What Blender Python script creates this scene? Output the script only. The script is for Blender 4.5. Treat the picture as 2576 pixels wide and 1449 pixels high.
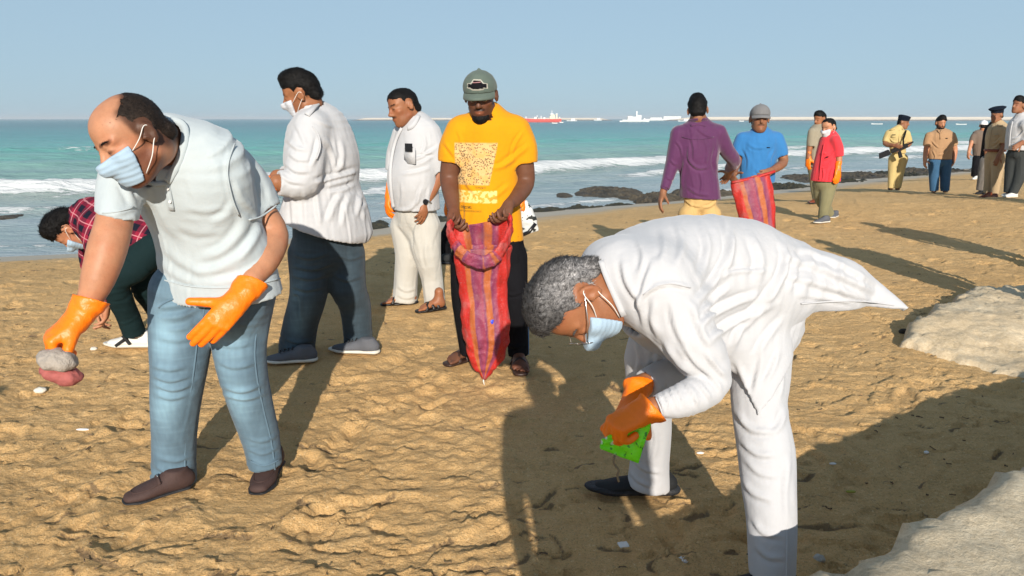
import bpy, math, random
import numpy as np
from mathutils import Vector, Matrix

for _o in list(bpy.data.objects):
    bpy.data.objects.remove(_o)
scene = bpy.context.scene
COL = scene.collection
RNG = np.random.RandomState(7)
random.seed(7)

# ------------------------------------------------------------------ camera, sky, sun, exposure
FPX, PCX, PCY, CAMZ = 1860.0, 1288.0, 724.5, 1.5          # photo measured at 2576 x 1449
PITCH = math.atan((724.5 - 298.5) / FPX)
CP, SP = math.cos(PITCH), math.sin(PITCH)
SUN_EL, SUN_AZ = math.radians(21.0), math.radians(-4.0)   # light travels towards +Y, a little to -X

cam_d = bpy.data.cameras.new("camera")
cam_d.sensor_width = 36.0
cam_d.lens = 36.0 * FPX / 2576.0
cam_d.clip_start, cam_d.clip_end = 0.05, 20000.0
cam = bpy.data.objects.new("camera", cam_d)
cam.location = (0, 0, CAMZ)
cam.rotation_euler = (math.radians(90) - PITCH, 0, 0)
COL.objects.link(cam)
scene.camera = cam

world = bpy.data.worlds.new("World")
scene.world = world
world.use_nodes = True
_n = world.node_tree
_bg = _n.nodes["Background"]
_sky = _n.nodes.new("ShaderNodeTexSky")
_sky.sky_type = 'NISHITA'
_sky.sun_disc = False
_sky.sun_elevation = SUN_EL
_sky.sun_rotation = math.radians(180.0) + SUN_AZ * -1.0
_sky.air_density, _sky.dust_density, _sky.ozone_density = 0.7, 0.6, 3.0
_bg.inputs["Strength"].default_value = 0.10
# the hazy coastal veil: thickest along the horizon all the way round, thinning out towards the zenith
_tc = _n.nodes.new("ShaderNodeTexCoord"); _sx = _n.nodes.new("ShaderNodeSeparateXYZ")
_n.links.new(_tc.outputs["Generated"], _sx.inputs[0])
_mr = _n.nodes.new("ShaderNodeMapRange"); _mr.interpolation_type = 'SMOOTHSTEP'
for _k, _v in (("From Min", 0.02), ("From Max", 0.62), ("To Min", 0.86), ("To Max", 0.42)):
    _mr.inputs[_k].default_value = _v
_n.links.new(_sx.outputs[2], _mr.inputs["Value"])
_mx = _n.nodes.new("ShaderNodeMix"); _mx.data_type = 'RGBA'
_n.links.new(_mr.outputs[0], _mx.inputs[0]); _n.links.new(_sky.outputs[0], _mx.inputs[6])
_mx.inputs[7].default_value = (3.32, 4.65, 5.55, 1)
_n.links.new(_mx.outputs[2], _bg.inputs[0])

sun_d = bpy.data.lights.new("sun", 'SUN')
sun_d.energy = 5.0
sun_d.angle = math.radians(0.5)
sun_d.color = (1.0, 0.915, 0.80)
sun = bpy.data.objects.new("sun", sun_d)
_dir = Vector((math.sin(SUN_AZ) * math.cos(SUN_EL), math.cos(SUN_AZ) * math.cos(SUN_EL), -math.sin(SUN_EL)))
sun.rotation_euler = _dir.to_track_quat('-Z', 'Y').to_euler()
sun.location = (0, -20, 12)
COL.objects.link(sun)

scene.view_settings.view_transform = 'Standard'
scene.view_settings.look = 'None'
scene.view_settings.gamma = 1.0
scene.view_settings.use_curve_mapping = False
scene.view_settings.exposure = 0.28
scene.render.engine = 'CYCLES'
scene.cycles.max_bounces = 6
scene.cycles.transparent_max_bounces = 8

# ------------------------------------------------------------------ pixel <-> place
CAMP = np.array([0, 0, CAMZ])
FWD = np.array([0, CP, -SP])
def ray(px, py):
    x, y = (px - PCX) / FPX, -(py - PCY) / FPX
    return np.array([x, CP + y * SP, -SP + y * CP])
def at(px, py, Y):
    r = ray(px, py)
    return CAMP + r * (Y / r[1])
def at_z(px, py, z):
    r = ray(px, py)
    return CAMP + r * ((z - CAMZ) / r[2])
def mpp(p):                                   # metres per photo pixel at a point
    return float(np.dot(np.asarray(p) - CAMP, FWD)) / FPX
def unit(v):
    v = np.asarray(v, float)
    return v / max(np.linalg.norm(v), 1e-9)

# ------------------------------------------------------------------ noise (vectorised gradient noise)
_perm = np.random.RandomState(3).permutation(256).astype(np.int32)
_perm = np.concatenate([_perm, _perm, _perm])
_grad = np.random.RandomState(5).normal(size=(256, 3))
_grad /= np.linalg.norm(_grad, axis=1)[:, None]
_grad = _grad.astype(np.float32)
def noise3(p):
    p = np.asarray(p, np.float32)
    i = np.floor(p).astype(np.int32)
    f = p - i
    w = f * f * f * (f * (f * 6 - 15) + 10)
    i = i & 255
    out = np.zeros(len(p), np.float32)
    for dx in (0, 1):
        wx = w[:, 0] if dx else 1 - w[:, 0]
        for dy in (0, 1):
            wy = w[:, 1] if dy else 1 - w[:, 1]
            for dz in (0, 1):
                wz = w[:, 2] if dz else 1 - w[:, 2]
                h = _perm[_perm[_perm[(i[:, 0] + dx) & 255] + ((i[:, 1] + dy) & 255)] + ((i[:, 2] + dz) & 255)]
                g = _grad[h]
                out += wx * wy * wz * ((f[:, 0] - dx) * g[:, 0] + (f[:, 1] - dy) * g[:, 1] + (f[:, 2] - dz) * g[:, 2])
    return out
def fbm(p, oct=4, gain=0.5):
    p = np.asarray(p, np.float32)
    s, a, t = 0, 1.0, 0
    for k in range(oct):
        s = s + a * noise3(p * (2.03 ** k) + 17.3 * k)
        a *= gain
    return s
def smooth01(x, a, b):
    t = np.clip((x - a) / (b - a), 0, 1)
    return t * t * (3 - 2 * t)

# ------------------------------------------------------------------ meshes
def new_mesh(name, V, Fc, mats, parent=None, base=None, smooth=True, matidx=None, col=None, attrs=None):
    me = bpy.data.meshes.new(name)
    V = np.asarray(V, np.float32)
    if base is not None:
        V = V - np.asarray(base, np.float32)
    if isinstance(Fc, np.ndarray):
        n, k = Fc.shape
        me.vertices.add(len(V)); me.vertices.foreach_set("co", V.ravel())
        me.loops.add(n * k); me.loops.foreach_set("vertex_index", Fc.astype(np.int32).ravel())
        me.polygons.add(n)
        me.polygons.foreach_set("loop_start", np.arange(0, n * k, k, dtype=np.int32))
        me.update(calc_edges=True)
    else:
        me.from_pydata([tuple(map(float, v)) for v in V], [], [tuple(map(int, f)) for f in Fc])
        me.update()
    me.polygons.foreach_set("use_smooth", np.full(len(me.polygons), smooth, bool))
    for m in (mats if isinstance(mats, (list, tuple)) else [mats]):
        me.materials.append(m)
    if matidx is not None:
        me.polygons.foreach_set("material_index", np.asarray(matidx, np.int32))
    if col is None: col = np.ones((len(V), 3), np.float32)
    if True:
        a = me.attributes.new("col", 'FLOAT_COLOR', 'POINT')
        c = np.ones((len(V), 4), np.float32); c[:, :3] = col
        a.data.foreach_set("color", c.ravel())
    for kname, val in (attrs or {}).items():
        if np.ndim(val) == 1:
            a = me.attributes.new(kname, 'FLOAT', 'POINT'); a.data.foreach_set("value", np.asarray(val, np.float32))
        else:
            a = me.attributes.new(kname, 'FLOAT_VECTOR', 'POINT'); a.data.foreach_set("vector", np.asarray(val, np.float32).ravel())
    o = bpy.data.objects.new(name, me)
    COL.objects.link(o)
    if parent is not None:
        o.parent = parent
    return o

def tag(o, label=None, cat=None, group=None, kind=None):
    if label: o["label"] = label
    if cat: o["category"] = cat
    if group: o["group"] = group
    if kind: o["kind"] = kind
    return o
def empty(name, loc, label, cat, group=None):
    o = bpy.data.objects.new(name, None)
    o.empty_display_size = 0.1
    o.location = tuple(map(float, loc))
    COL.objects.link(o)
    return tag(o, label, cat, group)

class MB:                                     # small hard-surface builder
    def __init__(s): s.V, s.F = [], []
    def add(s, V, F):
        n = len(s.V); s.V += [tuple(v) for v in V]; s.F += [tuple(i + n for i in f) for f in F]
    def box(s, c, size, R=None, taper=1.0):
        c, h = np.array(c, float), np.array(size, float) / 2
        P = []
        for z in (-1, 1):
            t = taper if z > 0 else 1.0
            for x, y in ((-1, -1), (1, -1), (1, 1), (-1, 1)):
                P.append(np.array([x * h[0] * t, y * h[1] * t, z * h[2]]))
        if R is not None: P = [np.asarray(R) @ p for p in P]
        s.add([c + p for p in P], [(3, 2, 1, 0), (4, 5, 6, 7), (0, 1, 5, 4), (1, 2, 6, 5), (2, 3, 7, 6), (3, 0, 4, 7)])
    def tube(s, pts, r, n=8):
        pts = [np.asarray(p, float) for p in pts]
        r = [r] * len(pts) if np.isscalar(r) else r
        V, F = [], []
        u = None
        for i, p in enumerate(pts):
            d = unit(pts[min(i + 1, len(pts) - 1)] - pts[max(i - 1, 0)])
            if u is None: u = unit(np.cross(d, (0.3, 0.2, 1.0) if abs(d[2]) < .9 else (1, 0, 0)))
            u = unit(u - d * np.dot(u, d)); v = np.cross(d, u)
            for k in range(n):
                a = 2 * math.pi * k / n
                V.append(p + r[i] * (math.cos(a) * u + math.sin(a) * v))
        for i in range(len(pts) - 1):
            for k in range(n):
                F.append((i * n + k, i * n + (k + 1) % n, (i + 1) * n + (k + 1) % n, (i + 1) * n + k))
        F.append(tuple(range(n - 1, -1, -1))); F.append(tuple((len(pts) - 1) * n + k for k in range(n)))
        s.add(V, F)
    def build(s, name, mat, parent=None, base=None, smooth=False):
        return new_mesh(name, s.V, s.F, mat, parent, base, smooth)

# ------------------------------------------------------------------ implicit shapes -> one continuous mesh
def catmull(A, sub):
    A = np.asarray(A, float)
    if len(A) < 3 or sub <= 1: return A
    P = np.vstack([2 * A[0] - A[1], A, 2 * A[-1] - A[-2]])
    out = []
    for i in range(1, len(P) - 2):
        p0, p1, p2, p3 = P[i - 1], P[i], P[i + 1], P[i + 2]
        for k in range(sub):
            t = k / sub
            out.append(.5 * ((2 * p1) + (-p0 + p2) * t + (2 * p0 - 5 * p1 + 4 * p2 - p3) * t * t + (-p0 + 3 * p1 - 3 * p2 + p3) * t ** 3))
    out.append(P[-2])
    return np.array(out)

class Field:
    def __init__(s, h):
        s.h, s.items = h, []
    # every item: (kind, data, k, op, cuts)
    def chain(s, pts, r, k=.015, cuts=(), sub=3, op='u'):
        A = np.hstack([np.asarray(pts, float), np.asarray(r, float)[:, None]])
        A = catmull(A, sub); A[:, 3] = np.maximum(A[:, 3], .002)
        s.items.append(('chain', A, k, op, list(cuts)))
    def loft(s, pts, wx, wy, u, k=.02, cuts=(), sub=4, capf=.6, op='u'):
        A = np.hstack([np.asarray(pts, float), np.asarray(wx, float)[:, None], np.asarray(wy, float)[:, None]])
        u = np.asarray(u, float)
        U = np.tile(u, (len(A), 1)) if u.ndim == 1 else u
        A = catmull(np.hstack([A, U]), sub)
        A[:, 3:5] = np.maximum(A[:, 3:5], .003)
        s.items.append(('loft', (A, capf), k, op, list(cuts)))
    def ell(s, c, R, r, k=.012, cuts=(), op='u'):
        s.items.append(('ell', (np.asarray(c, float), np.asarray(R, float), np.asarray(r, float)), k, op, list(cuts)))
    def func(s, f, lo, hi, k=.001, op='u'):
        s.items.append(('func', (f, np.asarray(lo, float), np.asarray(hi, float)), k, op, []))
    def _box(s, it):
        kind, d = it[0], it[1]
        if kind == 'chain':
            return (d[:, :3] - d[:, 3:4]).min(0), (d[:, :3] + d[:, 3:4]).max(0)
        if kind == 'loft':
            A = d[0]; m = A[:, 3:5].max(1)[:, None]
            return (A[:, :3] - m).min(0), (A[:, :3] + m).max(0)
        if kind == 'ell':
            c, R, r = d
            e = np.sqrt(((R * r[None, :]) ** 2).sum(1))
            return c - e, c + e
        return d[1], d[2]
    def grid(s, uncut=False):
        h = s.h
        bx = [s._box(i) for i in s.items if i[3] == 'u']
        lo = np.min([b[0] for b in bx], 0) - 4 * h
        hi = np.max([b[1] for b in bx], 0) + 4 * h
        n = np.ceil((hi - lo) / h).astype(int) + 1
        ax = [(lo[i] + h * np.arange(n[i])).astype(np.float32) for i in range(3)]
        D = np.full(n, 1.0, np.float32)
        def sl_of(a, b, pad):
            i0 = np.maximum(np.floor((a - pad - lo) / h).astype(int), 0)
            i1 = np.minimum(np.ceil((b + pad - lo) / h).astype(int) + 1, n)
            return i0, i1
        for it in s.items:
            kind, d, k, op, cuts = it
            a, b = s._box(it)
            pad = max(k, 3 * h) + h
            i0, i1 = sl_of(a, b, pad)
            if (i1 <= i0).any(): continue
            S = tuple(slice(i0[j], i1[j]) for j in range(3))
            X, Y, Z = ax[0][S[0]][:, None, None], ax[1][S[1]][None, :, None], ax[2][S[2]][None, None, :]
            if kind == 'ell':
                c, R, r = d
                x, y, z = X - np.float32(c[0]), Y - np.float32(c[1]), Z - np.float32(c[2])
                q = [(x * np.float32(R[0, j]) + y * np.float32(R[1, j]) + z * np.float32(R[2, j])) / np.float32(r[j]) for j in range(3)]
                k0 = np.sqrt(q[0] ** 2 + q[1] ** 2 + q[2] ** 2)
                k1 = np.sqrt((q[0] / r[0]) ** 2 + (q[1] / r[1]) ** 2 + (q[2] / r[2]) ** 2)
                T = k0 * (k0 - 1) / np.maximum(k1, 1e-6)
            elif kind == 'func':
                T = d[0](X, Y, Z).astype(np.float32)
            else:
                T = np.full(tuple(i1 - i0), 1.0, np.float32)
                A = d if kind == 'chain' else d[0]
                for i in range(len(A) - 1):
                    p, q = A[i, :3], A[i + 1, :3]
                    rm = A[i:i + 2, 3].max() if kind == 'chain' else A[i:i + 2, 3:5].max()
                    j0, j1 = sl_of(np.minimum(p, q) - rm, np.maximum(p, q) + rm, pad)
                    j0, j1 = np.maximum(j0, i0), np.minimum(j1, i1)
                    if (j1 <= j0).any(): continue
                    s2 = tuple(slice(j0[j] - i0[j], j1[j] - i0[j]) for j in range(3))
                    x = (ax[0][j0[0]:j1[0]] - np.float32(p[0]))[:, None, None]
                    y = (ax[1][j0[1]:j1[1]] - np.float32(p[1]))[None, :, None]
                    z = (ax[2][j0[2]:j1[2]] - np.float32(p[2]))[None, None, :]
                    ba = q - p; L2 = float(ba @ ba)
                    if L2 < 1e-10: continue
                    t = np.clip((x * np.float32(ba[0]) + y * np.float32(ba[1]) + z * np.float32(ba[2])) / np.float32(L2), 0, 1)
                    dx, dy, dz = x - t * np.float32(ba[0]), y - t * np.float32(ba[1]), z - t * np.float32(ba[2])
                    if kind == 'chain':
                        r0, r1 = A[i, 3], A[i + 1, 3]
                        v = np.sqrt(dx * dx + dy * dy + dz * dz) - (r0 + t * np.float32(r1 - r0))
                    else:
                        nn = ba / math.sqrt(L2)
                        u = .5 * (A[i, 5:8] + A[i + 1, 5:8]); u = unit(u - nn * (u @ nn)); w = np.cross(nn, u)
                        wx = A[i, 3] + t * np.float32(A[i + 1, 3] - A[i, 3])
                        wy = A[i, 4] + t * np.float32(A[i + 1, 4] - A[i, 4])
                        wz = np.minimum(wx, wy) * np.float32(d[1])
                        e = [(dx * np.float32(b_[0]) + dy * np.float32(b_[1]) + dz * np.float32(b_[2])) for b_ in (u, w, nn)]
                        e0, e1, e2 = e[0] / wx, e[1] / wy, e[2] / wz
                        k0 = np.sqrt(e0 * e0 + e1 * e1 + e2 * e2)
                        k1 = np.sqrt((e0 / wx) ** 2 + (e1 / wy) ** 2 + (e2 / wz) ** 2)
                        v = k0 * (k0 - 1) / np.maximum(k1, 1e-5)
                    np.minimum(T[s2], v, out=T[s2])
            if not uncut:
                for (cp, cn) in cuts:
                    cn = unit(cn)
                    T = np.maximum(T, (X - np.float32(cp[0])) * np.float32(cn[0]) + (Y - np.float32(cp[1])) * np.float32(cn[1]) + (Z - np.float32(cp[2])) * np.float32(cn[2]))
            a_ = D[S]
            if op == 'u':
                hh = np.maximum(k - np.abs(a_ - T), 0)
                D[S] = np.minimum(a_, T) - hh * hh / (4 * k)
            elif op == 's':
                if uncut: continue
                hh = np.maximum(k - np.abs(a_ + T), 0)
                D[S] = np.maximum(a_, -T) + hh * hh / (4 * k)
            elif op == 'S':                    # subtract, also from the uncut field
                D[S] = np.maximum(a_, -T)
        return D, lo
    def mesh(s, thick=None, smooth_it=1, gcuts=()):
        D, lo = s.grid()
        G = D
        if thick:                              # hollow only near the openings (hems, cuffs)
            U, _ = s.grid(uncut=True)
            n = np.array(D.shape); W = np.full(D.shape, 1.0, np.float32)
            ax = [(lo[i] + s.h * np.arange(n[i])).astype(np.float32) for i in range(3)]
            for it in s.items:
                if it[3] != 'u' or not it[4]: continue
                a, b = s._box(it)
                i0 = np.maximum(np.floor((a - .03 - lo) / s.h).astype(int), 0); i1 = np.minimum(np.ceil((b + .03 - lo) / s.h).astype(int) + 1, n)
                S = tuple(slice(i0[j], i1[j]) for j in range(3))
                for cp, cn in it[4]:
                    cn = unit(cn)
                    W[S] = np.minimum(W[S], -((ax[0][S[0]] - np.float32(cp[0]))[:, None, None] * np.float32(cn[0]) + (ax[1][S[1]] - np.float32(cp[1]))[None, :, None] * np.float32(cn[1]) + (ax[2][S[2]] - np.float32(cp[2]))[None, None, :] * np.float32(cn[2])))
            D = np.maximum(D, -np.maximum(U + thick, W - .07))
            G = U
        h = s.h
        if gcuts:
            ax = [(lo[i] + h * np.arange(D.shape[i])).astype(np.float32) for i in range(3)]
            for (cp, cn) in gcuts:
                cn = unit(cn)
                D = np.maximum(D, (ax[0] - cp[0])[:, None, None] * np.float32(cn[0]) + (ax[1] - cp[1])[None, :, None] * np.float32(cn[1]) + (ax[2] - cp[2])[None, None, :] * np.float32(cn[2]))
        V, Fq = surface_nets(D)
        if smooth_it: V = relax(V, Fq, smooth_it)
        # outward direction from the smooth (uncut) field
        iv = np.clip(np.rint(V).astype(int), 1, np.array(D.shape) - 2)
        g = np.stack([G[iv[:, 0] + 1, iv[:, 1], iv[:, 2]] - G[iv[:, 0] - 1, iv[:, 1], iv[:, 2]],
                      G[iv[:, 0], iv[:, 1] + 1, iv[:, 2]] - G[iv[:, 0], iv[:, 1] - 1, iv[:, 2]],
                      G[iv[:, 0], iv[:, 1], iv[:, 2] + 1] - G[iv[:, 0], iv[:, 1], iv[:, 2] - 1]], 1)
        g /= np.maximum(np.linalg.norm(g, axis=1), 1e-6)[:, None]
        f0 = np.clip(np.floor(V).astype(int), 0, np.array(D.shape) - 2); fr = V - f0
        tri = np.zeros(len(V), np.float32)
        for dx in (0, 1):
            for dy in (0, 1):
                for dz in (0, 1):
                    tri += np.abs(1 - dx - fr[:, 0]) * np.abs(1 - dy - fr[:, 1]) * np.abs(1 - dz - fr[:, 2]) * G[f0[:, 0] + dx, f0[:, 1] + dy, f0[:, 2] + dz]
        s.inner = tri < -(thick or 1) * .6
        return V * h + lo, Fq, g

def surface_nets(D):
    ins = D < 0
    nx, ny, nz = D.shape
    c = [ins[i:nx - 1 + i, j:ny - 1 + j, k:nz - 1 + k] for i in (0, 1) for j in (0, 1) for k in (0, 1)]
    any_, all_ = c[0].copy(), c[0].copy()
    for q in c[1:]:
        any_ |= q; all_ &= q
    act = np.argwhere(any_ & ~all_)
    idx = np.full((nx - 1, ny - 1, nz - 1), -1, np.int32)
    idx[act[:, 0], act[:, 1], act[:, 2]] = np.arange(len(act))
    offs = np.array([(i, j, k) for i in (0, 1) for j in (0, 1) for k in (0, 1)])
    val = np.stack([D[act[:, 0] + o[0], act[:, 1] + o[1], act[:, 2] + o[2]] for o in offs], 1)
    pos = np.zeros((len(act), 3), np.float32); cnt = np.zeros(len(act), np.float32)
    for a in range(8):
        for b in range(a + 1, 8):
            if np.abs(offs[a] - offs[b]).sum() != 1: continue
            va, vb = val[:, a], val[:, b]
            m = (va < 0) != (vb < 0)
            t = np.where(m, va / np.where(m, va - vb, 1), 0)
            pos += m[:, None] * (offs[a] + t[:, None] * (offs[b] - offs[a])); cnt += m
    V = act + pos / cnt[:, None]
    Fs = []
    for axis in range(3):
        a = np.moveaxis(ins, axis, 0)
        ch = np.argwhere(a[:-1] != a[1:])
        fl = a[:-1][ch[:, 0], ch[:, 1], ch[:, 2]]
        I = np.moveaxis(idx, axis, 0)
        ok = (ch[:, 1] > 0) & (ch[:, 2] > 0) & (ch[:, 1] < I.shape[1]) & (ch[:, 2] < I.shape[2])
        ch, fl = ch[ok], fl[ok]
        q = np.stack([I[ch[:, 0], ch[:, 1] - 1, ch[:, 2] - 1], I[ch[:, 0], ch[:, 1], ch[:, 2] - 1],
                      I[ch[:, 0], ch[:, 1], ch[:, 2]], I[ch[:, 0], ch[:, 1] - 1, ch[:, 2]]], 1)
        flip = ~fl if axis != 1 else fl
        q[flip] = q[flip][:, ::-1]
        Fs.append(q)
    return V.astype(np.float32), np.concatenate(Fs)

def relax(V, Fq, it):
    e = np.concatenate([Fq[:, [0, 1]], Fq[:, [1, 2]], Fq[:, [2, 3]], Fq[:, [3, 0]]])
    e = np.concatenate([e, e[:, ::-1]])
    n = len(V)
    deg = np.maximum(np.bincount(e[:, 0], minlength=n), 1)
    for _ in range(it):
        S = np.stack([np.bincount(e[:, 0], weights=V[e[:, 1], j], minlength=n) for j in range(3)], 1) / deg[:, None]
        V = (.5 * V + .5 * S).astype(np.float32)
    return V

FOLD_GAIN = 0.85
def folds(V, bones, seed=0):
    """soft cloth relief: bones = [(a, b, radius, amp, f_along, f_cross, ridge)], blended by distance"""
    tot = np.zeros(len(V)); ws = np.zeros(len(V)) + 1e-9
    for bi, (a, b, r, amp, fa, fc, ridge) in enumerate(bones):
        a, b = np.asarray(a, float), np.asarray(b, float)
        fa, fc = (fa * .38, fc) if fa <= fc else (fa, fc * .55)      # long folds, not dents
        ba = b - a; L = np.linalg.norm(ba) + 1e-6; n = ba / L
        t = np.clip(((V - a) @ n) / L, 0, 1)
        d = np.linalg.norm(V - (a + t[:, None] * ba), axis=1) / r
        w = np.exp(-np.clip(d - .6, 0, 5) * 3.0)
        al = (V - a) @ n
        q = (V - a) - al[:, None] * n
        # slanting drag lines: shear the along-axis by the cross position
        P = q * fc + n * (al * fa)[:, None] + np.array([1, 1, 1]) * (seed * 3.7 + bi * 11.1)
        P = P + .28 * np.stack([noise3(P * .6 + 5), noise3(P * .6 + 25), noise3(P * .6 + 45)], 1)
        v = noise3(P)
        n1 = noise3(P * 1.25 + 9.1); n2 = noise3(P * 2.3 + 31.7)
        # overlapping drapery folds: a ridge on one side of the line, a groove on the other
        msk = .25 + .75 * smooth01(noise3(P * .55 + 77), -.18, .18)
        f1 = 2.0 * (n1 / .11) * np.exp(-(n1 / .13) ** 2) + .9 * np.exp(-(n1 / .07) ** 2)
        f2 = 2.0 * (n2 / .12) * np.exp(-(n2 / .14) ** 2)
        f = (1 - ridge) * v * .9 + ridge * msk * (.95 * f1 + .30 * f2)
        tot += w * f * amp; ws += w
    return (FOLD_GAIN * tot / ws).astype(np.float32)

def to_px(V):
    q = np.asarray(V, float) - CAMP
    zc = q @ FWD
    return np.stack([PCX + FPX * q[:, 0] / zc, PCY - FPX * (q[:, 1] * SP + q[:, 2] * CP) / zc], 1), zc
def fold_strokes(V, g, strokes):
    """single folds measured on the photograph: [(points px, width px, height m)], a ridge with a groove on its right"""
    S, zc = to_px(V)
    fac = smooth01(-(g @ FWD), -.15, .25)
    out = np.zeros(len(V))
    for pts, w, amp in strokes:
        C = catmull(np.array(pts, float), 5)
        m = (S[:, 0] > C[:, 0].min() - 4 * w) & (S[:, 0] < C[:, 0].max() + 4 * w) & (S[:, 1] > C[:, 1].min() - 4 * w) & (S[:, 1] < C[:, 1].max() + 4 * w)
        id_ = np.where(m & (fac > 0))[0]
        if not len(id_): continue
        q = S[id_]
        best = np.full(len(q), 1e9); sg = np.zeros(len(q)); tt = np.zeros(len(q))
        n = len(C) - 1
        for i in range(n):
            a, b = C[i], C[i + 1]; ba = b - a; L2 = ba @ ba + 1e-9
            t = np.clip(((q - a) @ ba) / L2, 0, 1)
            d = q - (a + t[:, None] * ba); dd = np.hypot(d[:, 0], d[:, 1])
            k = dd < best
            best[k] = dd[k]; sg[k] = np.sign(ba[0] * d[k, 1] - ba[1] * d[k, 0]) * dd[k]; tt[k] = (i + t[k]) / n
        x = sg / w
        tap = np.clip(np.minimum(tt, 1 - tt) * 4, 0.05, 1) ** .7
        out[id_] += amp * tap * fac[id_] * (np.exp(-x * x) - .85 * np.exp(-((x - 1.35) / .8) ** 2) - .15 * np.exp(-((x + 1.8) / 1.2) ** 2))
    return out * STROKE_GAIN
STROKE_GAIN = .78

# ------------------------------------------------------------------ materials
def nodes(name):
    m = bpy.data.materials.new(name); m.use_nodes = True
    nt = m.node_tree
    return m, nt, nt.nodes["Principled BSDF"]
def N(nt, t, **kw):
    n = nt.nodes.new(t)
    for k, v in kw.items():
        if k in n.inputs: n.inputs[k].default_value = v
        else: setattr(n, k, v)
    return n
def ramp_out(nt, v, a, b):
    n = nt.nodes.new("ShaderNodeMapRange"); n.interpolation_type = 'SMOOTHSTEP'
    n.inputs["From Min"].default_value = a; n.inputs["From Max"].default_value = b
    nt.links.new(v, n.inputs["Value"])
    return n.outputs[0]
def ramp(nt, stops):
    r = nt.nodes.new("ShaderNodeValToRGB")
    e = r.color_ramp.elements
    while len(e) < len(stops): e.new(.5)
    for i, (p, c) in enumerate(stops):
        e[i].position = p; e[i].color = (*c, 1) if len(c) == 3 else c
    return r
def mixc(nt, fac, a, b, mode='MIX'):
    n = nt.nodes.new("ShaderNodeMix"); n.data_type = 'RGBA'; n.blend_type = mode
    for s, v in ((0, fac), (6, a), (7, b)):
        if hasattr(v, 'is_linked'): nt.links.new(v, n.inputs[s])
        else: n.inputs[s].default_value = v if np.isscalar(v) else (*v[:3], 1)
    return n.outputs[2]
def math_(nt, op, a, b=0.0, c=0.0):
    n = nt.nodes.new("ShaderNodeMath"); n.operation = op
    for i, v in enumerate((a, b, c)):
        if hasattr(v, 'is_linked'): nt.links.new(v, n.inputs[i])
        else: n.inputs[i].default_value = v
    return n.outputs[0]
def set_in(nt, b, k, v):
    if hasattr(v, 'is_linked'): nt.links.new(v, b.inputs[k])
    else: b.inputs[k].default_value = v
def bump(nt, b, hsock, strength=.3, dist=.01, prev=None):
    n = nt.nodes.new("ShaderNodeBump"); n.inputs["Strength"].default_value = strength; n.inputs["Distance"].default_value = dist
    nt.links.new(hsock, n.inputs["Height"])
    if prev is not None: nt.links.new(prev, n.inputs["Normal"])
    nt.links.new(n.outputs[0], b.inputs["Normal"])
    return n.outputs[0]
def tex(nt, scale, detail=4, rough=.55, vec=None, dim='3D'):
    n = nt.nodes.new("ShaderNodeTexNoise"); n.inputs["Scale"].default_value = scale
    n.inputs["Detail"].default_value = detail; n.inputs["Roughness"].default_value = rough
    if vec is not None: nt.links.new(vec, n.inputs["Vector"])
    return n.outputs["Fac"]
def coords(nt):
    return nt.nodes.new("ShaderNodeTexCoord").outputs["Object"]
def attr(nt, name, out="Color"):
    n = nt.nodes.new("ShaderNodeAttribute"); n.attribute_name = name
    return n.outputs[out]

def fabric(name, c, rough=.85, var=.12, weave=900, bumpy=.25, sheen=.15, use_col=False, crease=.25, trans=0.0):
    m, nt, b = nodes(name)
    co = coords(nt)
    n1 = tex(nt, 9, 4, .6, co)
    f = math_(nt, 'MULTIPLY_ADD', n1, 2 * var, 1 - var)
    base = mixc(nt, 1.0, c, (1, 1, 1), 'MIX')
    comb = nt.nodes.new("ShaderNodeCombineColor")
    for i in range(3): nt.links.new(f, comb.inputs[i])
    col = mixc(nt, 1.0, tuple(c), comb.outputs[0], 'MULTIPLY')
    if use_col: col = mixc(nt, 1.0, col, attr(nt, "col"), 'MULTIPLY')
    nt.links.new(col, b.inputs["Base Color"])
    b.inputs["Roughness"].default_value = rough
    dark = max(c) < .06
    b.inputs["Sheen Weight"].default_value = 0.0 if dark else sheen
    b.inputs["Specular IOR Level"].default_value = .08 if dark else .25
    mp = nt.nodes.new("ShaderNodeMapping"); mp.inputs["Scale"].default_value = (1.0, 1.0, .55); mp.inputs["Rotation"].default_value = (.3, .5, .2)
    nt.links.new(co, mp.inputs[0])
    rn = nt.nodes.new("ShaderNodeTexNoise"); rn.noise_type = 'RIDGED_MULTIFRACTAL'
    rn.inputs["Scale"].default_value = 7; rn.inputs["Detail"].default_value = 4; rn.inputs["Roughness"].default_value = .45; rn.inputs["Distortion"].default_value = .6
    nt.links.new(mp.outputs[0], rn.inputs["Vector"])
    p = bump(nt, b, rn.outputs["Fac"], crease * 1.6, .018)
    p = bump(nt, b, tex(nt, 38, 3, .6, co), crease * .8, .010, p)
    w = tex(nt, weave, 2, .5, co)
    bump(nt, b, w, bumpy, .0015, p)
    if trans > 0: b.inputs["Subsurface Weight"].default_value = trans; b.inputs["Subsurface Radius"].default_value = (.01, .01, .01)
    return m
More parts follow.
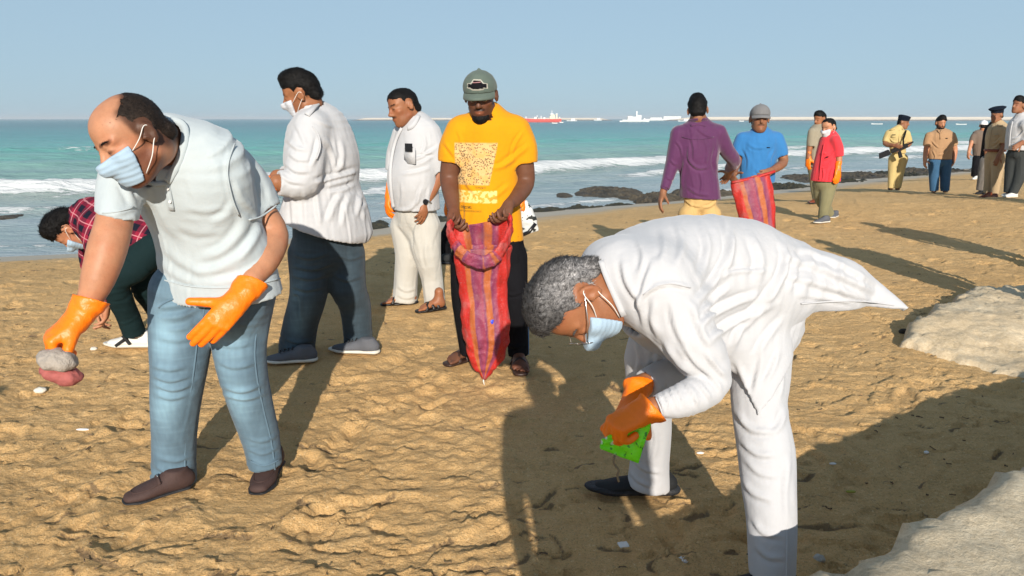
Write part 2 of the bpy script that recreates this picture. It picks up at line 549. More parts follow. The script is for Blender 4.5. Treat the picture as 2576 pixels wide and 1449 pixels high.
def skin_mat(name, c, rough=.5):
    m, nt, b = nodes(name)
    co = coords(nt)
    n1 = tex(nt, 16, 6, .68, co)
    f = math_(nt, 'MULTIPLY_ADD', n1, .7, .65)
    comb = nt.nodes.new("ShaderNodeCombineColor")
    for i in range(3): nt.links.new(f, comb.inputs[i])
    col = mixc(nt, 1.0, tuple(c), comb.outputs[0], 'MULTIPLY')
    # blood-warm and sun-browned blotches, freckle-scale mottling
    col = mixc(nt, math_(nt, 'MULTIPLY', ramp_out(nt, tex(nt, 7, 4, .6, co), .45, .65), .55), col, (c[0] * .95, c[1] * .72, c[2] * .66))
    col = mixc(nt, math_(nt, 'MULTIPLY', ramp_out(nt, tex(nt, 130, 3, .7, co), .58, .70), .22), col, (c[0] * .55, c[1] * .5, c[2] * .5))
    col = mixc(nt, 1.0, col, attr(nt, "col"), 'MULTIPLY')
    nt.links.new(col, b.inputs["Base Color"])
    b.inputs["Roughness"].default_value = rough
    b.inputs["Specular IOR Level"].default_value = .3
    b.inputs["Subsurface Weight"].default_value = .06
    b.inputs["Subsurface Radius"].default_value = (.012, .005, .003)
    p = bump(nt, b, tex(nt, 260, 3, .6, co), .18, .002)
    bump(nt, b, tex(nt, 40, 3, .6, co), .12, .006, p)
    return m
def plain(name, c, rough=.6, metal=0, spec=.4, nscale=20, nvar=.15, bumps=0.0, bscale=80):
    m, nt, b = nodes(name)
    co = coords(nt)
    f = math_(nt, 'MULTIPLY_ADD', tex(nt, nscale, 4, .6, co), 2 * nvar, 1 - nvar)
    comb = nt.nodes.new("ShaderNodeCombineColor")
    for i in range(3): nt.links.new(f, comb.inputs[i])
    nt.links.new(mixc(nt, 1.0, tuple(c), comb.outputs[0], 'MULTIPLY'), b.inputs["Base Color"])
    b.inputs["Roughness"].default_value = rough
    b.inputs["Metallic"].default_value = metal
    b.inputs["Specular IOR Level"].default_value = spec
    if bumps: bump(nt, b, tex(nt, bscale, 4, .6, co), bumps, .01)
    return m
def hair_mat(name, c, c2=None):
    m, nt, b = nodes(name)
    co = coords(nt)
    n1 = tex(nt, 90, 4, .7, co)
    r = ramp(nt, [(.35, tuple(x * .55 for x in c)), (.65, c2 or tuple(x * 1.6 for x in c))])
    nt.links.new(n1, r.inputs[0])
    nt.links.new(mixc(nt, 1.0, r.outputs[0], attr(nt, "col"), 'MULTIPLY'), b.inputs["Base Color"])
    b.inputs["Roughness"].default_value = .6
    b.inputs["Specular IOR Level"].default_value = .14
    bump(nt, b, tex(nt, 220, 3, .7, co), .6, .004)
    return m
# ------------------------------------------------------------------ shore, terrain, sea
SEA_Z = -0.9
_shore_px = [(-900, 668), (-300, 652), (0, 646), (400, 627), (700, 603), (960, 574), (1340, 533), (1600, 513), (1900, 481), (2250, 440), (2576, 414), (2900, 396)]
SHORE = np.array([at_z(x, y, SEA_Z)[:2] for x, y in _shore_px])
SHORE = np.vstack([SHORE[0] + (SHORE[0] - SHORE[1]) * 6, SHORE, SHORE[-1] + (SHORE[-1] - SHORE[-2]) * 25])
def shore_dist(P):
    """signed distance to the water line, positive out to sea"""
    best = np.full(len(P), 1e9); sgn = np.ones(len(P))
    for i in range(len(SHORE) - 1):
        a, b = SHORE[i], SHORE[i + 1]; ba = b - a
        t = np.clip(((P - a) @ ba) / (ba @ ba), 0, 1)
        q = P - (a + t[:, None] * ba)
        d = np.hypot(q[:, 0], q[:, 1])
        cr = ba[0] * q[:, 1] - ba[1] * q[:, 0]
        m = d < best
        best[m] = d[m]; sgn[m] = np.where(cr[m] >= 0, 1, -1)
    return best * sgn
def foot_z(px, py, Y):
    return at(px, py, Y)[2]
FAR_FEET = {'red': (2066, 558, 11.3), 'olive': (2048, 510, 13.6), 'guard': (2258, 484, 17.0), 'beard': (2366, 488, 16.6),
            'whitecap': (2448, 452, 21.0), 'grey': (2462, 490, 15.2), 'belt': (2500, 498, 14.4), 'edge': (2540, 497, 13.6)}
_ctrl = []
for X in (-9, -6, -3, 0, 3, 6, 9, 13):
    for Y in (-12, -6, 0, 3.0, 5.5): _ctrl.append((X, Y, 0.0 if X < 7 else .04 * (X - 6)))
_ctrl += [(-3, 7.2, -.02), (0, 7.8, 0.0), (3, 9, 0), (5.5, 9.5, 0.0), (-6, 6.5, -.05)]
for k, (px, py, Y) in FAR_FEET.items():
    p = at(px, py, Y); _ctrl.append((p[0], p[1], p[2]))
_ctrl += [(16, 12, .3), (22, 14, .5), (30, 20, .6), (22, 22, .1)]
for i in range(1, len(SHORE) - 1):
    _ctrl.append((*SHORE[i], SEA_Z + .0))
    t = unit(SHORE[i + 1] - SHORE[i - 1]); nrm = np.array([-t[1], t[0]])
    _ctrl.append((*(SHORE[i] + nrm * 12), SEA_Z - 1.0))
    _ctrl.append((*(SHORE[i] + nrm * 60), SEA_Z - 2.5))
_ctrl = np.array(_ctrl, float)
def _ker(a, b):
    d = np.hypot(a[:, None, 0] - b[None, :, 0], a[:, None, 1] - b[None, :, 1])
    return np.sqrt(d * d + 1.0)
_A = _ker(_ctrl, _ctrl)
_nC = len(_ctrl)
_M = np.zeros((_nC + 3, _nC + 3)); _M[:_nC, :_nC] = _A + np.eye(_nC) * -.02
_M[:_nC, _nC:] = np.c_[np.ones(_nC), _ctrl[:, :2]]; _M[_nC:, :_nC] = _M[:_nC, _nC:].T
_wts = np.linalg.solve(_M, np.r_[_ctrl[:, 2], 0, 0, 0])
def ground_base(P):
    P = np.atleast_2d(np.asarray(P, float))
    out = np.zeros(len(P))
    for i in range(0, len(P), 40000):
        q = P[i:i + 40000]
        out[i:i + 40000] = _ker(q, _ctrl) @ _wts[:_nC] + _wts[_nC] + q @ _wts[_nC + 1:]
    return np.maximum(out, -6)

# the spots where somebody stands stay level
STAND = []
def ground_z(x, y): return float(ground_base([(x, y)])[0])

def sand_relief(P, Z, sd):
    """trampled sand: heaps, scuffs, crescent heel marks and old foot prints"""
    p3 = np.c_[P, np.zeros(len(P))]
    dry = smooth01(-sd, .9, 4.5)
    near = np.clip(14 / np.maximum(P[:, 1], 1), .3, 1)
    left = smooth01(-P[:, 0], -1.2, .6)
    h = .030 * fbm(p3 * np.array([.9, .9, 1]), 3)
    wp = .35 * np.c_[noise3(p3 * 1.7), noise3(p3 * 1.7 + 9), np.zeros(len(P))]
    h += (.008 + .017 * left) * fbm(p3 * np.array([3.4, 4.6, 1]) + 31, 4, .58)
    # overlapping scalloped scuffs: low flats ending in a short steep lip
    for sc, am, sd_ in ((2.3, .015, 60), (4.6, .010, 160)):
        c = noise3(p3 * np.array([sc, sc * 1.9, 1]) + wp * sc + sd_)
        saw = np.mod(c * 2.6 + .12 * p3[:, 1] * sc, 1.0)
        h += am * (saw - .5) * smooth01(saw, 0, .06) * (.35 + .65 * smooth01(noise3(p3 * .7 + sd_), -.25, .25)) * (1 - .55 * left)
    h += .006 * fbm(p3 * np.array([16, 19, 1]) + 7, 3, .6) * (1 + left)
    h *= dry * .95
    h += (1 - dry) * .006 * fbm(p3 * np.array([1.5, 3, 1]), 2)
    # foot prints
    rs = np.random.RandomState(11)
    order = np.argsort(P[:, 1]); Ys = P[order, 1]
    n = 620
    for i in range(n):
        Y = 1.9 + 15 * rs.rand() ** 1.15
        X = (rs.rand() * 2 - 1) * (.78 * Y + .7)
        if shore_dist(np.array([[X, Y]]))[0] > -1.6: continue
        a = rs.normal(0, .9); L, Wd = .145 * (1 + .2 * rs.randn()), .055 * (1 + .2 * rs.randn())
        dep = .013 * (1 + .5 * rs.rand())
        i0, i1 = np.searchsorted(Ys, (Y - .32, Y + .32))
        id_ = order[i0:i1]
        dx, dy = P[id_, 0] - X, P[id_, 1] - Y
        m = np.abs(dx) < .32
        id_, dx, dy = id_[m], dx[m], dy[m]
        u = dx * math.cos(a) - dy * math.sin(a); v = dx * math.sin(a) + dy * math.cos(a)
        v = v + .35 * u * u / L
        w = Wd * (1 + .25 * np.sin(v / L * 2.2))
        q = np.sqrt((u / w) ** 2 + (v / L) ** 2)
        h[id_] += dep * (-smooth01(-q, -1.15, -.75) * (.75 + .5 * v / L) + .28 * np.exp(-((q - 1.32) / .22) ** 2))
    # thin curved scuff lips with dry weed caught along them
    scum = np.zeros(len(P))
    for i in range(1500):
        Y = 1.95 + 10.5 * rs.rand() ** 1.35; X = (rs.rand() * 2 - 1) * (.76 * Y + .6)
        r = .05 + .16 * rs.rand() ** 2; a0 = -math.pi / 2 + rs.normal(0, .55) + (math.pi if rs.rand() < .35 else 0); half = .45 + .7 * rs.rand()
        i0, i1 = np.searchsorted(Ys, (Y - r - .06, Y + r + .06)); id_ = order[i0:i1]
        m = np.abs(P[id_, 0] - X) < r + .06; id_ = id_[m]
        dx, dy = P[id_, 0] - X, (P[id_, 1] - Y) * 1.5
        s_ = np.hypot(dx, dy) - r * (1 + .12 * np.sin(3 * np.arctan2(dy, dx) + i))
        da = np.abs(np.mod(np.arctan2(dy, dx) - a0 + math.pi, 2 * math.pi) - math.pi)
        w = 1 - smooth01(da, half * .55, half)
        A = (.004 + .008 * rs.rand())
        h[id_] += A * w * (np.where(s_ < 0, np.exp(s_ / .045), 0) - np.where(s_ >= 0, np.exp(-s_ / .030), 0)) * (1 + 0 * s_)
        if rs.rand() < .42:
            scum[id_] = np.maximum(scum[id_], w * np.exp(-((s_ - .010) / (.011 + .006 * rs.rand())) ** 2) * (.35 + .65 * rs.rand()))
    edge = smooth01(P[:, 1], 1.55, 2.0) * smooth01(.80 * P[:, 1] + .75 - np.abs(P[:, 0]), 0, .25)
    h *= edge
    global _SCUM
    _SCUM = scum
    for (sx, sy, sz) in STAND:
        d = np.hypot(P[:, 0] - sx, P[:, 1] - sy)
        w = np.exp(-(d / .15) ** 2)
        h = h * (1 - w) + w * .0 + .012 * np.exp(-((d - .24) / .07) ** 2)
    return h

def make_sand():
    # dense where the photograph looks, coarse behind and to the sides
    cols = 600
    ys = np.concatenate([np.linspace(1.5, 1.98, 10), 2.0 * (13 / 2.0) ** np.linspace(0, 1, 400), 13 * (70 / 13) ** np.linspace(.02, 1, 50)])
    rows = len(ys)
    s = np.linspace(-1, 1, cols)
    Xg = (s[None, :] * (.80 * ys[:, None] + .75)); Yg = np.repeat(ys[:, None], cols, 1)
    P = np.c_[Xg.ravel(), Yg.ravel()]
    zb = ground_base(P); sd = shore_dist(P)
    z = zb + sand_relief(P, zb, sd)
    wet = smooth01(sd, -5.6, -.8)
    global _SG
    _SG = (ys, z.reshape(rows, cols), cols)
    V = [np.c_[P, z]]; W = [wet]; SC = [_SCUM]
    idx = np.arange(rows * cols).reshape(rows, cols)
    F = [np.stack([idx[:-1, :-1], idx[:-1, 1:], idx[1:, 1:], idx[1:, :-1]], -1).reshape(-1, 4)]
    n0 = rows * cols
    # outer skirt: left, right, behind, stitched to the dense sheet's border
    def strip(border, outs):
        nonlocal n0
        prev = border
        for o in outs:
            V.append(np.c_[o, ground_base(o)]); W.append(smooth01(shore_dist(o), -4.2, -.3)); SC.append(np.zeros(len(o)))
            cur = np.arange(n0, n0 + len(o)); n0 += len(o)
            F.append(np.stack([prev[:-1], cur[:-1], cur[1:], prev[1:]], -1))
            prev = cur
    bl, br = P[idx[:, 0]], P[idx[:, -1]]
    strip(idx[:, 0], [bl + np.array([-d, 0]) for d in (.6, 2, 6, 15, 40, 120)])
    strip(idx[::-1, -1], [br[::-1] + np.array([d, 0]) for d in (.6, 2, 6, 15, 40, 120)])
    bb = P[idx[0, ::-1]]
    strip(idx[0, ::-1], [np.c_[bb[:, 0] * k, bb[:, 1] - d] for d, k in ((.4, 1.05), (1.5, 1.6), (4, 4), (12, 12), (40, 30), (120, 60))])
    o = new_mesh("sand", np.concatenate(V), np.concatenate(F), sand_material(), attrs={"wet": np.concatenate(W), "weed": np.concatenate(SC)})
    tag(o, kind="structure")
    return o

def sand_at(x, y):
    ys, Z, cols = _SG
    i = int(np.clip(np.searchsorted(ys, y), 1, len(ys) - 1)); w = .80 * ys[i] + .75
    j = int(np.clip(round((x / w + 1) / 2 * (cols - 1)), 0, cols - 1))
    return float(max(Z[i, j], Z[i - 1, j]))
def sand_material():
    m, nt, b = nodes("sand")
    co = coords(nt)
    big = tex(nt, .55, 4, .6, co)
    mid = tex(nt, 5.5, 5, .65, co)
    r = ramp(nt, [(.25, (.54, .325, .130)), (.5, (.74, .462, .195)), (.78, (.85, .57, .27))])
    f = math_(nt, 'ADD', math_(nt, 'MULTIPLY', big, .45), math_(nt, 'MULTIPLY', mid, .55))
    nt.links.new(f, r.inputs[0])
    # scattered dark plant scraps and pale shell grit
    mp = nt.nodes.new("ShaderNodeMapping"); mp.inputs["Scale"].default_value = (1, 2.6, 1); nt.links.new(co, mp.inputs[0])
    d1 = tex(nt, 9, 6, .75, mp.outputs[0]); d2 = tex(nt, 1.6, 3, .6, co)
    dk = math_(nt, 'MULTIPLY', ramp_out(nt, d1, .60, .68), ramp_out(nt, d2, .42, .62))
    col = mixc(nt, math_(nt, 'MULTIPLY', dk, .75), r.outputs[0], (.085, .060, .042))
    g = tex(nt, 420, 2, .6, co)
    col = mixc(nt, math_(nt, 'MULTIPLY', ramp_out(nt, g, .62, .72), .5), col, (.72, .62, .45))
    col = mixc(nt, math_(nt, 'MULTIPLY', ramp_out(nt, tex(nt, 300, 2, .6, co), .62, .70), .55), col, (.14, .095, .055))
    for sc_, lo_, hi_, k_, c_ in ((120, .53, .64, .62, (.36, .22, .09)), (85, .57, .67, .6, (.92, .72, .42)), (26, .60, .72, .45, (.40, .255, .11)), (8, .56, .70, .35, (.46, .30, .14))):
        col = mixc(nt, math_(nt, 'MULTIPLY', ramp_out(nt, tex(nt, sc_, 4, .7, co), lo_, hi_), k_), col, c_)
    weed = attr(nt, "weed", "Fac")
    wd = ramp_out(nt, math_(nt, 'MULTIPLY', weed, math_(nt, 'MULTIPLY_ADD', tex(nt, 55, 4, .7, co), 1.6, .2)), .22, .62)
    col = mixc(nt, math_(nt, 'MULTIPLY', wd, .68), col, (.10, .075, .055))
    wet = attr(nt, "wet", "Fac")
    wetn = ramp_out(nt, math_(nt, 'ADD', wet, math_(nt, 'MULTIPLY', math_(nt, 'SUBTRACT', big, .5), .8)), .15, .75)
    col = mixc(nt, wetn, col, (.50, .40, .275))
    nt.links.new(col, b.inputs["Base Color"])
    rg = math_(nt, 'MULTIPLY_ADD', wetn, -.5, .95)
    nt.links.new(rg, b.inputs["Roughness"])
    b.inputs["Specular IOR Level"].default_value = .3
    dry = math_(nt, 'MULTIPLY_ADD', wetn, -.92, 1.0)
    p = bump(nt, b, math_(nt, 'MULTIPLY', tex(nt, 9, 6, .66, mp.outputs[0]), dry), .55, .05)
    p = bump(nt, b, math_(nt, 'MULTIPLY', tex(nt, 38, 6, .72, co), dry), .9, .026, p)
    bump(nt, b, math_(nt, 'MULTIPLY', tex(nt, 210, 3, .7, co), dry), .55, .006, p)
    return m
def make_sea():
    rows, cols = 480, 440
    ys = np.concatenate([9.0 * (140 / 9.0) ** np.linspace(0, 1, 400), 140 * (9000 / 140) ** np.linspace(.012, 1, 80)])
    s = np.linspace(-1, 1, cols)
    Yg = np.repeat(ys[:, None], cols, 1); Xg = s[None, :] * (.82 * ys[:, None] + 3)
    P = np.c_[Xg.ravel(), Yg.ravel()]
    d = shore_dist(P)
    p3 = np.c_[P, np.zeros(len(P))]
    # along-shore coordinate and wandering crest lines
    al = P[:, 0] * .8 + P[:, 1] * .55
    wob = 2.4 * noise3(np.c_[al * .045, d * .03, al * 0]) + 1.3 * noise3(np.c_[al * .16, d * .1, al * 0 + 4]) + .5 * noise3(np.c_[al * .5, d * .3, al * 0 + 14])
    dd = d + wob * 1.3
    far = np.clip(90 / np.maximum(P[:, 1], 1), 0, 1)
    z = .09 * fbm(p3 * np.array([.30, .75, 1]), 3) + .04 * fbm(p3 * np.array([1.2, 2.8, 1]) + 5, 3, .6)
    z = z * np.clip(d / 6, .12, 1) * far
    foam = np.zeros(len(P))
    # (distance from the shore, height, front width, foam strength, gap scale, threshold)
    for k, (c0, hgt, wd, fs, gs, th) in enumerate([(13.2, .44, 1.5, 1.0, .045, -.22), (20.5, .26, 1.7, .9, .05, .12), (27, .30, 2.0, .9, .05, .20),
                                                 (7.6, .12, .9, .75, .09, -.05), (4.2, .06, .7, .5, .12, .0), (36, .3, 2.2, .8, .06, .26), (48, .3, 2.4, .7, .06, .30), (1.2, .03, .5, .55, .2, -.1)]):
        g = noise3(np.c_[al * gs + 13.7 * k, d * .02, al * 0 + k])
        e = dd - c0
        amp = hgt * (.55 + .9 * np.clip(g + .25, 0, 1))
        z += amp * np.where(e < 0, np.exp(-(e / (wd * .55)) ** 2), np.exp(-(e / (wd * 1.7)) ** 2))
        on = smooth01(g, th, th + .12)
        tail = np.where(e < 0, np.exp(-(e / (wd * 1.0)) ** 2), np.exp(-(e / (wd * .45)) ** 2))
        tr = np.where(e < 0, .42 * np.exp(e / (wd * 1.9)), 0)
        foam = np.maximum(foam, fs * on * np.maximum(tail, tr))
    z += .05 * np.clip(foam, 0, 1) * fbm(p3 * np.array([2.2, 3.5, 1]) + 9, 3) * far
    V = np.c_[P, z + SEA_Z]
    idx = np.arange(len(P)).reshape(len(ys), cols)
    F = np.stack([idx[:-1, :-1], idx[:-1, 1:], idx[1:, 1:], idx[1:, :-1]], -1).reshape(-1, 4)
    # keep only what lies beyond the water line (with a margin under the sand), out to the horizon
    keep = (d[F] > -3.5).any(1)
    F = F[keep]
    W = np.c_[P]; n0 = len(V)
    # side wings to the horizon
    parts, fs = [V], [F]
    dsh, fo = [d], [foam]
    for sgn, c in ((-1, 0), (1, cols - 1)):
        prev = idx[:, c]
        for k in (1.6, 4):
            o = np.c_[P[idx[:, c], 0] * k + sgn * 4 * k, P[idx[:, c], 1]]
            parts.append(np.c_[o, np.full(len(o), SEA_Z)]); dsh.append(shore_dist(o)); fo.append(np.zeros(len(o)))
            cur = np.arange(n0, n0 + len(o)); n0 += len(o)
            q = np.stack([prev[:-1], cur[:-1], cur[1:], prev[1:]], -1) if sgn < 0 else np.stack([prev[:-1], prev[1:], cur[1:], cur[:-1]], -1)
            fs.append(q); prev = cur
    dall = np.concatenate(dsh)
    Fa = np.concatenate(fs); Fa = Fa[(dall[Fa] > -3.5).any(1)]
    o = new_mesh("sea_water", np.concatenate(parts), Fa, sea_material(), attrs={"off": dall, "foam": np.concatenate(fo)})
    tag(o, kind="structure")
    return o

def sea_material():
    m, nt, b = nodes("sea_water")
    co = coords(nt)
    off = attr(nt, "off", "Fac"); foam = attr(nt, "foam", "Fac")
    mp = nt.nodes.new("ShaderNodeMapping"); mp.inputs["Scale"].default_value = (.35, 1.0, 1); nt.links.new(co, mp.inputs[0])
    bn = tex(nt, .09, 4, .6, mp.outputs[0])
    dn = math_(nt, 'MULTIPLY', off, math_(nt, 'MULTIPLY_ADD', bn, .9, .55))
    lg = math_(nt, 'DIVIDE', math_(nt, 'LOGARITHM', math_(nt, 'ADD', math_(nt, 'MAXIMUM', dn, 0.0), 3.0), 10.0), 3.2)
    # depth of the water tints it: sandy shallows paled to paint in sky reflection, turquoise shelf, deep blue-green
    r = ramp(nt, [(.15, (.35, .40, .42)), (.29, (.34, .41, .42)), (.36, (.31, .385, .345)), (.43, (.265, .43, .375)), (.53, (.135, .42, .37)), (.64, (.06, .28, .28)), (.76, (.025, .15, .165))])
    nt.links.new(lg, r.inputs[0])
    st = tex(nt, .55, 5, .6, mp.outputs[0])
    col = mixc(nt, math_(nt, 'MULTIPLY', ramp_out(nt, st, .40, .68), .42), r.outputs[0], (.13, .25, .245))
    mp2 = nt.nodes.new("ShaderNodeMapping"); mp2.inputs["Scale"].default_value = (.6, 1.5, 1); nt.links.new(co, mp2.inputs[0])
    fn = tex(nt, 1.9, 7, .72, mp2.outputs[0])
    lace = ramp_out(nt, math_(nt, 'ADD', foam, math_(nt, 'MULTIPLY', math_(nt, 'SUBTRACT', fn, .5), 2.3)), .40, .60)
    lace = math_(nt, 'MULTIPLY', lace, ramp_out(nt, foam, .03, .2))
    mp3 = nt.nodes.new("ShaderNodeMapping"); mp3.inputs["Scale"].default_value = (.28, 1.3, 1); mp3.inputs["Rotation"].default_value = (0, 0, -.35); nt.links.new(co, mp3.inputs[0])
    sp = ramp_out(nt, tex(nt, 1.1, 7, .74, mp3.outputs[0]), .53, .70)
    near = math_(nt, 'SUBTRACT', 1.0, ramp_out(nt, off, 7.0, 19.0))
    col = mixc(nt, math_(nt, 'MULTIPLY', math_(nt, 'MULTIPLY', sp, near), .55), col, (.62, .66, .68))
    col = mixc(nt, lace, col, (.74, .76, .76))
    nt.links.new(col, b.inputs["Base Color"])
    b.inputs["IOR"].default_value = 1.33
    b.inputs["Specular IOR Level"].default_value = .4
    rg = math_(nt, 'MULTIPLY_ADD', lace, .6, .22)
    nt.links.new(rg, b.inputs["Roughness"])
    p = bump(nt, b, tex(nt, .55, 7, .68, mp2.outputs[0]), .8, .5)
    p = bump(nt, b, tex(nt, 4, 5, .7, mp2.outputs[0]), .7, .08, p)
    bump(nt, b, math_(nt, 'MULTIPLY', fn, lace), .6, .15, p)
    return m

# ------------------------------------------------------------------ rocks
def rock_material(name, c1, c2, c3):
    m, nt, b = nodes(name)
    co = coords(nt)
    r = ramp(nt, [(.3, c1), (.52, c2), (.75, c3)])
    nt.links.new(tex(nt, 2.6, 7, .7, co), r.inputs[0])
    nt.links.new(r.outputs[0], b.inputs["Base Color"])
    b.inputs["Roughness"].default_value = .7
    p = bump(nt, b, tex(nt, 5, 7, .7, co), 1.0, .18)
    bump(nt, b, tex(nt, 26, 4, .7, co), .6, .04, p)
    return m
def reef_rock(pxl, pxr, py, hpx, depth, mat, label, seed, zbase=SEA_Z, tilt=0.0, cat="rock", group="weathered rocks along the water line"):
    """a rough low rock: its foot on the shore at pixel row py, hpx photo pixels tall, depth metres deep"""
    a, b = at_z(pxl, py + tilt, zbase), at_z(pxr, py, zbase)
    c = (a + b) / 2; L = np.linalg.norm(b - a) / 2
    H = hpx * mpp(c) * .48; depth *= 1.8; L *= 1.3
    ex = unit((b - a) * [1, 1, 0]); ey = np.array([-ex[1], ex[0], 0])
    nr, na = 16, 72
    V, F = [], []
    rs = np.random.RandomState(seed)
    for i in range(nr + 1):
        t = i / nr
        for k in range(na):
            an = 2 * math.pi * k / na
            rr = 1.12 + .34 * noise3([[2.2 * math.cos(an) + seed, 2.2 * math.sin(an), seed * 1.7]])[0] + .16 * noise3([[6 * math.cos(an), 6 * math.sin(an) + seed, 3]])[0]
            x, y = t * rr * L * math.cos(an), t * rr * depth / 2 * math.sin(an)
            V.append((x, y, t))
    V = np.array(V)
    q = np.c_[V[:, 0] * 1.3 + seed * 5, V[:, 1] * 1.3, np.zeros(len(V))]
    prof = 1 - V[:, 2] ** 5
    h = H * (.55 + .75 * fbm(q * 1.6, 4, .66)) * prof
    h += H * .45 * (1 - np.abs(noise3(q * 3.4 + 4)) * 3) * prof + H * .25 * noise3(q * 9) * prof
    P = c + V[:, :1] * ex + V[:, 1:2] * ey
    jig = .22 * H * np.c_[noise3(q * 3 + 1), noise3(q * 3 + 8), noise3(q * 3) * 0]
    P = P + jig * prof[:, None]
    P[:, 2] = zbase - .25 + np.maximum(h, 0) + .25 * prof
    for i in range(nr):
        for k in range(na):
            F.append((i * na + k, (i + 1) * na + k, (i + 1) * na + (k + 1) % na, i * na + (k + 1) % na))
    base = np.array([c[0], c[1], zbase])
    o = new_mesh("shore_rock", P, np.array(F), mat, None, base, smooth=False)
    o.location = tuple(base)
    return tag(o, label, cat, group)

def slab(outline, ztop, zlow, name, label, mat, seed, res=.03, rough=.03, grow=0.0):
    """a ledge: ragged outline in plan, flat weathered top, steep crumbly face"""
    O = np.array(outline, float)
    def sdist(P):
        best = np.full(len(P), 1e9); ins = np.zeros(len(P), bool)
        for i in range(len(O)):
            a, b = O[i], O[(i + 1) % len(O)]; ba = b - a
            t = np.clip(((P - a) @ ba) / (ba @ ba), 0, 1)
            q = P - (a + t[:, None] * ba)
            best = np.minimum(best, np.hypot(q[:, 0], q[:, 1]))
            c = (a[1] > P[:, 1]) != (b[1] > P[:, 1])
            with np.errstate(divide='ignore', invalid='ignore'):
                xi = (b[0] - a[0]) * (P[:, 1] - a[1]) / (b[1] - a[1]) + a[0]
            ins ^= c & (P[:, 0] < xi)
        return np.where(ins, -best, best)
    lo, hi = O.min(0) - .3, O.max(0) + .3
    nx, ny = int((hi[0] - lo[0]) / res) + 1, int((hi[1] - lo[1]) / res) + 1
    X, Y = np.meshgrid(np.linspace(lo[0], hi[0], nx), np.linspace(lo[1], hi[1], ny), indexing='ij')
    P = np.c_[X.ravel(), Y.ravel()]
    q = np.c_[P, np.full(len(P), seed * 1.0)]
    sd = sdist(P) - grow + .10 * fbm(q * 3.1, 3) + .045 * fbm(q * 11, 3, .6)
    edge = smooth01(-sd, -.015, .05)
    zt = ztop(P) if callable(ztop) else np.full(len(P), ztop)
    zl = zlow(P) if callable(zlow) else np.full(len(P), zlow)
    z = zl + (zt - zl) * edge
    z += edge * (rough * .5 * fbm(q * 5, 4, .6) + rough * .5 * (fbm(q * 24, 2, .6)))
    z -= edge * .05 * smooth01(sd, -.14, 0) * (1 + 1.2 * noise3(q * 14))
    idx = np.arange(len(P)).reshape(nx, ny)
    F = np.stack([idx[:-1, :-1], idx[1:, :-1], idx[1:, 1:], idx[:-1, 1:]], -1).reshape(-1, 4)
    F = F[(sd[F] < .06).any(1)]
    used, inv = np.unique(F, return_inverse=True)
    V = np.c_[P, z][used]; F = inv.reshape(F.shape)
    base = np.r_[O.mean(0), 0]
    o = new_mesh(name, V, F, mat, None, base)
    o.location = tuple(base)
    return tag(o, label, "rock ledge")
# ------------------------------------------------------------------ people
def frame(fwd, up):
    f = unit(fwd); u = np.asarray(up, float); u = unit(u - f * (u @ f))
    r = np.cross(f, u)                      # the person's right-hand side
    return np.stack([-r, f, u], 1)          # columns: left, forward, up
class Head:
    def __init__(s, c, fwd, up, sc=1.0):
        s.c, s.R, s.s = np.asarray(c, float), frame(fwd, up), sc
    def w(s, p): return s.c + s.R @ (np.asarray(p, float) * s.s)
    def loc(s, V): return ((np.asarray(V) - s.c) @ s.R) / s.s
def add_head(F, H, fine=True):
    s, R = H.s, H.R
    E = lambda c, r, k=.012, op='u', rot=None: F.ell(H.w(c), R if rot is None else R @ rot, np.array(r) * s, k * s, op=op)
    C = lambda pts, r, k=.01, op='u': F.chain([H.w(p) for p in pts], np.array(r) * s, k * s, sub=1, op=op)
    E((0, -.018, .032), (.076, .097, .089))
    E((0, .022, .045), (.066, .066, .064), .02)
    E((0, .03, -.03), (.060, .062, .078), .02)
    E((0, .034, -.072), (.050, .052, .046), .02)
    C([(0, .068, -.100), (0, .072, -.096)], (.019, .019), .02)
    C([(-.05, -.005, -.06), (-.022, .055, -.098)], (.020, .018), .02)
    C([(.05, -.005, -.06), (.022, .055, -.098)], (.020, .018), .02)
    if fine:
        for q in (-1, 1):
            C([(q * .048, .066, .024), (q * .016, .084, .022)], (.010, .010), .012)
            E((q * .044, .058, -.020), (.018, .018, .016), .018)
        for q in (-1, 1):
            E((q * .031, .099, .003), (.017, .016, .012), .012, 's')
            E((q * .031, .0775, .003), (.0145, .0145, .0135), .004)
        C([(0, .088, .014), (0, .098, -.004), (0, .110, -.026)], (.0085, .0095, .0125), .008)
        for q in (-1, 1): C([(q * .012, .095, -.032), (q * .006, .104, -.03)], (.008, .008), .006)
        E((0, .090, -.056), (.024, .010, .0058), .005)
        E((0, .0885, -.0665), (.020, .0105, .0068), .005)
        E((0, .1005, -.0612), (.024, .006, .0012), .003, 's')
    else:
        C([(0, .086, .012), (0, .106, -.026)], (.011, .014), .01)
    for q in (-1, 1):
        rot = np.array([[math.cos(q * .35), -math.sin(q * .35), 0], [math.sin(q * .35), math.cos(q * .35), 0], [0, 0, 1]])
        E((q * .081, -.016, -.004), (.009, .021, .034), .006, rot=rot)
        if fine:
            E((q * .090, -.012, -.001), (.007, .012, .020), .005, 's', rot=rot)
            C([(q * .079, .004, -.008), (q * .084, -.006, -.012)], (.006, .005), .004)
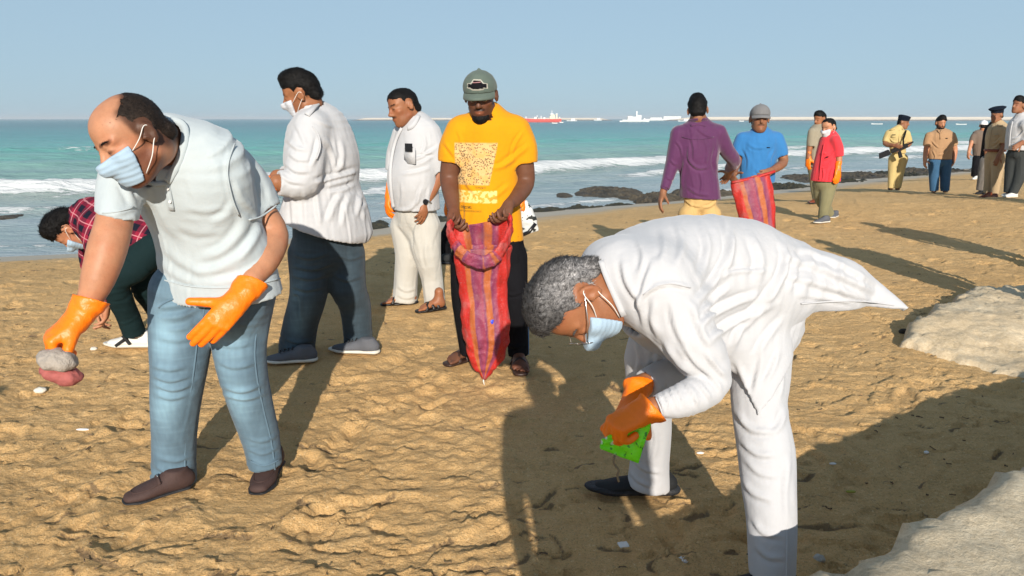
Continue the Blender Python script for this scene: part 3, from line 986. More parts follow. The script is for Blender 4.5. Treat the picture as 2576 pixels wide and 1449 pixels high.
def face_paint(V, H, col, brow=(.25, .2, .18), stubble=0.0, lips=(.95, .62, .58), mous=0.0, beard=0.0, bald_rim=0.0):
    L = H.loc(V)
    x, y, z = np.abs(L[:, 0]), L[:, 1], L[:, 2]
    inh = (np.linalg.norm(L * [1.1, .9, .85], axis=1) < .13)
    wob = noise3(L * 90) * .004
    b = smooth01(-np.abs((z + wob) - (.0265 - .10 * (x - .03) ** 2 * 20)), -.0065, -.003) * smooth01(y, .05, .065) * smooth01(x, .006, .013) * smooth01(-x, -.056, -.05)
    mix = lambda m, c: col * (1 - m[:, None]) + m[:, None] * np.asarray(c) * 1.0
    col = mix(b * inh * .9, np.asarray(brow))
    ey = smooth01(-np.sqrt(((x - .031) / .0135) ** 2 + ((z - .001 + .004 * noise3(L * 50)) / .0048) ** 2), -1.25, -.6) * (y > .055) * inh
    col = mix(ey * .85, (.13, .10, .10))
    lp = smooth01(-np.sqrt((x / .025) ** 2 + ((z + .0615) / .013) ** 2), -1.1, -.8) * (y > .08) * inh
    col = mix(lp * .6, np.asarray(lips))
    ns = noise3(L * 260) * .25
    if stubble or beard:
        jaw = smooth01(-z, .012, .045) * smooth01(y + .25 * (-z - .05), -.02, .012) * (1 - lp) * inh * smooth01(z, -.145, -.12)
        jaw *= 1 - smooth01(-z, -.01, .04) * smooth01(.045 - x, 0, .015) * smooth01(y, .07, .085) * smooth01(z, -.05, -.035)
        col = mix(np.clip(jaw * (max(stubble, beard) + ns * .5), 0, 1), (.16, .14, .14) if beard else (.33, .27, .25))
    if mous:
        mm = smooth01(-np.sqrt((x / .032) ** 2 + ((z + .046 + x * .15) / .009) ** 2), -1.15, -.75) * (y > .07) * inh
        col = mix(np.clip(mm * (mous + ns * .4), 0, 1), (.12, .1, .1))
    chk = np.exp(-((x - .045) / .02) ** 2 - ((z + .02) / .02) ** 2) * (y > .04) * inh
    col = col * (1 + chk[:, None] * np.array([.08, -.06, -.08]))
    if bald_rim:
        m = hair_region_h(L, 'rim') * smooth01(-L[:, 1], -.040, -.010)
        col = mix(np.clip(m * bald_rim, 0, 1), (.20, .18, .18))
    return col
def hair_region_h(L, style):
    x, y, z = np.abs(L[:, 0]), L[:, 1], L[:, 2]
    d1 = (np.sqrt((x / .078) ** 2 + ((y - .052) / .10) ** 2 + ((z - .115) / .082) ** 2) - 1) * .08
    d = np.minimum(d1, np.maximum((.006 + .25 * np.maximum(z, 0)) - y, z - .060))
    return smooth01(d + .008 * noise3(L * 60), -.016, .003) * smooth01(z + np.clip(-y, 0, .05) * .8, -.05, -.01)

def hair_shell(h, H, style='short', thick=.012, seed=0, amp=.006, freq=55, top=0.0):
    """hair as its own volume over the skull, cut along the hairline"""
    s, R = H.s, H.R
    F = Field(h)
    t = thick
    F.ell(H.w((0, -.018, .032)), R, np.array((.0755 + t * .75, .0955 + t * .75, .088 + t)) * s, .01 * s)
    F.ell(H.w((0, .018, .052)), R, np.array((.066 + t * .8, .068 + t * .7, .064 + t)) * s, .02 * s)
    F.chain([H.w((-.03, -.085, -.03)), H.w((.03, -.085, -.03))], [.026 * s + t * .3] * 2, .03 * s, sub=1)
    if top: F.ell(H.w((0, .015, .112)), R, np.array((.058, .072, .03 + top)) * s, .03 * s)
    c, Rt = H.c, R
    def L_(X, Y, Z):
        x, y, z = X - np.float32(c[0]), Y - np.float32(c[1]), Z - np.float32(c[2])
        return [(x * np.float32(Rt[0, j]) + y * np.float32(Rt[1, j]) + z * np.float32(Rt[2, j])) / np.float32(s) for j in range(3)]
    def face(X, Y, Z):                       # region without hair
        x, y, z = L_(X, Y, Z)
        ax_ = np.abs(x)
        if style == 'rim':
            d1 = np.sqrt((x / .078) ** 2 + ((y - .052) / .10) ** 2 + ((z - .115) / .082) ** 2) - 1
            d1 = -d1 * .08
            front = np.minimum(y - (-.006 + .22 * np.maximum(z, 0)), .066 - z)
            r = np.maximum(d1, front) + .004 * np.sin(ax_ * 160) * np.cos(y * 130) + .003 * np.sin(z * 410 + y * 300)
        else:
            hl = .068 + .010 * np.cos(ax_ * 60) - .25 * np.maximum(ax_ - .045, 0)
            if style == 'receding': hl = hl + .012 + .020 * np.exp(-((ax_ - .035) / .016) ** 2)
            front = np.minimum(y - (.010 + .35 * np.maximum(z - .0, 0)), hl - z)
            r = front
        r = np.maximum(r, np.minimum(-.012 - z + .0 * y, y + .052))       # below the ears only the nape keeps hair
        r = np.maximum(r, -.072 - z)
        ear = .030 - np.sqrt((y + .012) ** 2 + (z + .004) ** 2) - (.07 - ax_) * 3
        r = np.maximum(r, np.minimum(ear, ax_ - .06))
        return np.asarray(r * s, np.float32) * -1.0
    lo, hi = H.c - .16 * s, H.c + .16 * s
    F.func(face, lo, hi, k=.004, op='s')
    V, Q, g = F.mesh(smooth_it=1)
    n = noise3(H.loc(V) * freq + seed) + .6 * noise3(H.loc(V) * freq * 2.2 + seed)
    V = V + g * (n * amp * s)[:, None]
    return V, Q

def add_hand(F, wrist, d, n, thumb, sc=1.0, curl=(20, 25, 22), spread=.06, fat=0.0, thumb_out=.75, thumb_curl=15, k=.008, pinch=0):
    """palm, five unequal fingers with knuckle bends, and a thumb leaving the side of the palm.
    d: wrist -> knuckles, n: palm side, thumb: +1/-1 side of d x n on which the thumb sits"""
    d = unit(d); n = unit(np.asarray(n, float) - d * (np.asarray(n, float) @ d)); s = np.cross(d, n) * thumb
    w = np.asarray(wrist, float)
    Lp = lambda a, b, c: w + (d * a + s * b + n * c) * sc
    off = [(.088, .030), (.092, .010), (.088, -.010), (.078, -.028)]
    lens = [(.044, .026, .022), (.049, .030, .024), (.046, .028, .023), (.035, .021, .020)]
    for i, (a, b) in enumerate(off):
        F.chain([Lp(.0, b * .55, 0), Lp(a * .55, b * .9, 0), Lp(a, b, 0)], [(.017 + fat) * sc, (.0145 + fat) * sc, (.0112 + fat) * sc], .014 * sc, sub=1)
        ang = 0
        p = Lp(a, b, 0)
        pts, rr = [p], [(.0105 + fat) * sc]
        c_ = curl if np.ndim(curl) == 1 else curl[i]
        for j, L in enumerate(lens[i]):
            ang += math.radians(c_[j] * (1 + .10 * (i - 1)))
            dd = d * math.cos(ang) + n * math.sin(ang) + s * spread * (1.2 - i * .9)
            p = p + unit(dd) * L * sc
            pts.append(p); rr.append((.0098 - .0008 * j + fat) * sc)
        F.chain(pts, rr, k * sc * .5, sub=2)
    F.chain([Lp(.045, .0, .006), Lp(.06, .0, .004)], [.022 * sc, .020 * sc], .02 * sc, sub=1)
    t0 = Lp(.020, .020, .006)
    td = unit(d * (1 - thumb_out * .55) + s * thumb_out + n * .35)
    t1 = t0 + td * .046 * sc
    ta = math.radians(thumb_curl)
    td2 = unit(td * math.cos(ta) + (d * .75 + n * .5) * math.sin(ta)); t2 = t1 + td2 * .036 * sc
    td3 = unit(td2 * math.cos(ta) + (d * .75 + n * .5) * math.sin(ta)); t3 = t2 + td3 * .028 * sc
    F.chain([t0, t1, t2, t3], [(.018 + fat) * sc, (.0135 + fat) * sc, (.0115 + fat) * sc, (.0098 + fat) * sc], .014 * sc, sub=2)
    return w + d * .09 * sc

class Person:
    """one figure: an Empty at the feet; body mesh, hair and clothes are its children"""
    def __init__(s, label, Y0, h, base_px, skin, group=None, cat="person"):
        s.Y0, s.h = Y0, h
        b = at(base_px[0], base_px[1], Y0)
        s.base = b
        s.e = empty("person", b, label, cat, group)
        s.body = Field(h)
        s.skin = skin
        s.heads = None
    def P(s, q):
        return at(q[0], q[1], s.Y0 + (q[2] if len(q) > 2 else 0))
    def pts(s, L):
        """[(px, py, dY, r_px)] -> points, radii in metres"""
        P = [at(q[0], q[1], s.Y0 + q[2]) for q in L]
        return P, [q[3] * mpp(p) for q, p in zip(L, P)]
    def spine(s, L, yaw, ratio=.68):
        """[(px,py,dY,half width seen in px)], yaw: 0 faces the camera, -90 faces image left, 180 from behind"""
        P = [at(q[0], q[1], s.Y0 + q[2]) for q in L]
        a = math.radians(yaw)
        V = np.array([q[3] * mpp(p) for q, p in zip(L, P)])
        rat = np.array([q[4] if len(q) > 4 else ratio for q in L])
        wx = V / np.sqrt(math.cos(a) ** 2 + (rat * math.sin(a)) ** 2)
        s.u = np.array([math.cos(a), math.sin(a), 0.0])
        s.fwd_h = np.array([math.sin(a), -math.cos(a), 0.0])
        return P, wx, wx * rat
    def finish(s, F, name, mat, thick=None, smooth=1, bones=None, seed=0, col=None, attrs=None, parent=None, gcuts=(), pat=None, strokes=None, calm=None):
        V, Q, g = F.mesh(thick=thick, smooth_it=smooth, gcuts=gcuts)
        dsp = np.zeros(len(V))
        if bones: dsp += folds(V, bones, seed)
        if strokes: dsp += fold_strokes(V, g, strokes)
        if thick: dsp = np.where(F.inner, -.010, np.maximum(dsp, -.013))
        if calm is not None: dsp = dsp * smooth01(np.linalg.norm(V - calm, axis=1), .095, .16)
        V = V + g * dsp[:, None]
        s.V = V; s.S, s.Z = to_px(V)
        at_ = {}
        if pat is not None:
            o, M = pat
            at_["pat"] = (V - o) @ M
        c = col(V) if callable(col) else (np.ones((len(V), 3)) if col is None else col)
        return new_mesh(name, V, Q, mat, parent or s.e, s.base, col=c, attrs=at_)
    def hair(s, V, Q, mat, H, n=2600, length=.022, lift=.35, width=.0011, seed=0, name="hair", var=.5, comb=(0, -.8, -.6), base=None):
        """hair volume with loose strands standing off it, all one mesh"""
        rs = np.random.RandomState(seed + 100)
        n0 = len(V)
        e1, e2 = V[Q[:, 1]] - V[Q[:, 0]], V[Q[:, 3]] - V[Q[:, 0]]
        fn = np.cross(e1, e2); fn /= np.maximum(np.linalg.norm(fn, axis=1), 1e-9)[:, None]
        k = rs.randint(0, len(Q), n)
        w = rs.rand(n, 2, 1)
        p = V[Q[k, 0]] * (1 - w[:, 0]) * (1 - w[:, 1]) + V[Q[k, 1]] * w[:, 0] * (1 - w[:, 1]) + V[Q[k, 2]] * w[:, 0] * w[:, 1] + V[Q[k, 3]] * (1 - w[:, 0]) * w[:, 1]
        nn = fn[k]
        cd = H.R @ np.asarray(comb, float)
        sw = np.stack([noise3(p * 28 + q) for q in (1, 21, 41)], 1) * 1.6
        d = cd + sw + rs.normal(0, .35, (n, 3))
        d = d - nn * (d * nn).sum(1)[:, None]
        d /= np.maximum(np.linalg.norm(d, axis=1), 1e-6)[:, None]
        L = (length * (.5 + rs.rand(n)))[:, None]
        a = p - nn * .002
        b_ = p + nn * (lift * .45 * L) + d * L * .5
        c = p + nn * (lift * .55 * L) + d * L * .95 + rs.normal(0, .0015, (n, 3))
        sd = np.cross(d, nn); wd = width * (.7 + .6 * rs.rand(n))[:, None] * H.s
        X = np.concatenate([V, np.stack([a - sd * wd, a + sd * wd, b_ - sd * wd * .8, b_ + sd * wd * .8, c - sd * wd * .15, c + sd * wd * .15], 1).reshape(-1, 3)])
        i = n0 + 6 * np.arange(n)[:, None]
        F = np.concatenate([Q, i + np.array([[0, 1, 3, 2]]), i + np.array([[2, 3, 5, 4]])])
        col = np.ones((len(X), 3), np.float32)
        if base is not None: col[:n0] = base(H.loc(V))[:, None]
        g = np.clip(1 + var * rs.normal(0, 1, n), .35, 2.6)
        col[n0:] = np.repeat(g * (base(H.loc(p)) if base is not None else 1), 6)[:, None]
        return new_mesh(name, X, F, mat, s.e, s.base, col=col)
    def surf(s, x, y, off=.003, rad=7):
        """the point of the last finished garment seen at photo pixel x, y"""
        d2 = (s.S[:, 0] - x) ** 2 + (s.S[:, 1] - y) ** 2
        m = d2 < rad * rad
        z = s.Z[m].min() if m.any() else s.Z[np.argmin(d2)]
        return CAMP + ray(x, y) * (z - off)
    def strip(s, px, w, mat, name, parent, off=.003, sub=5, th=.0025, rad=7):
        C = catmull(np.array(px, float), sub)
        P = np.array([s.surf(x, y, off, rad) for x, y in C])
        for _ in range(2): P[1:-1] = .25 * P[:-2] + .5 * P[1:-1] + .25 * P[2:]
        V, F = [], []
        for i in range(len(P)):
            t = unit(P[min(i + 1, len(P) - 1)] - P[max(i - 1, 0)]); sd = unit(np.cross(t, FWD)); b = np.cross(sd, t); b = b if b @ FWD > 0 else -b
            ww = w * mpp(P[i]) / 2
            V += [P[i] - sd * ww + b * (th + off), P[i] - sd * ww * .85 - b * .0005, P[i] + sd * ww * .85 - b * .0005, P[i] + sd * ww + b * (th + off)]
        for i in range(len(P) - 1):
            for k in range(4): F.append((i * 4 + k, i * 4 + (k + 1) % 4, (i + 1) * 4 + (k + 1) % 4, (i + 1) * 4 + k))
        F += [(3, 2, 1, 0), tuple(4 * (len(P) - 1) + k for k in range(4))]
        return new_mesh(name, V, F, mat, parent, s.base, True)
    def add(s, name, V, Q, mat, parent=None, col=None):
        return new_mesh(name, V, Q, mat, parent or s.e, s.base, col=col)

def seg(P, i, j): return np.asarray(P[i]), np.asarray(P[j])
def endcut(P, i=-1, j=-2):
    a, b = np.asarray(P[i]), np.asarray(P[j])
    return (a, a - b)

def mask_mesh(per, H, h, mat, strapmat, down=0.0):
    """pleated face mask over nose and jaw with its two ear loops"""
    s = H.s
    F = Field(h)
    t = .009
    R = H.R
    F.ell(H.w((0, .030, -.030)), R, np.array((.060 + t, .068 + t, .080 + t)) * s, .02 * s)
    F.ell(H.w((0, .036, -.072)), R, np.array((.052 + t, .056 + t, .048 + t)) * s, .02 * s)
    F.chain([H.w((0, .094, .0)), H.w((0, .110, -.028))], np.array((.020, .026)) * s, .025 * s, sub=1)
    for q in (-1, 1): F.ell(H.w((q * .044, .060, -.026)), R, np.array((.027, .027, .030)) * s, .02 * s)
    c, f, u, l = H.c, R[:, 1], R[:, 2], R[:, 0]
    top, bot, back = -.014 - down, -.110 - down * .5, .046
    cuts = [(H.w((0, .1, top + .004)), u * 1.0 + f * .10), (H.w((0, 0, bot)), -u + f * .1), (H.w((0, back, 0)), -f - u * .15)]
    V, Q, g = F.mesh(thick=.010 * s, smooth_it=1, gcuts=cuts)
    L = H.loc(V)
    pl = np.abs(np.mod((L[:, 2] + .012 * np.abs(L[:, 0]) / .06) * 62, 1) - .5) * 2
    V = V + g * ((pl - .5) * .0016 * s + noise3(L * np.array([22, 22, 50])) * .0035 * s + noise3(L * 18 + 7) * .0035 * s)[:, None]
    m = new_mesh("face_mask", V, Q, mat, per.e, per.base, col=np.ones((len(V), 3)))
    for q in (-1, 1):
        for (z0, ze) in ((top - .012, .018), (bot + .02, -.026)):
            a, b = np.array((q * .058, back + .006, z0)), np.array((q * .087, -.012, ze))
            mid = (a + b) / 2 + np.array((q * .014, 0, 0))
            P = catmull([H.w(a), H.w(mid), H.w(b), H.w(b + np.array((0, -.016, -.008 * np.sign(ze))))], 4)
            mb = MB(); mb.tube(P, .00135 * s, 6)
            mb.build("ear_loop", strapmat, m, per.base, True)
    return m

def eyes(per, H, mw, mdk, look=-.25):
    for q in (-1, 1):
        mb = MB()
        n, m_ = 8, 12
        c = np.array((q * .031, .0795, .002)); r = .0132
        V, F = [], []
        for i in range(n + 1):
            for k in range(m_):
                th, ph = math.pi * i / n, 2 * math.pi * k / m_
                V.append(H.w(c + r * np.array((math.sin(th) * math.cos(ph), math.cos(th), math.sin(th) * math.sin(ph)))))
        for i in range(n):
            for k in range(m_): F.append((i * m_ + k, i * m_ + (k + 1) % m_, (i + 1) * m_ + (k + 1) % m_, (i + 1) * m_ + k))
        mi = [1 if (i < 2) else 0 for i in range(n) for k in range(m_)]
        new_mesh("eye", V, F, [mw, mdk], per.e, per.base, True, mi)

def shoe(per, heel, toe, width, mat, sole_mat, ht=.085, sole=.022, up=(0, 0, 1), h=None, name="shoe", extra=None, label=None, lace=None):
    heel, toe = np.asarray(heel, float), np.asarray(toe, float)
    d = unit(toe - heel); L = np.linalg.norm(toe - heel); up = unit(np.asarray(up, float) - d * (np.asarray(up, float) @ d)); u = np.cross(d, up)
    h = h or per.h
    F = Field(h)
    X = lambda t, z: heel + d * L * t + up * z
    w = width
    F.loft([X(.08, ht * .50), X(.25, ht * .56), X(.45, ht * .45), X(.68, ht * .34), X(.88, ht * .27)],
           np.array((.36, .37, .42, .5, .36)) * w, np.array((.52, .56, .46, .35, .26)) * ht, u, capf=1.2, cuts=[(heel + up * sole * .8, -up)])
    F.chain([X(.2, ht * .6), X(.17, ht * 1.25)], [.36 * w, .38 * w], .03, cuts=[(X(.17, ht * 1.12), up)], sub=1)
    o = per.finish(F, name, mat, smooth=1)
    S = Field(h)
    S.loft([X(.05, sole * .5), X(.3, sole * .5), X(.5, sole * .5), X(.75, sole * .55), X(.93, sole * .8)],
           np.array((.40, .40, .43, .53, .38)) * w, np.array((1, 1, 1, 1, 1)) * sole * .62, u, capf=2.2,
           cuts=[(heel - up * .002, -up), (heel + up * sole, up)])
    per.finish(S, "sole", sole_mat, parent=o, smooth=0)
    if name == "loafer":
        cz, dz, wx_ = np.array((.50, .56, .45, .34, .27)) * ht, np.array((.52, .56, .46, .35, .26)) * ht, np.array((.36, .37, .42, .5, .36)) * w
        ts = np.array((.08, .25, .45, .68, .88))
        def top(t, x):
            c_, d_, q = np.interp(t, ts, cz), np.interp(t, ts, dz), np.interp(t, ts, wx_)
            return X(t, c_ + d_ * math.sqrt(max(0.05, 1 - (x / q) ** 2)) + .001) + u * x
        mb = MB(); mb.tube(catmull(np.array([top(.42, -.30 * w), top(.62, -.36 * w), top(.80, -.24 * w), top(.86, 0), top(.80, .24 * w), top(.62, .36 * w), top(.42, .30 * w)]), 4), .0028, 6)
        mb.build("apron_seam", mat, o, per.base, True)
        mb = MB(); mb.tube(catmull(np.array([top(.46, x * w) + up * .003 for x in (-.36, -.2, 0, .2, .36)]), 3), .0065, 6); mb.build("strap", mat, o, per.base, True)
        mb = MB(); mb.tube([top(.46, -.09 * w) + up * .009, top(.46, .09 * w) + up * .009], .004, 8); mb.build("buckle", METAL, o, per.base, True)
    if label: o["label"] = label
    return o
def foot_bare(F, heel, toe, w, ht=.07):
    """a bare foot with five toes, for sandals"""
    heel, toe = np.asarray(heel, float), np.asarray(toe, float)
    d = unit(toe - heel); L = np.linalg.norm(toe - heel); up = np.array((0, 0, 1.0)); up = unit(up - d * (up @ d)); u = np.cross(d, up)
    X = lambda t, z, x=0: heel + d * L * t + up * z + u * x
    F.chain([X(.08, .035), X(.22, .05)], [.032, .036], .02, sub=1)
    F.loft([X(.15, .042), X(.4, .04), X(.62, .03), X(.78, .022)], np.array((.34, .36, .46, .5)) * w, [.034, .030, .024, .016], u, capf=1)
    F.chain([X(.16, .05), X(.14, .13)], [.036, .036], .03, sub=1)
    for i, x in enumerate((-.40, -.2, 0, .2, .38)):
        F.chain([X(.74, .018, x * w), X(.9 - .02 * i * (1 if i else 0), .014, x * w * 1.02), X(1.0 - .035 * i, .012, x * w)], [.012, .0105 - .0008 * i, .0095 - .0008 * i], .006, sub=1)
    return X
def sandal(per, heel, toe, w, mat, h, name="sandal"):
    heel, toe = np.asarray(heel, float), np.asarray(toe, float)
    d = unit(toe - heel); L = np.linalg.norm(toe - heel); up = np.array((0, 0, 1.0)); up = unit(up - d * (up @ d)); u = np.cross(d, up)
    X = lambda t, z, x=0: heel + d * L * t + up * z + u * x
    S = Field(h)
    S.loft([X(.03, -.004), X(.3, -.004), X(.55, -.004), X(.95, -.004)], np.array((.38, .40, .48, .42)) * w, [.016] * 4, u, capf=2, cuts=[(X(0, .006), up), (X(0, -.014), -up)])
    for (t0, x0, t1, x1) in ((.42, -.5, .70, .5), (.42, .5, .70, -.5), (.25, -.42, .25, .42)):
        pts = []
        for k in range(9):
            a = k / 8
            zz = .004 + (.062 if t0 == .25 else .052) * math.sin(math.pi * a) ** .6
            pts.append(X(t0 + (t1 - t0) * a, zz if t0 != .25 else zz, (x0 + (x1 - x0) * a) * w))
        S.loft(pts, [.014] * 9, [.0055] * 9, d, k=.004, sub=1, capf=.5)
    return per.finish(S, name, mat, smooth=0)
# ------------------------------------------------------------------ shared materials
SKIN_TAN = skin_mat("skin_tan", (.43, .205, .115))
SKIN_BROWN = skin_mat("skin_brown", (.285, .118, .055))
SKIN_DEEP = skin_mat("skin_deep", (.140, .060, .034))
SKIN_MID = skin_mat("skin_mid", (.255, .115, .060))
HAIR_BLACK = hair_mat("hair_black", (.0055, .005, .005))
HAIR_BROWN = hair_mat("hair_dark_brown", (.017, .012, .0095))
HAIR_GREY = hair_mat("hair_grey", (.060, .058, .060), (.17, .165, .165))
EYE_WHITE = plain("eye_white", (.42, .37, .34), .25, nvar=.03)
EYE_DARK = plain("eye_dark", (.015, .01, .008), .15, nvar=.05)
MASK_BLUE = fabric("mask_blue", (.33, .45, .565), .8, .04, 1500, .15, .1, crease=.15)
MASK_WHITE = fabric("mask_white", (.52, .54, .58), .8, .04, 1500, .15, .1, crease=.15)
STRAP = plain("elastic_white", (.72, .70, .66), .7, nvar=.05)
WHITE_COTTON = fabric("white_cotton", (.465, .47, .485), .88, .05, 1100, .15, .2, crease=.22)
WHITE_KURTA = fabric("white_kurta", (.47, .475, .495), .88, .04, 1200, .12, .2, crease=.25)
CREAM = fabric("cream_cotton", (.465, .45, .41), .88, .06, 1000, .2, .15)
PALE_BLUE = fabric("pale_blue_cotton", (.42, .475, .50), .9, .06, 900, .25, .2)
DENIM_LIGHT = fabric("denim_light", (.105, .170, .225), .88, .18, 800, .35, .1, use_col=True)
DENIM_DARK = fabric("denim_dark", (.042, .066, .086), .85, .2, 800, .35, .1, use_col=True)
DENIM_BLUE = fabric("denim_blue", (.035, .10, .19), .85, .25, 800, .35, .1)
GREEN_BLACK = fabric("dark_green_trousers", (.008, .020, .022), .85, .2, 800, .3, .1)
BLACK_CLOTH = fabric("black_cloth", (.008, .008, .010), .85, .2, 800, .3, .1)
CHARCOAL = fabric("charcoal_cloth", (.045, .05, .05), .85, .2, 800, .3, .1)
GREY_TROUSER = fabric("grey_cloth", (.16, .145, .13), .85, .15, 800, .3, .1)
PURPLE = fabric("purple_cotton", (.085, .020, .078), .7, .2, 900, .25, .35)
TAN_TROUSER = fabric("tan_cotton", (.50, .335, .135), .85, .1, 900, .25, .1)
BLUE_TEE = fabric("blue_tee", (.030, .165, .40), .85, .1, 900, .25, .2)
RED_SHIRT = fabric("red_cotton", (.66, .035, .050), .85, .08, 900, .25, .2)
OLIVE = fabric("olive_cotton", (.20, .185, .10), .85, .15, 900, .25, .1)
KHAKI_GREY = fabric("khaki_grey", (.27, .24, .18), .85, .15, 900, .25, .1)
KHAKI_YEL = fabric("khaki_yellow", (.50, .385, .165), .85, .08, 900, .25, .1)
KHAKI = fabric("khaki_tan", (.40, .295, .175), .85, .08, 900, .25, .1)
TAN_TEE = fabric("tan_knit", (.36, .215, .115), .9, .10, 900, .25, .1)
TAUPE = fabric("taupe_knit", (.155, .115, .09), .9, .1, 900, .25, .1)
NAVY = fabric("navy_wool", (.008, .012, .022), .9, .2, 700, .3, .2)
CAP_GREEN = fabric("washed_green_canvas", (.095, .125, .105), .9, .42, 600, .4, .1)
CAP_GREY = fabric("grey_canvas", (.17, .17, .175), .9, .15, 600, .4, .1)
CAP_WHITE = fabric("white_canvas", (.72, .73, .76), .9, .05, 600, .4, .1)
SHOE_BROWN = plain("brown_suede", (.055, .030, .026), .75, nvar=.3, nscale=30, bumps=.3, bscale=200)
SHOE_BLACK = plain("black_mesh", (.010, .011, .012), .7, nvar=.3, nscale=60, bumps=.4, bscale=400)
SHOE_GREY = plain("grey_canvas_shoe", (.10, .105, .12), .8, nvar=.2, bumps=.3, bscale=300)
SHOE_WHITE = plain("white_knit_shoe", (.68, .67, .63), .7, nvar=.06, bumps=.3, bscale=300)
SOLE_WHITE = plain("white_rubber", (.62, .59, .52), .6, nvar=.1)
SOLE_BLACK = plain("black_rubber", (.018, .019, .022), .6, nvar=.2, bumps=.5, bscale=120)
SANDAL_BLACK = plain("black_leather", (.010, .009, .009), .45, nvar=.2)
SANDAL_BROWN = plain("dark_brown_leather", (.035, .017, .012), .45, nvar=.25)
LEATHER_RED = plain("red_brown_leather", (.17, .035, .012), .4, nvar=.15)
METAL = plain("steel", (.55, .55, .56), .25, metal=1, nvar=.05)
BLACK_PLASTIC = plain("black_plastic", (.010, .010, .012), .25, nvar=.1)
def rubber(name, c):
    m, nt, b = nodes(name)
    co = coords(nt)
    f = math_(nt, 'MULTIPLY_ADD', tex(nt, 16, 4, .6, co), .24, .88)
    comb = nt.nodes.new("ShaderNodeCombineColor")
    for i in range(3): nt.links.new(f, comb.inputs[i])
    nt.links.new(mixc(nt, 1.0, c, comb.outputs[0], 'MULTIPLY'), b.inputs["Base Color"])
    b.inputs["Roughness"].default_value = .42
    b.inputs["Specular IOR Level"].default_value = .4
    b.inputs["Subsurface Weight"].default_value = .06
    b.inputs["Subsurface Radius"].default_value = (.01, .004, .001)
    p = bump(nt, b, tex(nt, 42, 3, .6, co), .35, .01)
    bump(nt, b, tex(nt, 700, 2, .5, co), .12, .001, p)
    return m
ORANGE = rubber("orange_rubber", (.90, .190, .005))
def plaid():
    m, nt, b = nodes("plaid_flannel")
    p = attr(nt, "pat", "Vector")
    sx = nt.nodes.new("ShaderNodeSeparateXYZ"); nt.links.new(p, sx.inputs[0])
    def band(v, per, off, w):
        fr = math_(nt, 'FRACT', math_(nt, 'ADD', math_(nt, 'DIVIDE', v, per), off + 20))
        return math_(nt, 'LESS_THAN', fr, w)
    ax, ay = sx.outputs[0], math_(nt, 'ADD', sx.outputs[2], math_(nt, 'MULTIPLY', sx.outputs[1], .0))
    dk = math_(nt, 'ADD', math_(nt, 'MULTIPLY', band(ax, .085, 0, .45), .5), math_(nt, 'MULTIPLY', band(ay, .085, .2, .45), .5))
    col = mixc(nt, dk, (.235, .012, .035), (.006, .008, .018))
    ln = math_(nt, 'MAXIMUM', band(ax, .085, .28, .07), band(ay, .085, .48, .07))
    col = mixc(nt, math_(nt, 'MULTIPLY', ln, .75), col, (.50, .22, .24))
    nt.links.new(col, b.inputs["Base Color"]); b.inputs["Roughness"].default_value = .9
    b.inputs["Specular IOR Level"].default_value = .2
    co = coords(nt)
    bump(nt, b, tex(nt, 40, 3, .6, co), .3, .012)
    return m
PLAID = plaid()
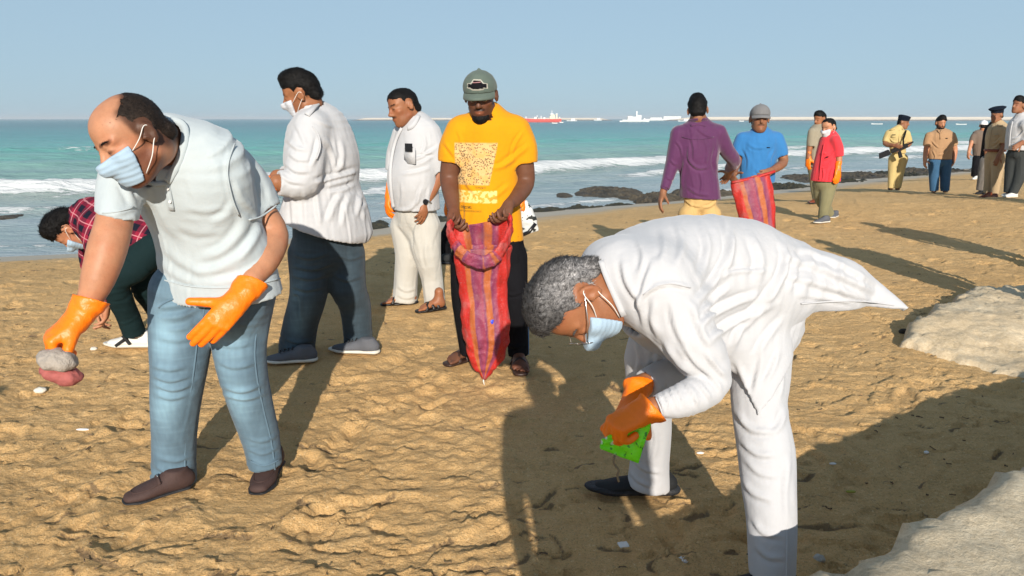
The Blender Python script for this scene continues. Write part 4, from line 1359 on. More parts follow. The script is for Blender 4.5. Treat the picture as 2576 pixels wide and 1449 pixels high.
def yellow_print():
    """plain yellow jersey with its faded flat print: a speckled panel, a camouflage block and worn lettering"""
    m, nt, b = nodes("yellow_jersey_print")
    p = attr(nt, "pat", "Vector")                 # x: across the chest, y: forward, z: up (metres)
    sx = nt.nodes.new("ShaderNodeSeparateXYZ"); nt.links.new(p, sx.inputs[0])
    x, y, z = sx.outputs
    def box(x0, x1, z0, z1, soft=.004):
        f = math_(nt, 'MULTIPLY', ramp_out(nt, x, x0 - soft, x0 + soft), ramp_out(nt, math_(nt, 'MULTIPLY', x, -1), -x1 - soft, -x1 + soft))
        g = math_(nt, 'MULTIPLY', ramp_out(nt, z, z0 - soft, z0 + soft), ramp_out(nt, math_(nt, 'MULTIPLY', z, -1), -z1 - soft, -z1 + soft))
        return math_(nt, 'MULTIPLY', math_(nt, 'MULTIPLY', f, g), math_(nt, 'GREATER_THAN', y, 0.0))
    fl = nt.nodes.new("ShaderNodeCombineXYZ"); nt.links.new(x, fl.inputs[0]); nt.links.new(z, fl.inputs[1])
    pv = fl.outputs[0]
    c0 = (.64, .27, .003)
    co = coords(nt)
    f = math_(nt, 'MULTIPLY_ADD', tex(nt, 9, 4, .6, co), .14, .93)
    comb = nt.nodes.new("ShaderNodeCombineColor")
    for i in range(3): nt.links.new(f, comb.inputs[i])
    col = mixc(nt, 1.0, c0, comb.outputs[0], 'MULTIPLY')
    # panel, narrowing downwards
    sh = math_(nt, 'ADD', x, math_(nt, 'MULTIPLY', z, -.22))
    panel = math_(nt, 'MULTIPLY', box(-.125, .125, -.155, .085), ramp_out(nt, math_(nt, 'MULTIPLY', sh, -1), -.112, -.106))
    fade = ramp_out(nt, tex(nt, 14, 3, .6, pv), .38, .55)
    col = mixc(nt, math_(nt, 'MULTIPLY', panel, math_(nt, 'MULTIPLY_ADD', fade, .35, .6)), col, (.66, .44, .20))
    vor = nt.nodes.new("ShaderNodeTexVoronoi"); vor.inputs["Scale"].default_value = 105; vor.inputs["Randomness"].default_value = 1
    nt.links.new(pv, vor.inputs["Vector"])
    dots = ramp_out(nt, math_(nt, 'MULTIPLY', vor.outputs["Distance"], -1), -.46, -.34)
    vs = nt.nodes.new("ShaderNodeSeparateColor"); nt.links.new(vor.outputs["Color"], vs.inputs[0])
    dens = ramp_out(nt, math_(nt, 'ADD', tex(nt, 16, 2, .5, pv), math_(nt, 'MULTIPLY', math_(nt, 'ABSOLUTE', math_(nt, 'ADD', x, -.03)), 3.2)), .40, .66)
    dots = math_(nt, 'MULTIPLY', math_(nt, 'MULTIPLY', dots, panel), math_(nt, 'GREATER_THAN', dens, vs.outputs[0]))
    col = mixc(nt, math_(nt, 'MULTIPLY', dots, .85), col, (.07, .05, .03))
    camo = box(-.125, .120, -.258, -.187)
    cn = ramp_out(nt, tex(nt, 42, 2, .5, pv), .46, .52)
    col = mixc(nt, math_(nt, 'MULTIPLY', camo, math_(nt, 'MULTIPLY_ADD', cn, .75, .18)), col, (.80, .60, .22))
    def letters(x0, x1, z0, z1, sc, keep, c, thr=.5):
        nonlocal col
        mp = nt.nodes.new("ShaderNodeMapping"); mp.inputs["Scale"].default_value = (sc, sc * .45, 1); nt.links.new(pv, mp.inputs[0])
        g = ramp_out(nt, tex(nt, 1.0, 2, .6, mp.outputs[0]), thr - .03, thr + .03)
        col = mixc(nt, math_(nt, 'MULTIPLY', math_(nt, 'MULTIPLY', box(x0, x1, z0, z1, .001), g), keep), col, c)
    letters(-.005, .055, -.176, -.164, 330, .9, (.16, .10, .02))
    letters(-.10, -.030, -.294, -.277, 230, .95, (.12, .075, .01), .46)
    letters(-.125, .030, -.312, -.300, 420, .9, (.14, .085, .01), .50)
    nt.links.new(col, b.inputs["Base Color"])
    b.inputs["Roughness"].default_value = .85; b.inputs["Specular IOR Level"].default_value = .2
    b.inputs["Sheen Weight"].default_value = .1
    bump(nt, b, tex(nt, 34, 3, .6, co), .25, .012)
    return m
YELLOW = yellow_print()
def mesh_bag(name, wscale=1.0):
    m, nt, b = nodes(name)
    p = attr(nt, "pat", "Vector")                 # x: position across the stripes (-1..1), z: along
    sx = nt.nodes.new("ShaderNodeSeparateXYZ"); nt.links.new(p, sx.inputs[0])
    x, z = sx.outputs[0], sx.outputs[2]
    co = coords(nt)
    wv = math_(nt, 'ADD', x, math_(nt, 'MULTIPLY', math_(nt, 'SUBTRACT', tex(nt, 6, 3, .5, co), .5), .18))
    t = math_(nt, 'MULTIPLY_ADD', wv, .5, .5)
    red, org, pur, mag = (.80, .040, .022), (.70, .22, .05), (.22, .07, .19), (.46, .09, .17)
    r = ramp(nt, [(0, red), (.17, red), (.20, org), (.28, org), (.30, pur), (.47, mag), (.52, pur), (.56, org), (.66, org), (.69, pur), (.78, mag), (.82, red), (1.0, red)])
    nt.links.new(t, r.inputs[0])
    sp = ramp_out(nt, tex(nt, 140, 3, .7, co), .56, .68)
    col = mixc(nt, math_(nt, 'MULTIPLY', sp, .42), r.outputs[0], (.62, .47, .46))
    see = ramp_out(nt, tex(nt, 7, 4, .6, co), .52, .68)
    col = mixc(nt, math_(nt, 'MULTIPLY', see, .45), col, (.50, .30, .28))
    # woven tape: fine open weave
    w1 = nt.nodes.new("ShaderNodeTexWave"); w1.inputs["Scale"].default_value = 95 * wscale; w1.bands_direction = 'DIAGONAL'; nt.links.new(co, w1.inputs["Vector"])
    w2 = nt.nodes.new("ShaderNodeTexWave"); w2.inputs["Scale"].default_value = 85 * wscale; w2.bands_direction = 'Z'; nt.links.new(co, w2.inputs["Vector"])
    g = math_(nt, 'MULTIPLY', w1.outputs["Fac"], w2.outputs["Fac"])
    col = mixc(nt, ramp_out(nt, g, .70, .30), col, mixc(nt, .5, col, (.25, .02, .03)))
    nt.links.new(col, b.inputs["Base Color"])
    b.inputs["Roughness"].default_value = .5
    b.inputs["Specular IOR Level"].default_value = .4
    b.inputs["Subsurface Weight"].default_value = .0
    p1 = bump(nt, b, g, .25, .002)
    bump(nt, b, tex(nt, 13, 4, .55, co), .55, .03, p1)
    tr = nt.nodes.new("ShaderNodeBsdfTranslucent"); nt.links.new(col, tr.inputs[0])
    ms = nt.nodes.new("ShaderNodeMixShader"); ms.inputs[0].default_value = .25
    out = nt.nodes["Material Output"]
    nt.links.new(b.outputs[0], ms.inputs[1]); nt.links.new(tr.outputs[0], ms.inputs[2]); nt.links.new(ms.outputs[0], out.inputs[0])
    return m
BAG = mesh_bag("striped_mesh")
# ------------------------------------------------------------------ the figures near the camera
def limb_bones(P, R, amp, fa, fc, ridge):
    return [(P[i], P[i + 1], max(R[i], R[i + 1]), amp if np.isscalar(amp) else amp[i], fa, fc, ridge) for i in range(len(P) - 1)]
def glove(per, wrist, d, n, thumb, cuff, r_w, r_c, sc=1.0, h=None, flat=None, **kw):
    F = Field(h or per.h)
    wrist, cuff = np.asarray(wrist, float), np.asarray(cuff, float)
    add_hand(F, wrist, d, n, thumb, sc, fat=.003, **kw)
    ax = cuff - wrist; L = np.linalg.norm(ax); ax = ax / L
    over = cuff + ax * .05
    u = unit(np.cross(ax, FWD)) if flat is None else np.asarray(flat, float)
    F.loft([wrist - ax * .02, wrist + ax * L * .35, cuff, over], [r_w, r_w * 1.12, r_c, r_c * 1.15], [r_w * .72, r_w * .95, r_c * .8, r_c * .9], u, k=.02 * sc, cuts=[(cuff, ax + .25 * u)])
    F.loft([wrist + ax * L * .45, cuff, over], [r_w * .85, r_c - .009, r_c * 1.15 - .008], [r_w * .65, r_c * .8 - .009, r_c * .9 - .008], u, op='S')
    V, Q, g = F.mesh(smooth_it=1)
    t = ((V - wrist) @ ax) / L
    wv = smooth01(t, -.1, .5) * (1 - .97 * smooth01(t, .70, .93))
    V = V + g * ((noise3(V * 24) * .007 + (1 - np.abs(noise3(V * 18 + 4)) * 3) * .003) * wv + noise3(V * 60) * .0012)[:, None]
    return per.add("glove", V, Q, ORANGE)

def denim_fade(bones, k=.9, base=.55):
    """worn denim: pale down the middle of thigh and shin, whiskers, streaky warp"""
    def f(V):
        c = np.full(len(V), base)
        for i, (a, b, r) in enumerate(bones):
            a, b = np.asarray(a), np.asarray(b); ba = b - a
            t = np.clip(((V - a) @ ba) / (ba @ ba), 0, 1)
            q = V - (a + t[:, None] * ba)
            fr = smooth01((q @ np.array((-.12, -1, 0))) / r, .45, 1.0)
            side = np.exp(-((q @ np.array((1, -.12, 0))) / (r * .62)) ** 2)
            al = np.exp(-((t - (.52 if i % 2 == 0 else .30)) / .30) ** 2)
            d = np.linalg.norm(q, axis=1) / r
            c = np.maximum(c, base + (k - base) * fr * side * (.25 + .75 * al) * np.exp(-np.clip(d - 1.2, 0, 3) * 4))
        wh = 1 - np.abs(noise3(V * np.array([5, 5, 26]) + 3)) * 3
        n = noise3(V * np.array([75, 75, 8])) * .20 + noise3(V * 18) * .16 + np.clip(wh, 0, 1) ** 2 * .14 + noise3(V * np.array([8, 8, 90])) * .12
        c = np.clip(c * (1 + n), .2, 3)
        return np.stack([c, c * (.985 + .02 * c), c * (1.02 - .02 * c)], 1)
    return f

def brows(p, H, mat, h=.004, t=1.0):
    for q in (-1, 1):
        F = Field(h)
        F.chain([H.w((q * .013, .0885, .0245)), H.w((q * .030, .088, .0300)), H.w((q * .046, .077, .0285)), H.w((q * .055, .066, .0235))], np.array((.0028, .0034, .0030, .0018)) * H.s * t, .004)
        V, Q, g = F.mesh(); V = V + g * (noise3(V * 240) * .0012)[:, None]
        p.hair(V, Q, mat, H, 60, .006, .1, .0004, 77, name="eyebrow", comb=(q * .8, -.1, .2))
# ---- the bald man stooping with a stone, front left
def bald_man():
    h = 0.00682
    p = Person("bald masked person in pale polo and light jeans stooping, stones in an orange glove", 2.85, h, (540, 1240), SKIN_TAN)
    H = Head(at(333, 350, 2.45), (-.52, -.70, -.47), (-.44, -.25, .86), 1.15)
    P, wx, wy = p.spine([(440, 345, -.17, 70), (468, 388, -.14, 158), (482, 470, -.10, 165), (515, 560, -.05, 150), (540, 640, -.02, 156), (556, 733, 0, 166)], -28, .66)
    neck = at(420, 345, 2.69)
    # trousers
    RL = [(462, 735, -.01, 82), (455, 850, -.03, 75), (450, 930, -.05, 67), (441, 1030, -.03, 58), (438, 1120, 0, 52), (438, 1212, 0, 53)]
    LL = [(612, 735, .02, 80), (602, 850, -.03, 68), (610, 930, -.04, 60), (632, 1020, .0, 53), (655, 1100, .03, 46), (667, 1170, .03, 41)]
    rp, rr = p.pts(RL); lp, lr = p.pts(LL)
    # arms
    ra, rar = p.pts([(305, 430, -.24, 44), (290, 545, -.34, 43), (270, 625, -.40, 46), (247, 700, -.44, 40), (226, 755, -.46, 29)])
    la, lar = p.pts([(588, 428, -.03, 38), (650, 528, .02, 40), (688, 592, .02, 37), (668, 650, -.08, 37), (634, 702, -.17, 26)])
    # body
    B = p.body
    add_head(B, H)
    B.chain([H.w((0, -.035, -.05)), neck, P[1]], [.066, .072, .075], .03)
    B.loft(P[:-1], wx[:-1] - .042, wy[:-1] - .042, p.u)
    B.chain(ra, rar, .03); B.chain(la, lar, .03)
    B.chain([rp[0], rp[2], rp[-1]], [.08, .055, .04], .02); B.chain([lp[0], lp[2], lp[-1]], [.08, .055, .035], .02)
    wr_r, wr_l = at(196, 802, 2.36), at(592, 762, 2.60)
    B.chain([ra[-1], wr_r], [rar[-1], .028], .01); B.chain([la[-1], wr_l], [lar[-1], .028], .01)
    p.finish(B, "body", SKIN_TAN, smooth=1, col=lambda V: face_paint(V, H, np.ones((len(V), 3)), stubble=.95, bald_rim=1.0, brow=(.16, .11, .09)))
    V, Q = hair_shell(.0045, H, 'rim', .0022, 3, .0012, 70)
    p.hair(V, Q, HAIR_BROWN, H, 5200, .007, .22, .0006, 1, base=lambda L: 1 + 2.6 * smooth01(L[:, 1], -.055, .01) * smooth01(-L[:, 2], -.065, -.02))
    brows(p, H, HAIR_BLACK)
    mask_mesh(p, H, .0042, MASK_BLUE, STRAP)
    # shirt
    S = Field(h)
    hem = at(556, 733, p.Y0)
    S.loft(P, wx, wy, p.u, cuts=[(hem, (.05, .1, -1))])
    sr, srr = p.pts([(318, 420, -.22, 56), (304, 475, -.28, 56), (294, 545, -.34, 50)])
    sl, slr = p.pts([(588, 425, -.03, 56), (634, 478, .01, 53), (664, 535, .02, 46)])
    S.chain(sr, srr, .05, cuts=[(sr[-1], (-.25, -.1, -1))]); S.chain(sl, slr, .05, cuts=[(sl[-1], (.5, .0, -.9))])
    S.chain([neck, P[1]], [.085, .10], .05, sub=1)
    S.chain([H.w((0, -.035, -.06)), neck + [0, 0, .0], neck + np.array([-.035, -.10, -.12])], [.072, .076, .048], .01, op='S', sub=1)
    bones = [(P[0], P[2], wx[2], .004, 3, 8, .35), (P[2], P[4], wx[3], .007, 4, 8, .45), (P[4], P[5], wx[5], .007, 4, 8, .45)]
    bones += limb_bones(sr, srr, .005, 5, 9, .4) + limb_bones(sl, slr, .006, 5, 9, .5)
    K = [([(304, 449), (322, 480), (338, 515)], 10.0, 0.0072), ([(288, 537), (312, 533), (338, 524)], 7.5, 0.0058), ([(350, 455), (362, 490), (378, 520)], 11.2, 0.0072), ([(335, 440), (345, 470), (352, 500)], 7.5, 0.0058),
         ([(580, 372), (571, 433), (588, 513), (612, 548)], 7.5, 0.003), ([(624, 388), (650, 440), (662, 500)], 11.2, 0.0072), ([(590, 449), (612, 505), (654, 541)], 10.0, 0.0079), ([(640, 400), (668, 455), (684, 505)], 8.8, 0.0058),
         ([(622, 545), (600, 590), (560, 632), (506, 652)], 13.8, 0.0115), ([(590, 509), (566, 545), (528, 562)], 11.2, 0.0072), ([(650, 585), (606, 641), (544, 677), (470, 690)], 13.8, 0.0108), ([(690, 640), (630, 688), (560, 709), (500, 712)], 12.5, 0.0086),
         ([(396, 515), (420, 565), (452, 598)], 12.5, 0.0072), ([(404, 610), (456, 660), (524, 688)], 12.5, 0.0079), ([(396, 655), (450, 697), (510, 716)], 10.0, 0.0058), ([(420, 475), (424, 505), (428, 540)], 6.2, 0.0043), ([(655, 560), (640, 600), (600, 660)], 10.0, 0.0086),
         ([(460, 520), (520, 530), (570, 520)], 11.2, 0.0043), ([(440, 560), (490, 585), (560, 580)], 11.2, 0.005)]
    shirt = p.finish(S, "polo_shirt", PALE_BLUE, thick=.012, smooth=1, bones=bones, seed=2, strokes=K, calm=neck)
    # turned-down collar, placket and its buttons, armhole seams, hem stitching
    p.strip([(408, 306), (440, 303), (462, 318), (464, 350), (452, 395), (436, 430), (419, 458)], 20, PALE_BLUE, "collar", shirt, .006, 4, .006, 9)
    p.strip([(330, 446), (350, 452), (385, 462), (416, 462)], 13, PALE_BLUE, "collar", shirt, .005, 4, .005, 9)
    p.strip([(419, 460), (424, 490), (431, 530)], 15, PALE_BLUE, "placket", shirt, .0025, 4)
    for (x, y) in ((422, 476), (428, 508)):
        q = p.surf(x, y, .008); mb = MB(); mb.tube([q, q - FWD * .003], .0048, 10); mb.build("button", STRAP, shirt, p.base)
    p.strip([(590, 360), (576, 400), (572, 440), (584, 500), (602, 545)], 3.5, PALE_BLUE, "armhole_seam", shirt, .003, 5, .002)
    p.strip([(628, 552), (656, 545), (696, 516)], 4, PALE_BLUE, "cuff_seam", shirt, .003, 4, .002)
    p.strip([(256, 536), (296, 532), (338, 520)], 4, PALE_BLUE, "cuff_seam", shirt, .003, 4, .002)
    p.strip([(398, 700), (470, 720), (560, 724), (640, 716), (706, 700)], 3.5, PALE_BLUE, "hem_seam", shirt, .003, 4, .002)
    # jeans
    T = Field(h)
    T.loft([at(548, 690, 2.85), at(545, 760, 2.84), at(540, 800, 2.84)], [.235, .232, .19], [.15, .15, .13], p.u)
    T.chain(rp, rr, .03, cuts=[endcut(rp)]); T.chain(lp, lr, .03, cuts=[endcut(lp)])
    tb = limb_bones(rp[:-1], rr[:-1], [.004, .004, .005, .004], 3, 8, .4) + limb_bones(rp[-2:], rr[-2:], .008, 16, 5, .5) + limb_bones(lp[:-1], lr[:-1], [.004, .004, .005, .004], 3, 8, .4) + limb_bones(lp[-2:], lr[-2:], .008, 16, 5, .5)
    KJ = [([(508, 757), (444, 766), (394, 774)], 7, .011), ([(512, 768), (461, 793), (396, 800)], 8, .012), ([(512, 755), (560, 778), (600, 780)], 7, .009), ([(512, 790), (470, 822), (420, 830)], 8, .008), ([(394, 846), (444, 856), (490, 846)], 8, .007),
          ([(385, 920), (423, 930), (470, 922)], 7, .008), ([(387, 944), (427, 958), (480, 945)], 7, .012), ([(391, 966), (436, 981), (484, 966)], 7, .012), ([(394, 992), (430, 1003), (470, 994)], 6, .007), ([(390, 1172), (432, 1190), (482, 1176)], 6, .011), ([(392, 1194), (436, 1211), (480, 1196)], 6, .010), ([(400, 1150), (440, 1160), (478, 1148)], 6, .007),
          ([(555, 968), (605, 985), (660, 968)], 7, .011), ([(560, 992), (615, 1004), (668, 990)], 6, .008), ([(548, 908), (592, 924), (650, 910)], 7, .009), ([(540, 860), (590, 872), (640, 860)], 7, .006), ([(626, 1152), (664, 1168), (704, 1150)], 5, .010), ([(622, 1128), (660, 1142), (700, 1126)], 5, .009), ([(620, 1100), (655, 1110), (694, 1100)], 5, .006)]
    fade = denim_fade([(rp[0], rp[2], rr[1]), (rp[2], rp[4], rr[3] * 1.2), (lp[0], lp[2], lr[1]), (lp[2], lp[4], lr[3] * 1.2)], 1.85, .80)
    jeans = p.finish(T, "jeans", DENIM_LIGHT, smooth=1, bones=tb, seed=5, col=fade, strokes=KJ)
    p.strip([(398, 775), (412, 762), (436, 752)], 4, DENIM_LIGHT, "pocket_edge", jeans, .001, 4, .003)
    p.strip([(512, 745), (514, 775), (508, 806)], 4, DENIM_LIGHT, "fly_seam", jeans, .001, 4, .003)
    for hemline in ([(390, 1202), (436, 1214), (486, 1200)], [(630, 1160), (664, 1173), (704, 1156)]): p.strip(hemline, 4, DENIM_LIGHT, "hem_seam", jeans, .001, 4, .003)
    # seams down the outer legs
    for (pp, rr_, sx) in ((rp, rr, 1), (lp, lr, 1)):
        m2 = MB()
        pts = catmull(np.array([q + np.array((.80 * r_, -.62 * r_, 0)) for q, r_ in zip(pp, rr_)]), 4)
        m2.tube(pts, .0035, 6); m2.build("seam", DENIM_LIGHT, jeans, p.base, True)
    # drawstring bow at the waist
    m2 = MB()
    c = at(497, 742, 2.69)
    for (dx, dz, r_) in ((-.018, -.012, 1), (.018, -.010, 1)):
        loop = [c + np.array((dx * t_ * 1.4, -.004, -.03 * math.sin(t_ * 3.1) + dz * t_)) for t_ in np.linspace(0, 1.1, 8)]
        m2.tube(loop, .0028, 6)
    m2.tube([c + np.array((-.004, -.003, 0)), c + np.array((-.012, -.006, -.035)), c + np.array((-.008, -.006, -.06))], .0026, 6)
    m2.tube([c + np.array((.004, -.003, 0)), c + np.array((.014, -.006, -.03)), c + np.array((.018, -.004, -.055))], .0026, 6)
    m2.build("drawstring", SOLE_WHITE, jeans, p.base, True)
    # loafers
    hl, to = at_z(478, 1222, .012), at_z(308, 1270, .008)
    s1 = shoe(p, hl, to, .105, SHOE_BROWN, SOLE_BLACK, .082, .014, name="loafer", h=.0055)
    hl2, to2 = at_z(688, 1180, .012), at_z(645, 1252, .008)
    s2 = shoe(p, hl2 + (to2 - hl2) * -.28, to2, .105, SHOE_BROWN, SOLE_BLACK, .082, .014, name="loafer", h=.0055)
    for hp in ((hl + to) / 2, to2): STAND.append((hp[0], hp[1], 0))
    # gloves
    dr = at(118, 858, 2.30) - wr_r
    glove(p, wr_r, dr, (.25, .35, -1.0), 1, at(229, 752, 2.39), .040, .058, 1.14, .0042, curl=(62, 42, 30), thumb_out=.55, thumb_curl=22, spread=.05)
    dl = at(536, 826, 2.53) - wr_l
    glove(p, wr_l, dl, (-.55, .75, -.35), -1, at(634, 708, 2.665), .042, .058, 1.12, .0042, curl=(34, 10, 6), thumb_out=.85, thumb_curl=3, spread=.02)
    return p

# ---- white shirt, seen from behind on the left
def white_shirt_back():
    h = 0.00792
    p = Person("person in loose white shirt and dark jeans, white mask, turned away behind the bald man", 4.6, h, (810, 905), SKIN_BROWN)
    H = Head(at(757, 236, 4.55), (-.95, .00, -.31), (-.30, -.18, .93), 1.06)
    P, wx, wy = p.spine([(786, 285, 0, 44), (800, 318, 0, 70), (810, 390, 0, 86), (812, 465, 0, 84), (818, 530, 0, 100), (822, 588, 0, 108)], -125, .72)
    near = [(778, 640, -.06, 53), (776, 740, -.07, 46), (757, 810, -.03, 43), (748, 865, 0, 44), (748, 897, 0, 47)]
    farl = [(862, 640, .05, 55), (874, 720, .02, 46), (893, 770, .08, 39), (901, 850, .12, 36), (904, 884, .12, 40)]
    np_, nr = p.pts(near); fp, fr = p.pts(farl)
    la, lar = p.pts([(782, 325, -.16, 36), (772, 400, -.24, 34), (762, 455, -.26, 30), (722, 462, -.30, 26), (696, 458, -.34, 20)])
    ra, rar = p.pts([(815, 325, .2, 36), (790, 410, .24, 32), (760, 452, .2, 28), (700, 448, .06, 22)])
    B = p.body
    add_head(B, H)
    B.chain([H.w((0, -.04, -.06)), P[0], P[1]], [.062, .072, .075], .03)
    B.loft(P[:-2], wx[:-2] - .04, wy[:-2] - .04, p.u); B.chain(la, lar, .03); B.chain(ra, rar, .03)
    B.chain([np_[0], np_[2], np_[-1]], [.08, .05, .035], .02); B.chain([fp[0], fp[2], fp[-1]], [.08, .05, .035], .02)
    p.finish(B, "body", SKIN_BROWN, smooth=1, col=lambda V: face_paint(V, H, np.ones((len(V), 3)), stubble=.35))
    V, Q = hair_shell(.0062, H, 'short', .009, 5, .003, 45, .003)
    p.hair(V, Q, HAIR_BLACK, H, 2600, .016, .25, .0012, 2)
    mask_mesh(p, H, .0062, MASK_WHITE, STRAP, down=.004)
    S = Field(h)
    hem = at(822, 578, 4.6)
    S.loft(P, wx, wy, p.u, cuts=[(hem, (-.38, 0, -1))])
    sl, slr = p.pts([(784, 322, -.15, 44), (770, 395, -.24, 46), (762, 452, -.27, 43), (726, 461, -.30, 35), (700, 460, -.33, 31)])
    sr, srr = p.pts([(815, 322, .19, 44), (790, 410, .24, 42), (760, 452, .2, 38), (712, 448, .1, 31)])
    S.chain(sl, slr, .05, cuts=[endcut(sl)]); S.chain(sr, srr, .05, cuts=[endcut(sr)])
    S.chain([P[0], P[1]], [.085, .11], .05, sub=1)
    S.chain([H.w((0, -.04, -.06)), P[0], P[0] + np.array([-.03, 0, -.04])], [.066, .074, .06], .01, op='S', sub=1)
    bones = [(P[0], P[2], wx[2], .006, 4, 8, .4), (P[2], P[4], wx[3], .010, 4, 8, .5), (P[4], P[5], wx[5], .011, 3, 8, .5)]
    bones += limb_bones(sl, slr, .008, 5, 9, .5)
    K = [([(813, 345), (837, 384), (850, 438)], 7, .016), ([(856, 350), (862, 399), (846, 444)], 7, .014), ([(835, 340), (850, 390), (866, 430)], 6, .010), ([(897, 430), (872, 440), (825, 452), (789, 462)], 7, .022), ([(892, 447), (856, 458), (810, 470)], 6, .016), ([(897, 462), (862, 478), (820, 486)], 6, .012),
         ([(910, 480), (904, 513), (900, 545)], 7, .014), ([(925, 500), (915, 530), (918, 552)], 6, .010), ([(858, 483), (838, 522), (825, 560)], 8, .016), ([(880, 486), (866, 530), (860, 572)], 7, .012), ([(795, 474), (800, 519), (806, 570)], 7, .012), ([(765, 480), (768, 520), (770, 575)], 7, .010), ([(735, 490), (736, 530), (738, 580)], 6, .009),
         ([(803, 345), (797, 383), (783, 420)], 6, .018), ([(722, 350), (744, 371), (775, 378)], 6, .010), ([(716, 408), (744, 430), (778, 432)], 6, .014), ([(726, 385), (750, 402), (784, 402)], 5, .009), ([(704, 440), (729, 456), (764, 462)], 5, .012), ([(745, 310), (760, 345), (772, 372)], 6, .009), ([(790, 300), (815, 312), (842, 322)], 5, .006)]
    sh = p.finish(S, "shirt", WHITE_COTTON, thick=.013, bones=bones, seed=4, strokes=K, calm=P[0])
    p.strip([(772, 288), (782, 276), (794, 262), (806, 256)], 16, WHITE_COTTON, "collar", sh, .005, 4, .006, 9)
    p.strip([(786, 318), (802, 340), (806, 372), (796, 400)], 3, WHITE_COTTON, "armhole_seam", sh, .001, 4, .002)
    C = Field(.0055)
    ax = unit(H.w((0, -.04, -.06)) - P[0])
    ring = [P[0] + ax * .035 + .080 * (math.sin(a) * p.u + math.cos(a) * p.fwd_h) - np.array([0, 0, .028 * (1 + math.cos(a)) / 2]) for a in np.linspace(-2.75, 2.75, 21)]
    C.loft(ring, [.026] * 21, [.008] * 21, ax, sub=2)
    p.finish(C, "collar", WHITE_COTTON, parent=sh)
    T = Field(h)
    T.loft([at(822, 560, 4.6), at(824, 630, 4.6), at(820, 665, 4.6)], [.23, .225, .16], [.16, .165, .13], p.u)
    T.chain(np_, nr, .03, cuts=[endcut(np_)]); T.chain(fp, fr, .03, cuts=[endcut(fp)])
    tb = limb_bones(np_[:-1], nr[:-1], [.006, .006, .006], 4, 8, .4) + limb_bones(np_[-2:], nr[-2:], .011, 15, 5, .5) + limb_bones(fp[:-1], fr[:-1], [.006, .006, .006], 4, 8, .4) + limb_bones(fp[-2:], fr[-2:], .010, 15, 5, .5)
    KJ = [([(736, 668), (784, 678), (834, 664)], 5, .012), ([(735, 692), (778, 702), (822, 692)], 5, .012), ([(738, 640), (780, 650), (830, 636)], 5, .009), ([(736, 738), (755, 746), (758, 800)], 5, .012), ([(735, 720), (770, 730), (815, 722)], 5, .010), ([(714, 872), (747, 886), (790, 880)], 5, .012), ([(716, 850), (750, 862), (790, 856)], 5, .010), ([(866, 840), (899, 858), (934, 845)], 4, .012), ([(872, 866), (905, 878), (940, 866)], 4, .010), ([(838, 690), (870, 705), (910, 695)], 5, .010), ([(850, 640), (880, 652), (918, 640)], 5, .010)]
    p.finish(T, "jeans", DENIM_DARK, bones=tb, seed=6, strokes=KJ, col=denim_fade([(np_[0], np_[2], nr[1]), (np_[1], np_[4], nr[2])], 2.5, .8))
    for (a, b) in (((792, 908), (664, 914)), ((948, 889), (832, 884))):
        hl, to = at_z(*a, .012), at_z(*b, .01)
        s_ = shoe(p, hl, to, .105, SHOE_GREY, SOLE_WHITE, .09, .028, name="sneaker", h=.007)
        m2 = MB(); d_ = unit(to - hl); u_ = np.cross(d_, (0, 0, 1))
        for t in (.42, .5, .58, .66):
            q = hl + (to - hl) * t + np.array((0, 0, .098 - .075 * (t - .3)))
            m2.tube([q - u_ * .026, q + np.array((0, 0, .008)), q + u_ * .026], .004, 6)
        m2.build("laces", SOLE_BLACK, s_, p.base, True)
        STAND.append((*((hl + to) / 2)[:2], 0))
    w = at(698, 459, 4.27)
    glove(p, w, (-1, -.1, -.25), (-.1, .5, -.9), 1, at(712, 460, 4.28), .036, .042, 1.05, .006, curl=(20, 30, 25))
    w = at(700, 449, 4.66)
    glove(p, w, (-1, -.4, -.1), (0, .2, -1), -1, at(716, 449, 4.7), .036, .042, 1.05, .006, curl=(30, 30, 25))
    return p

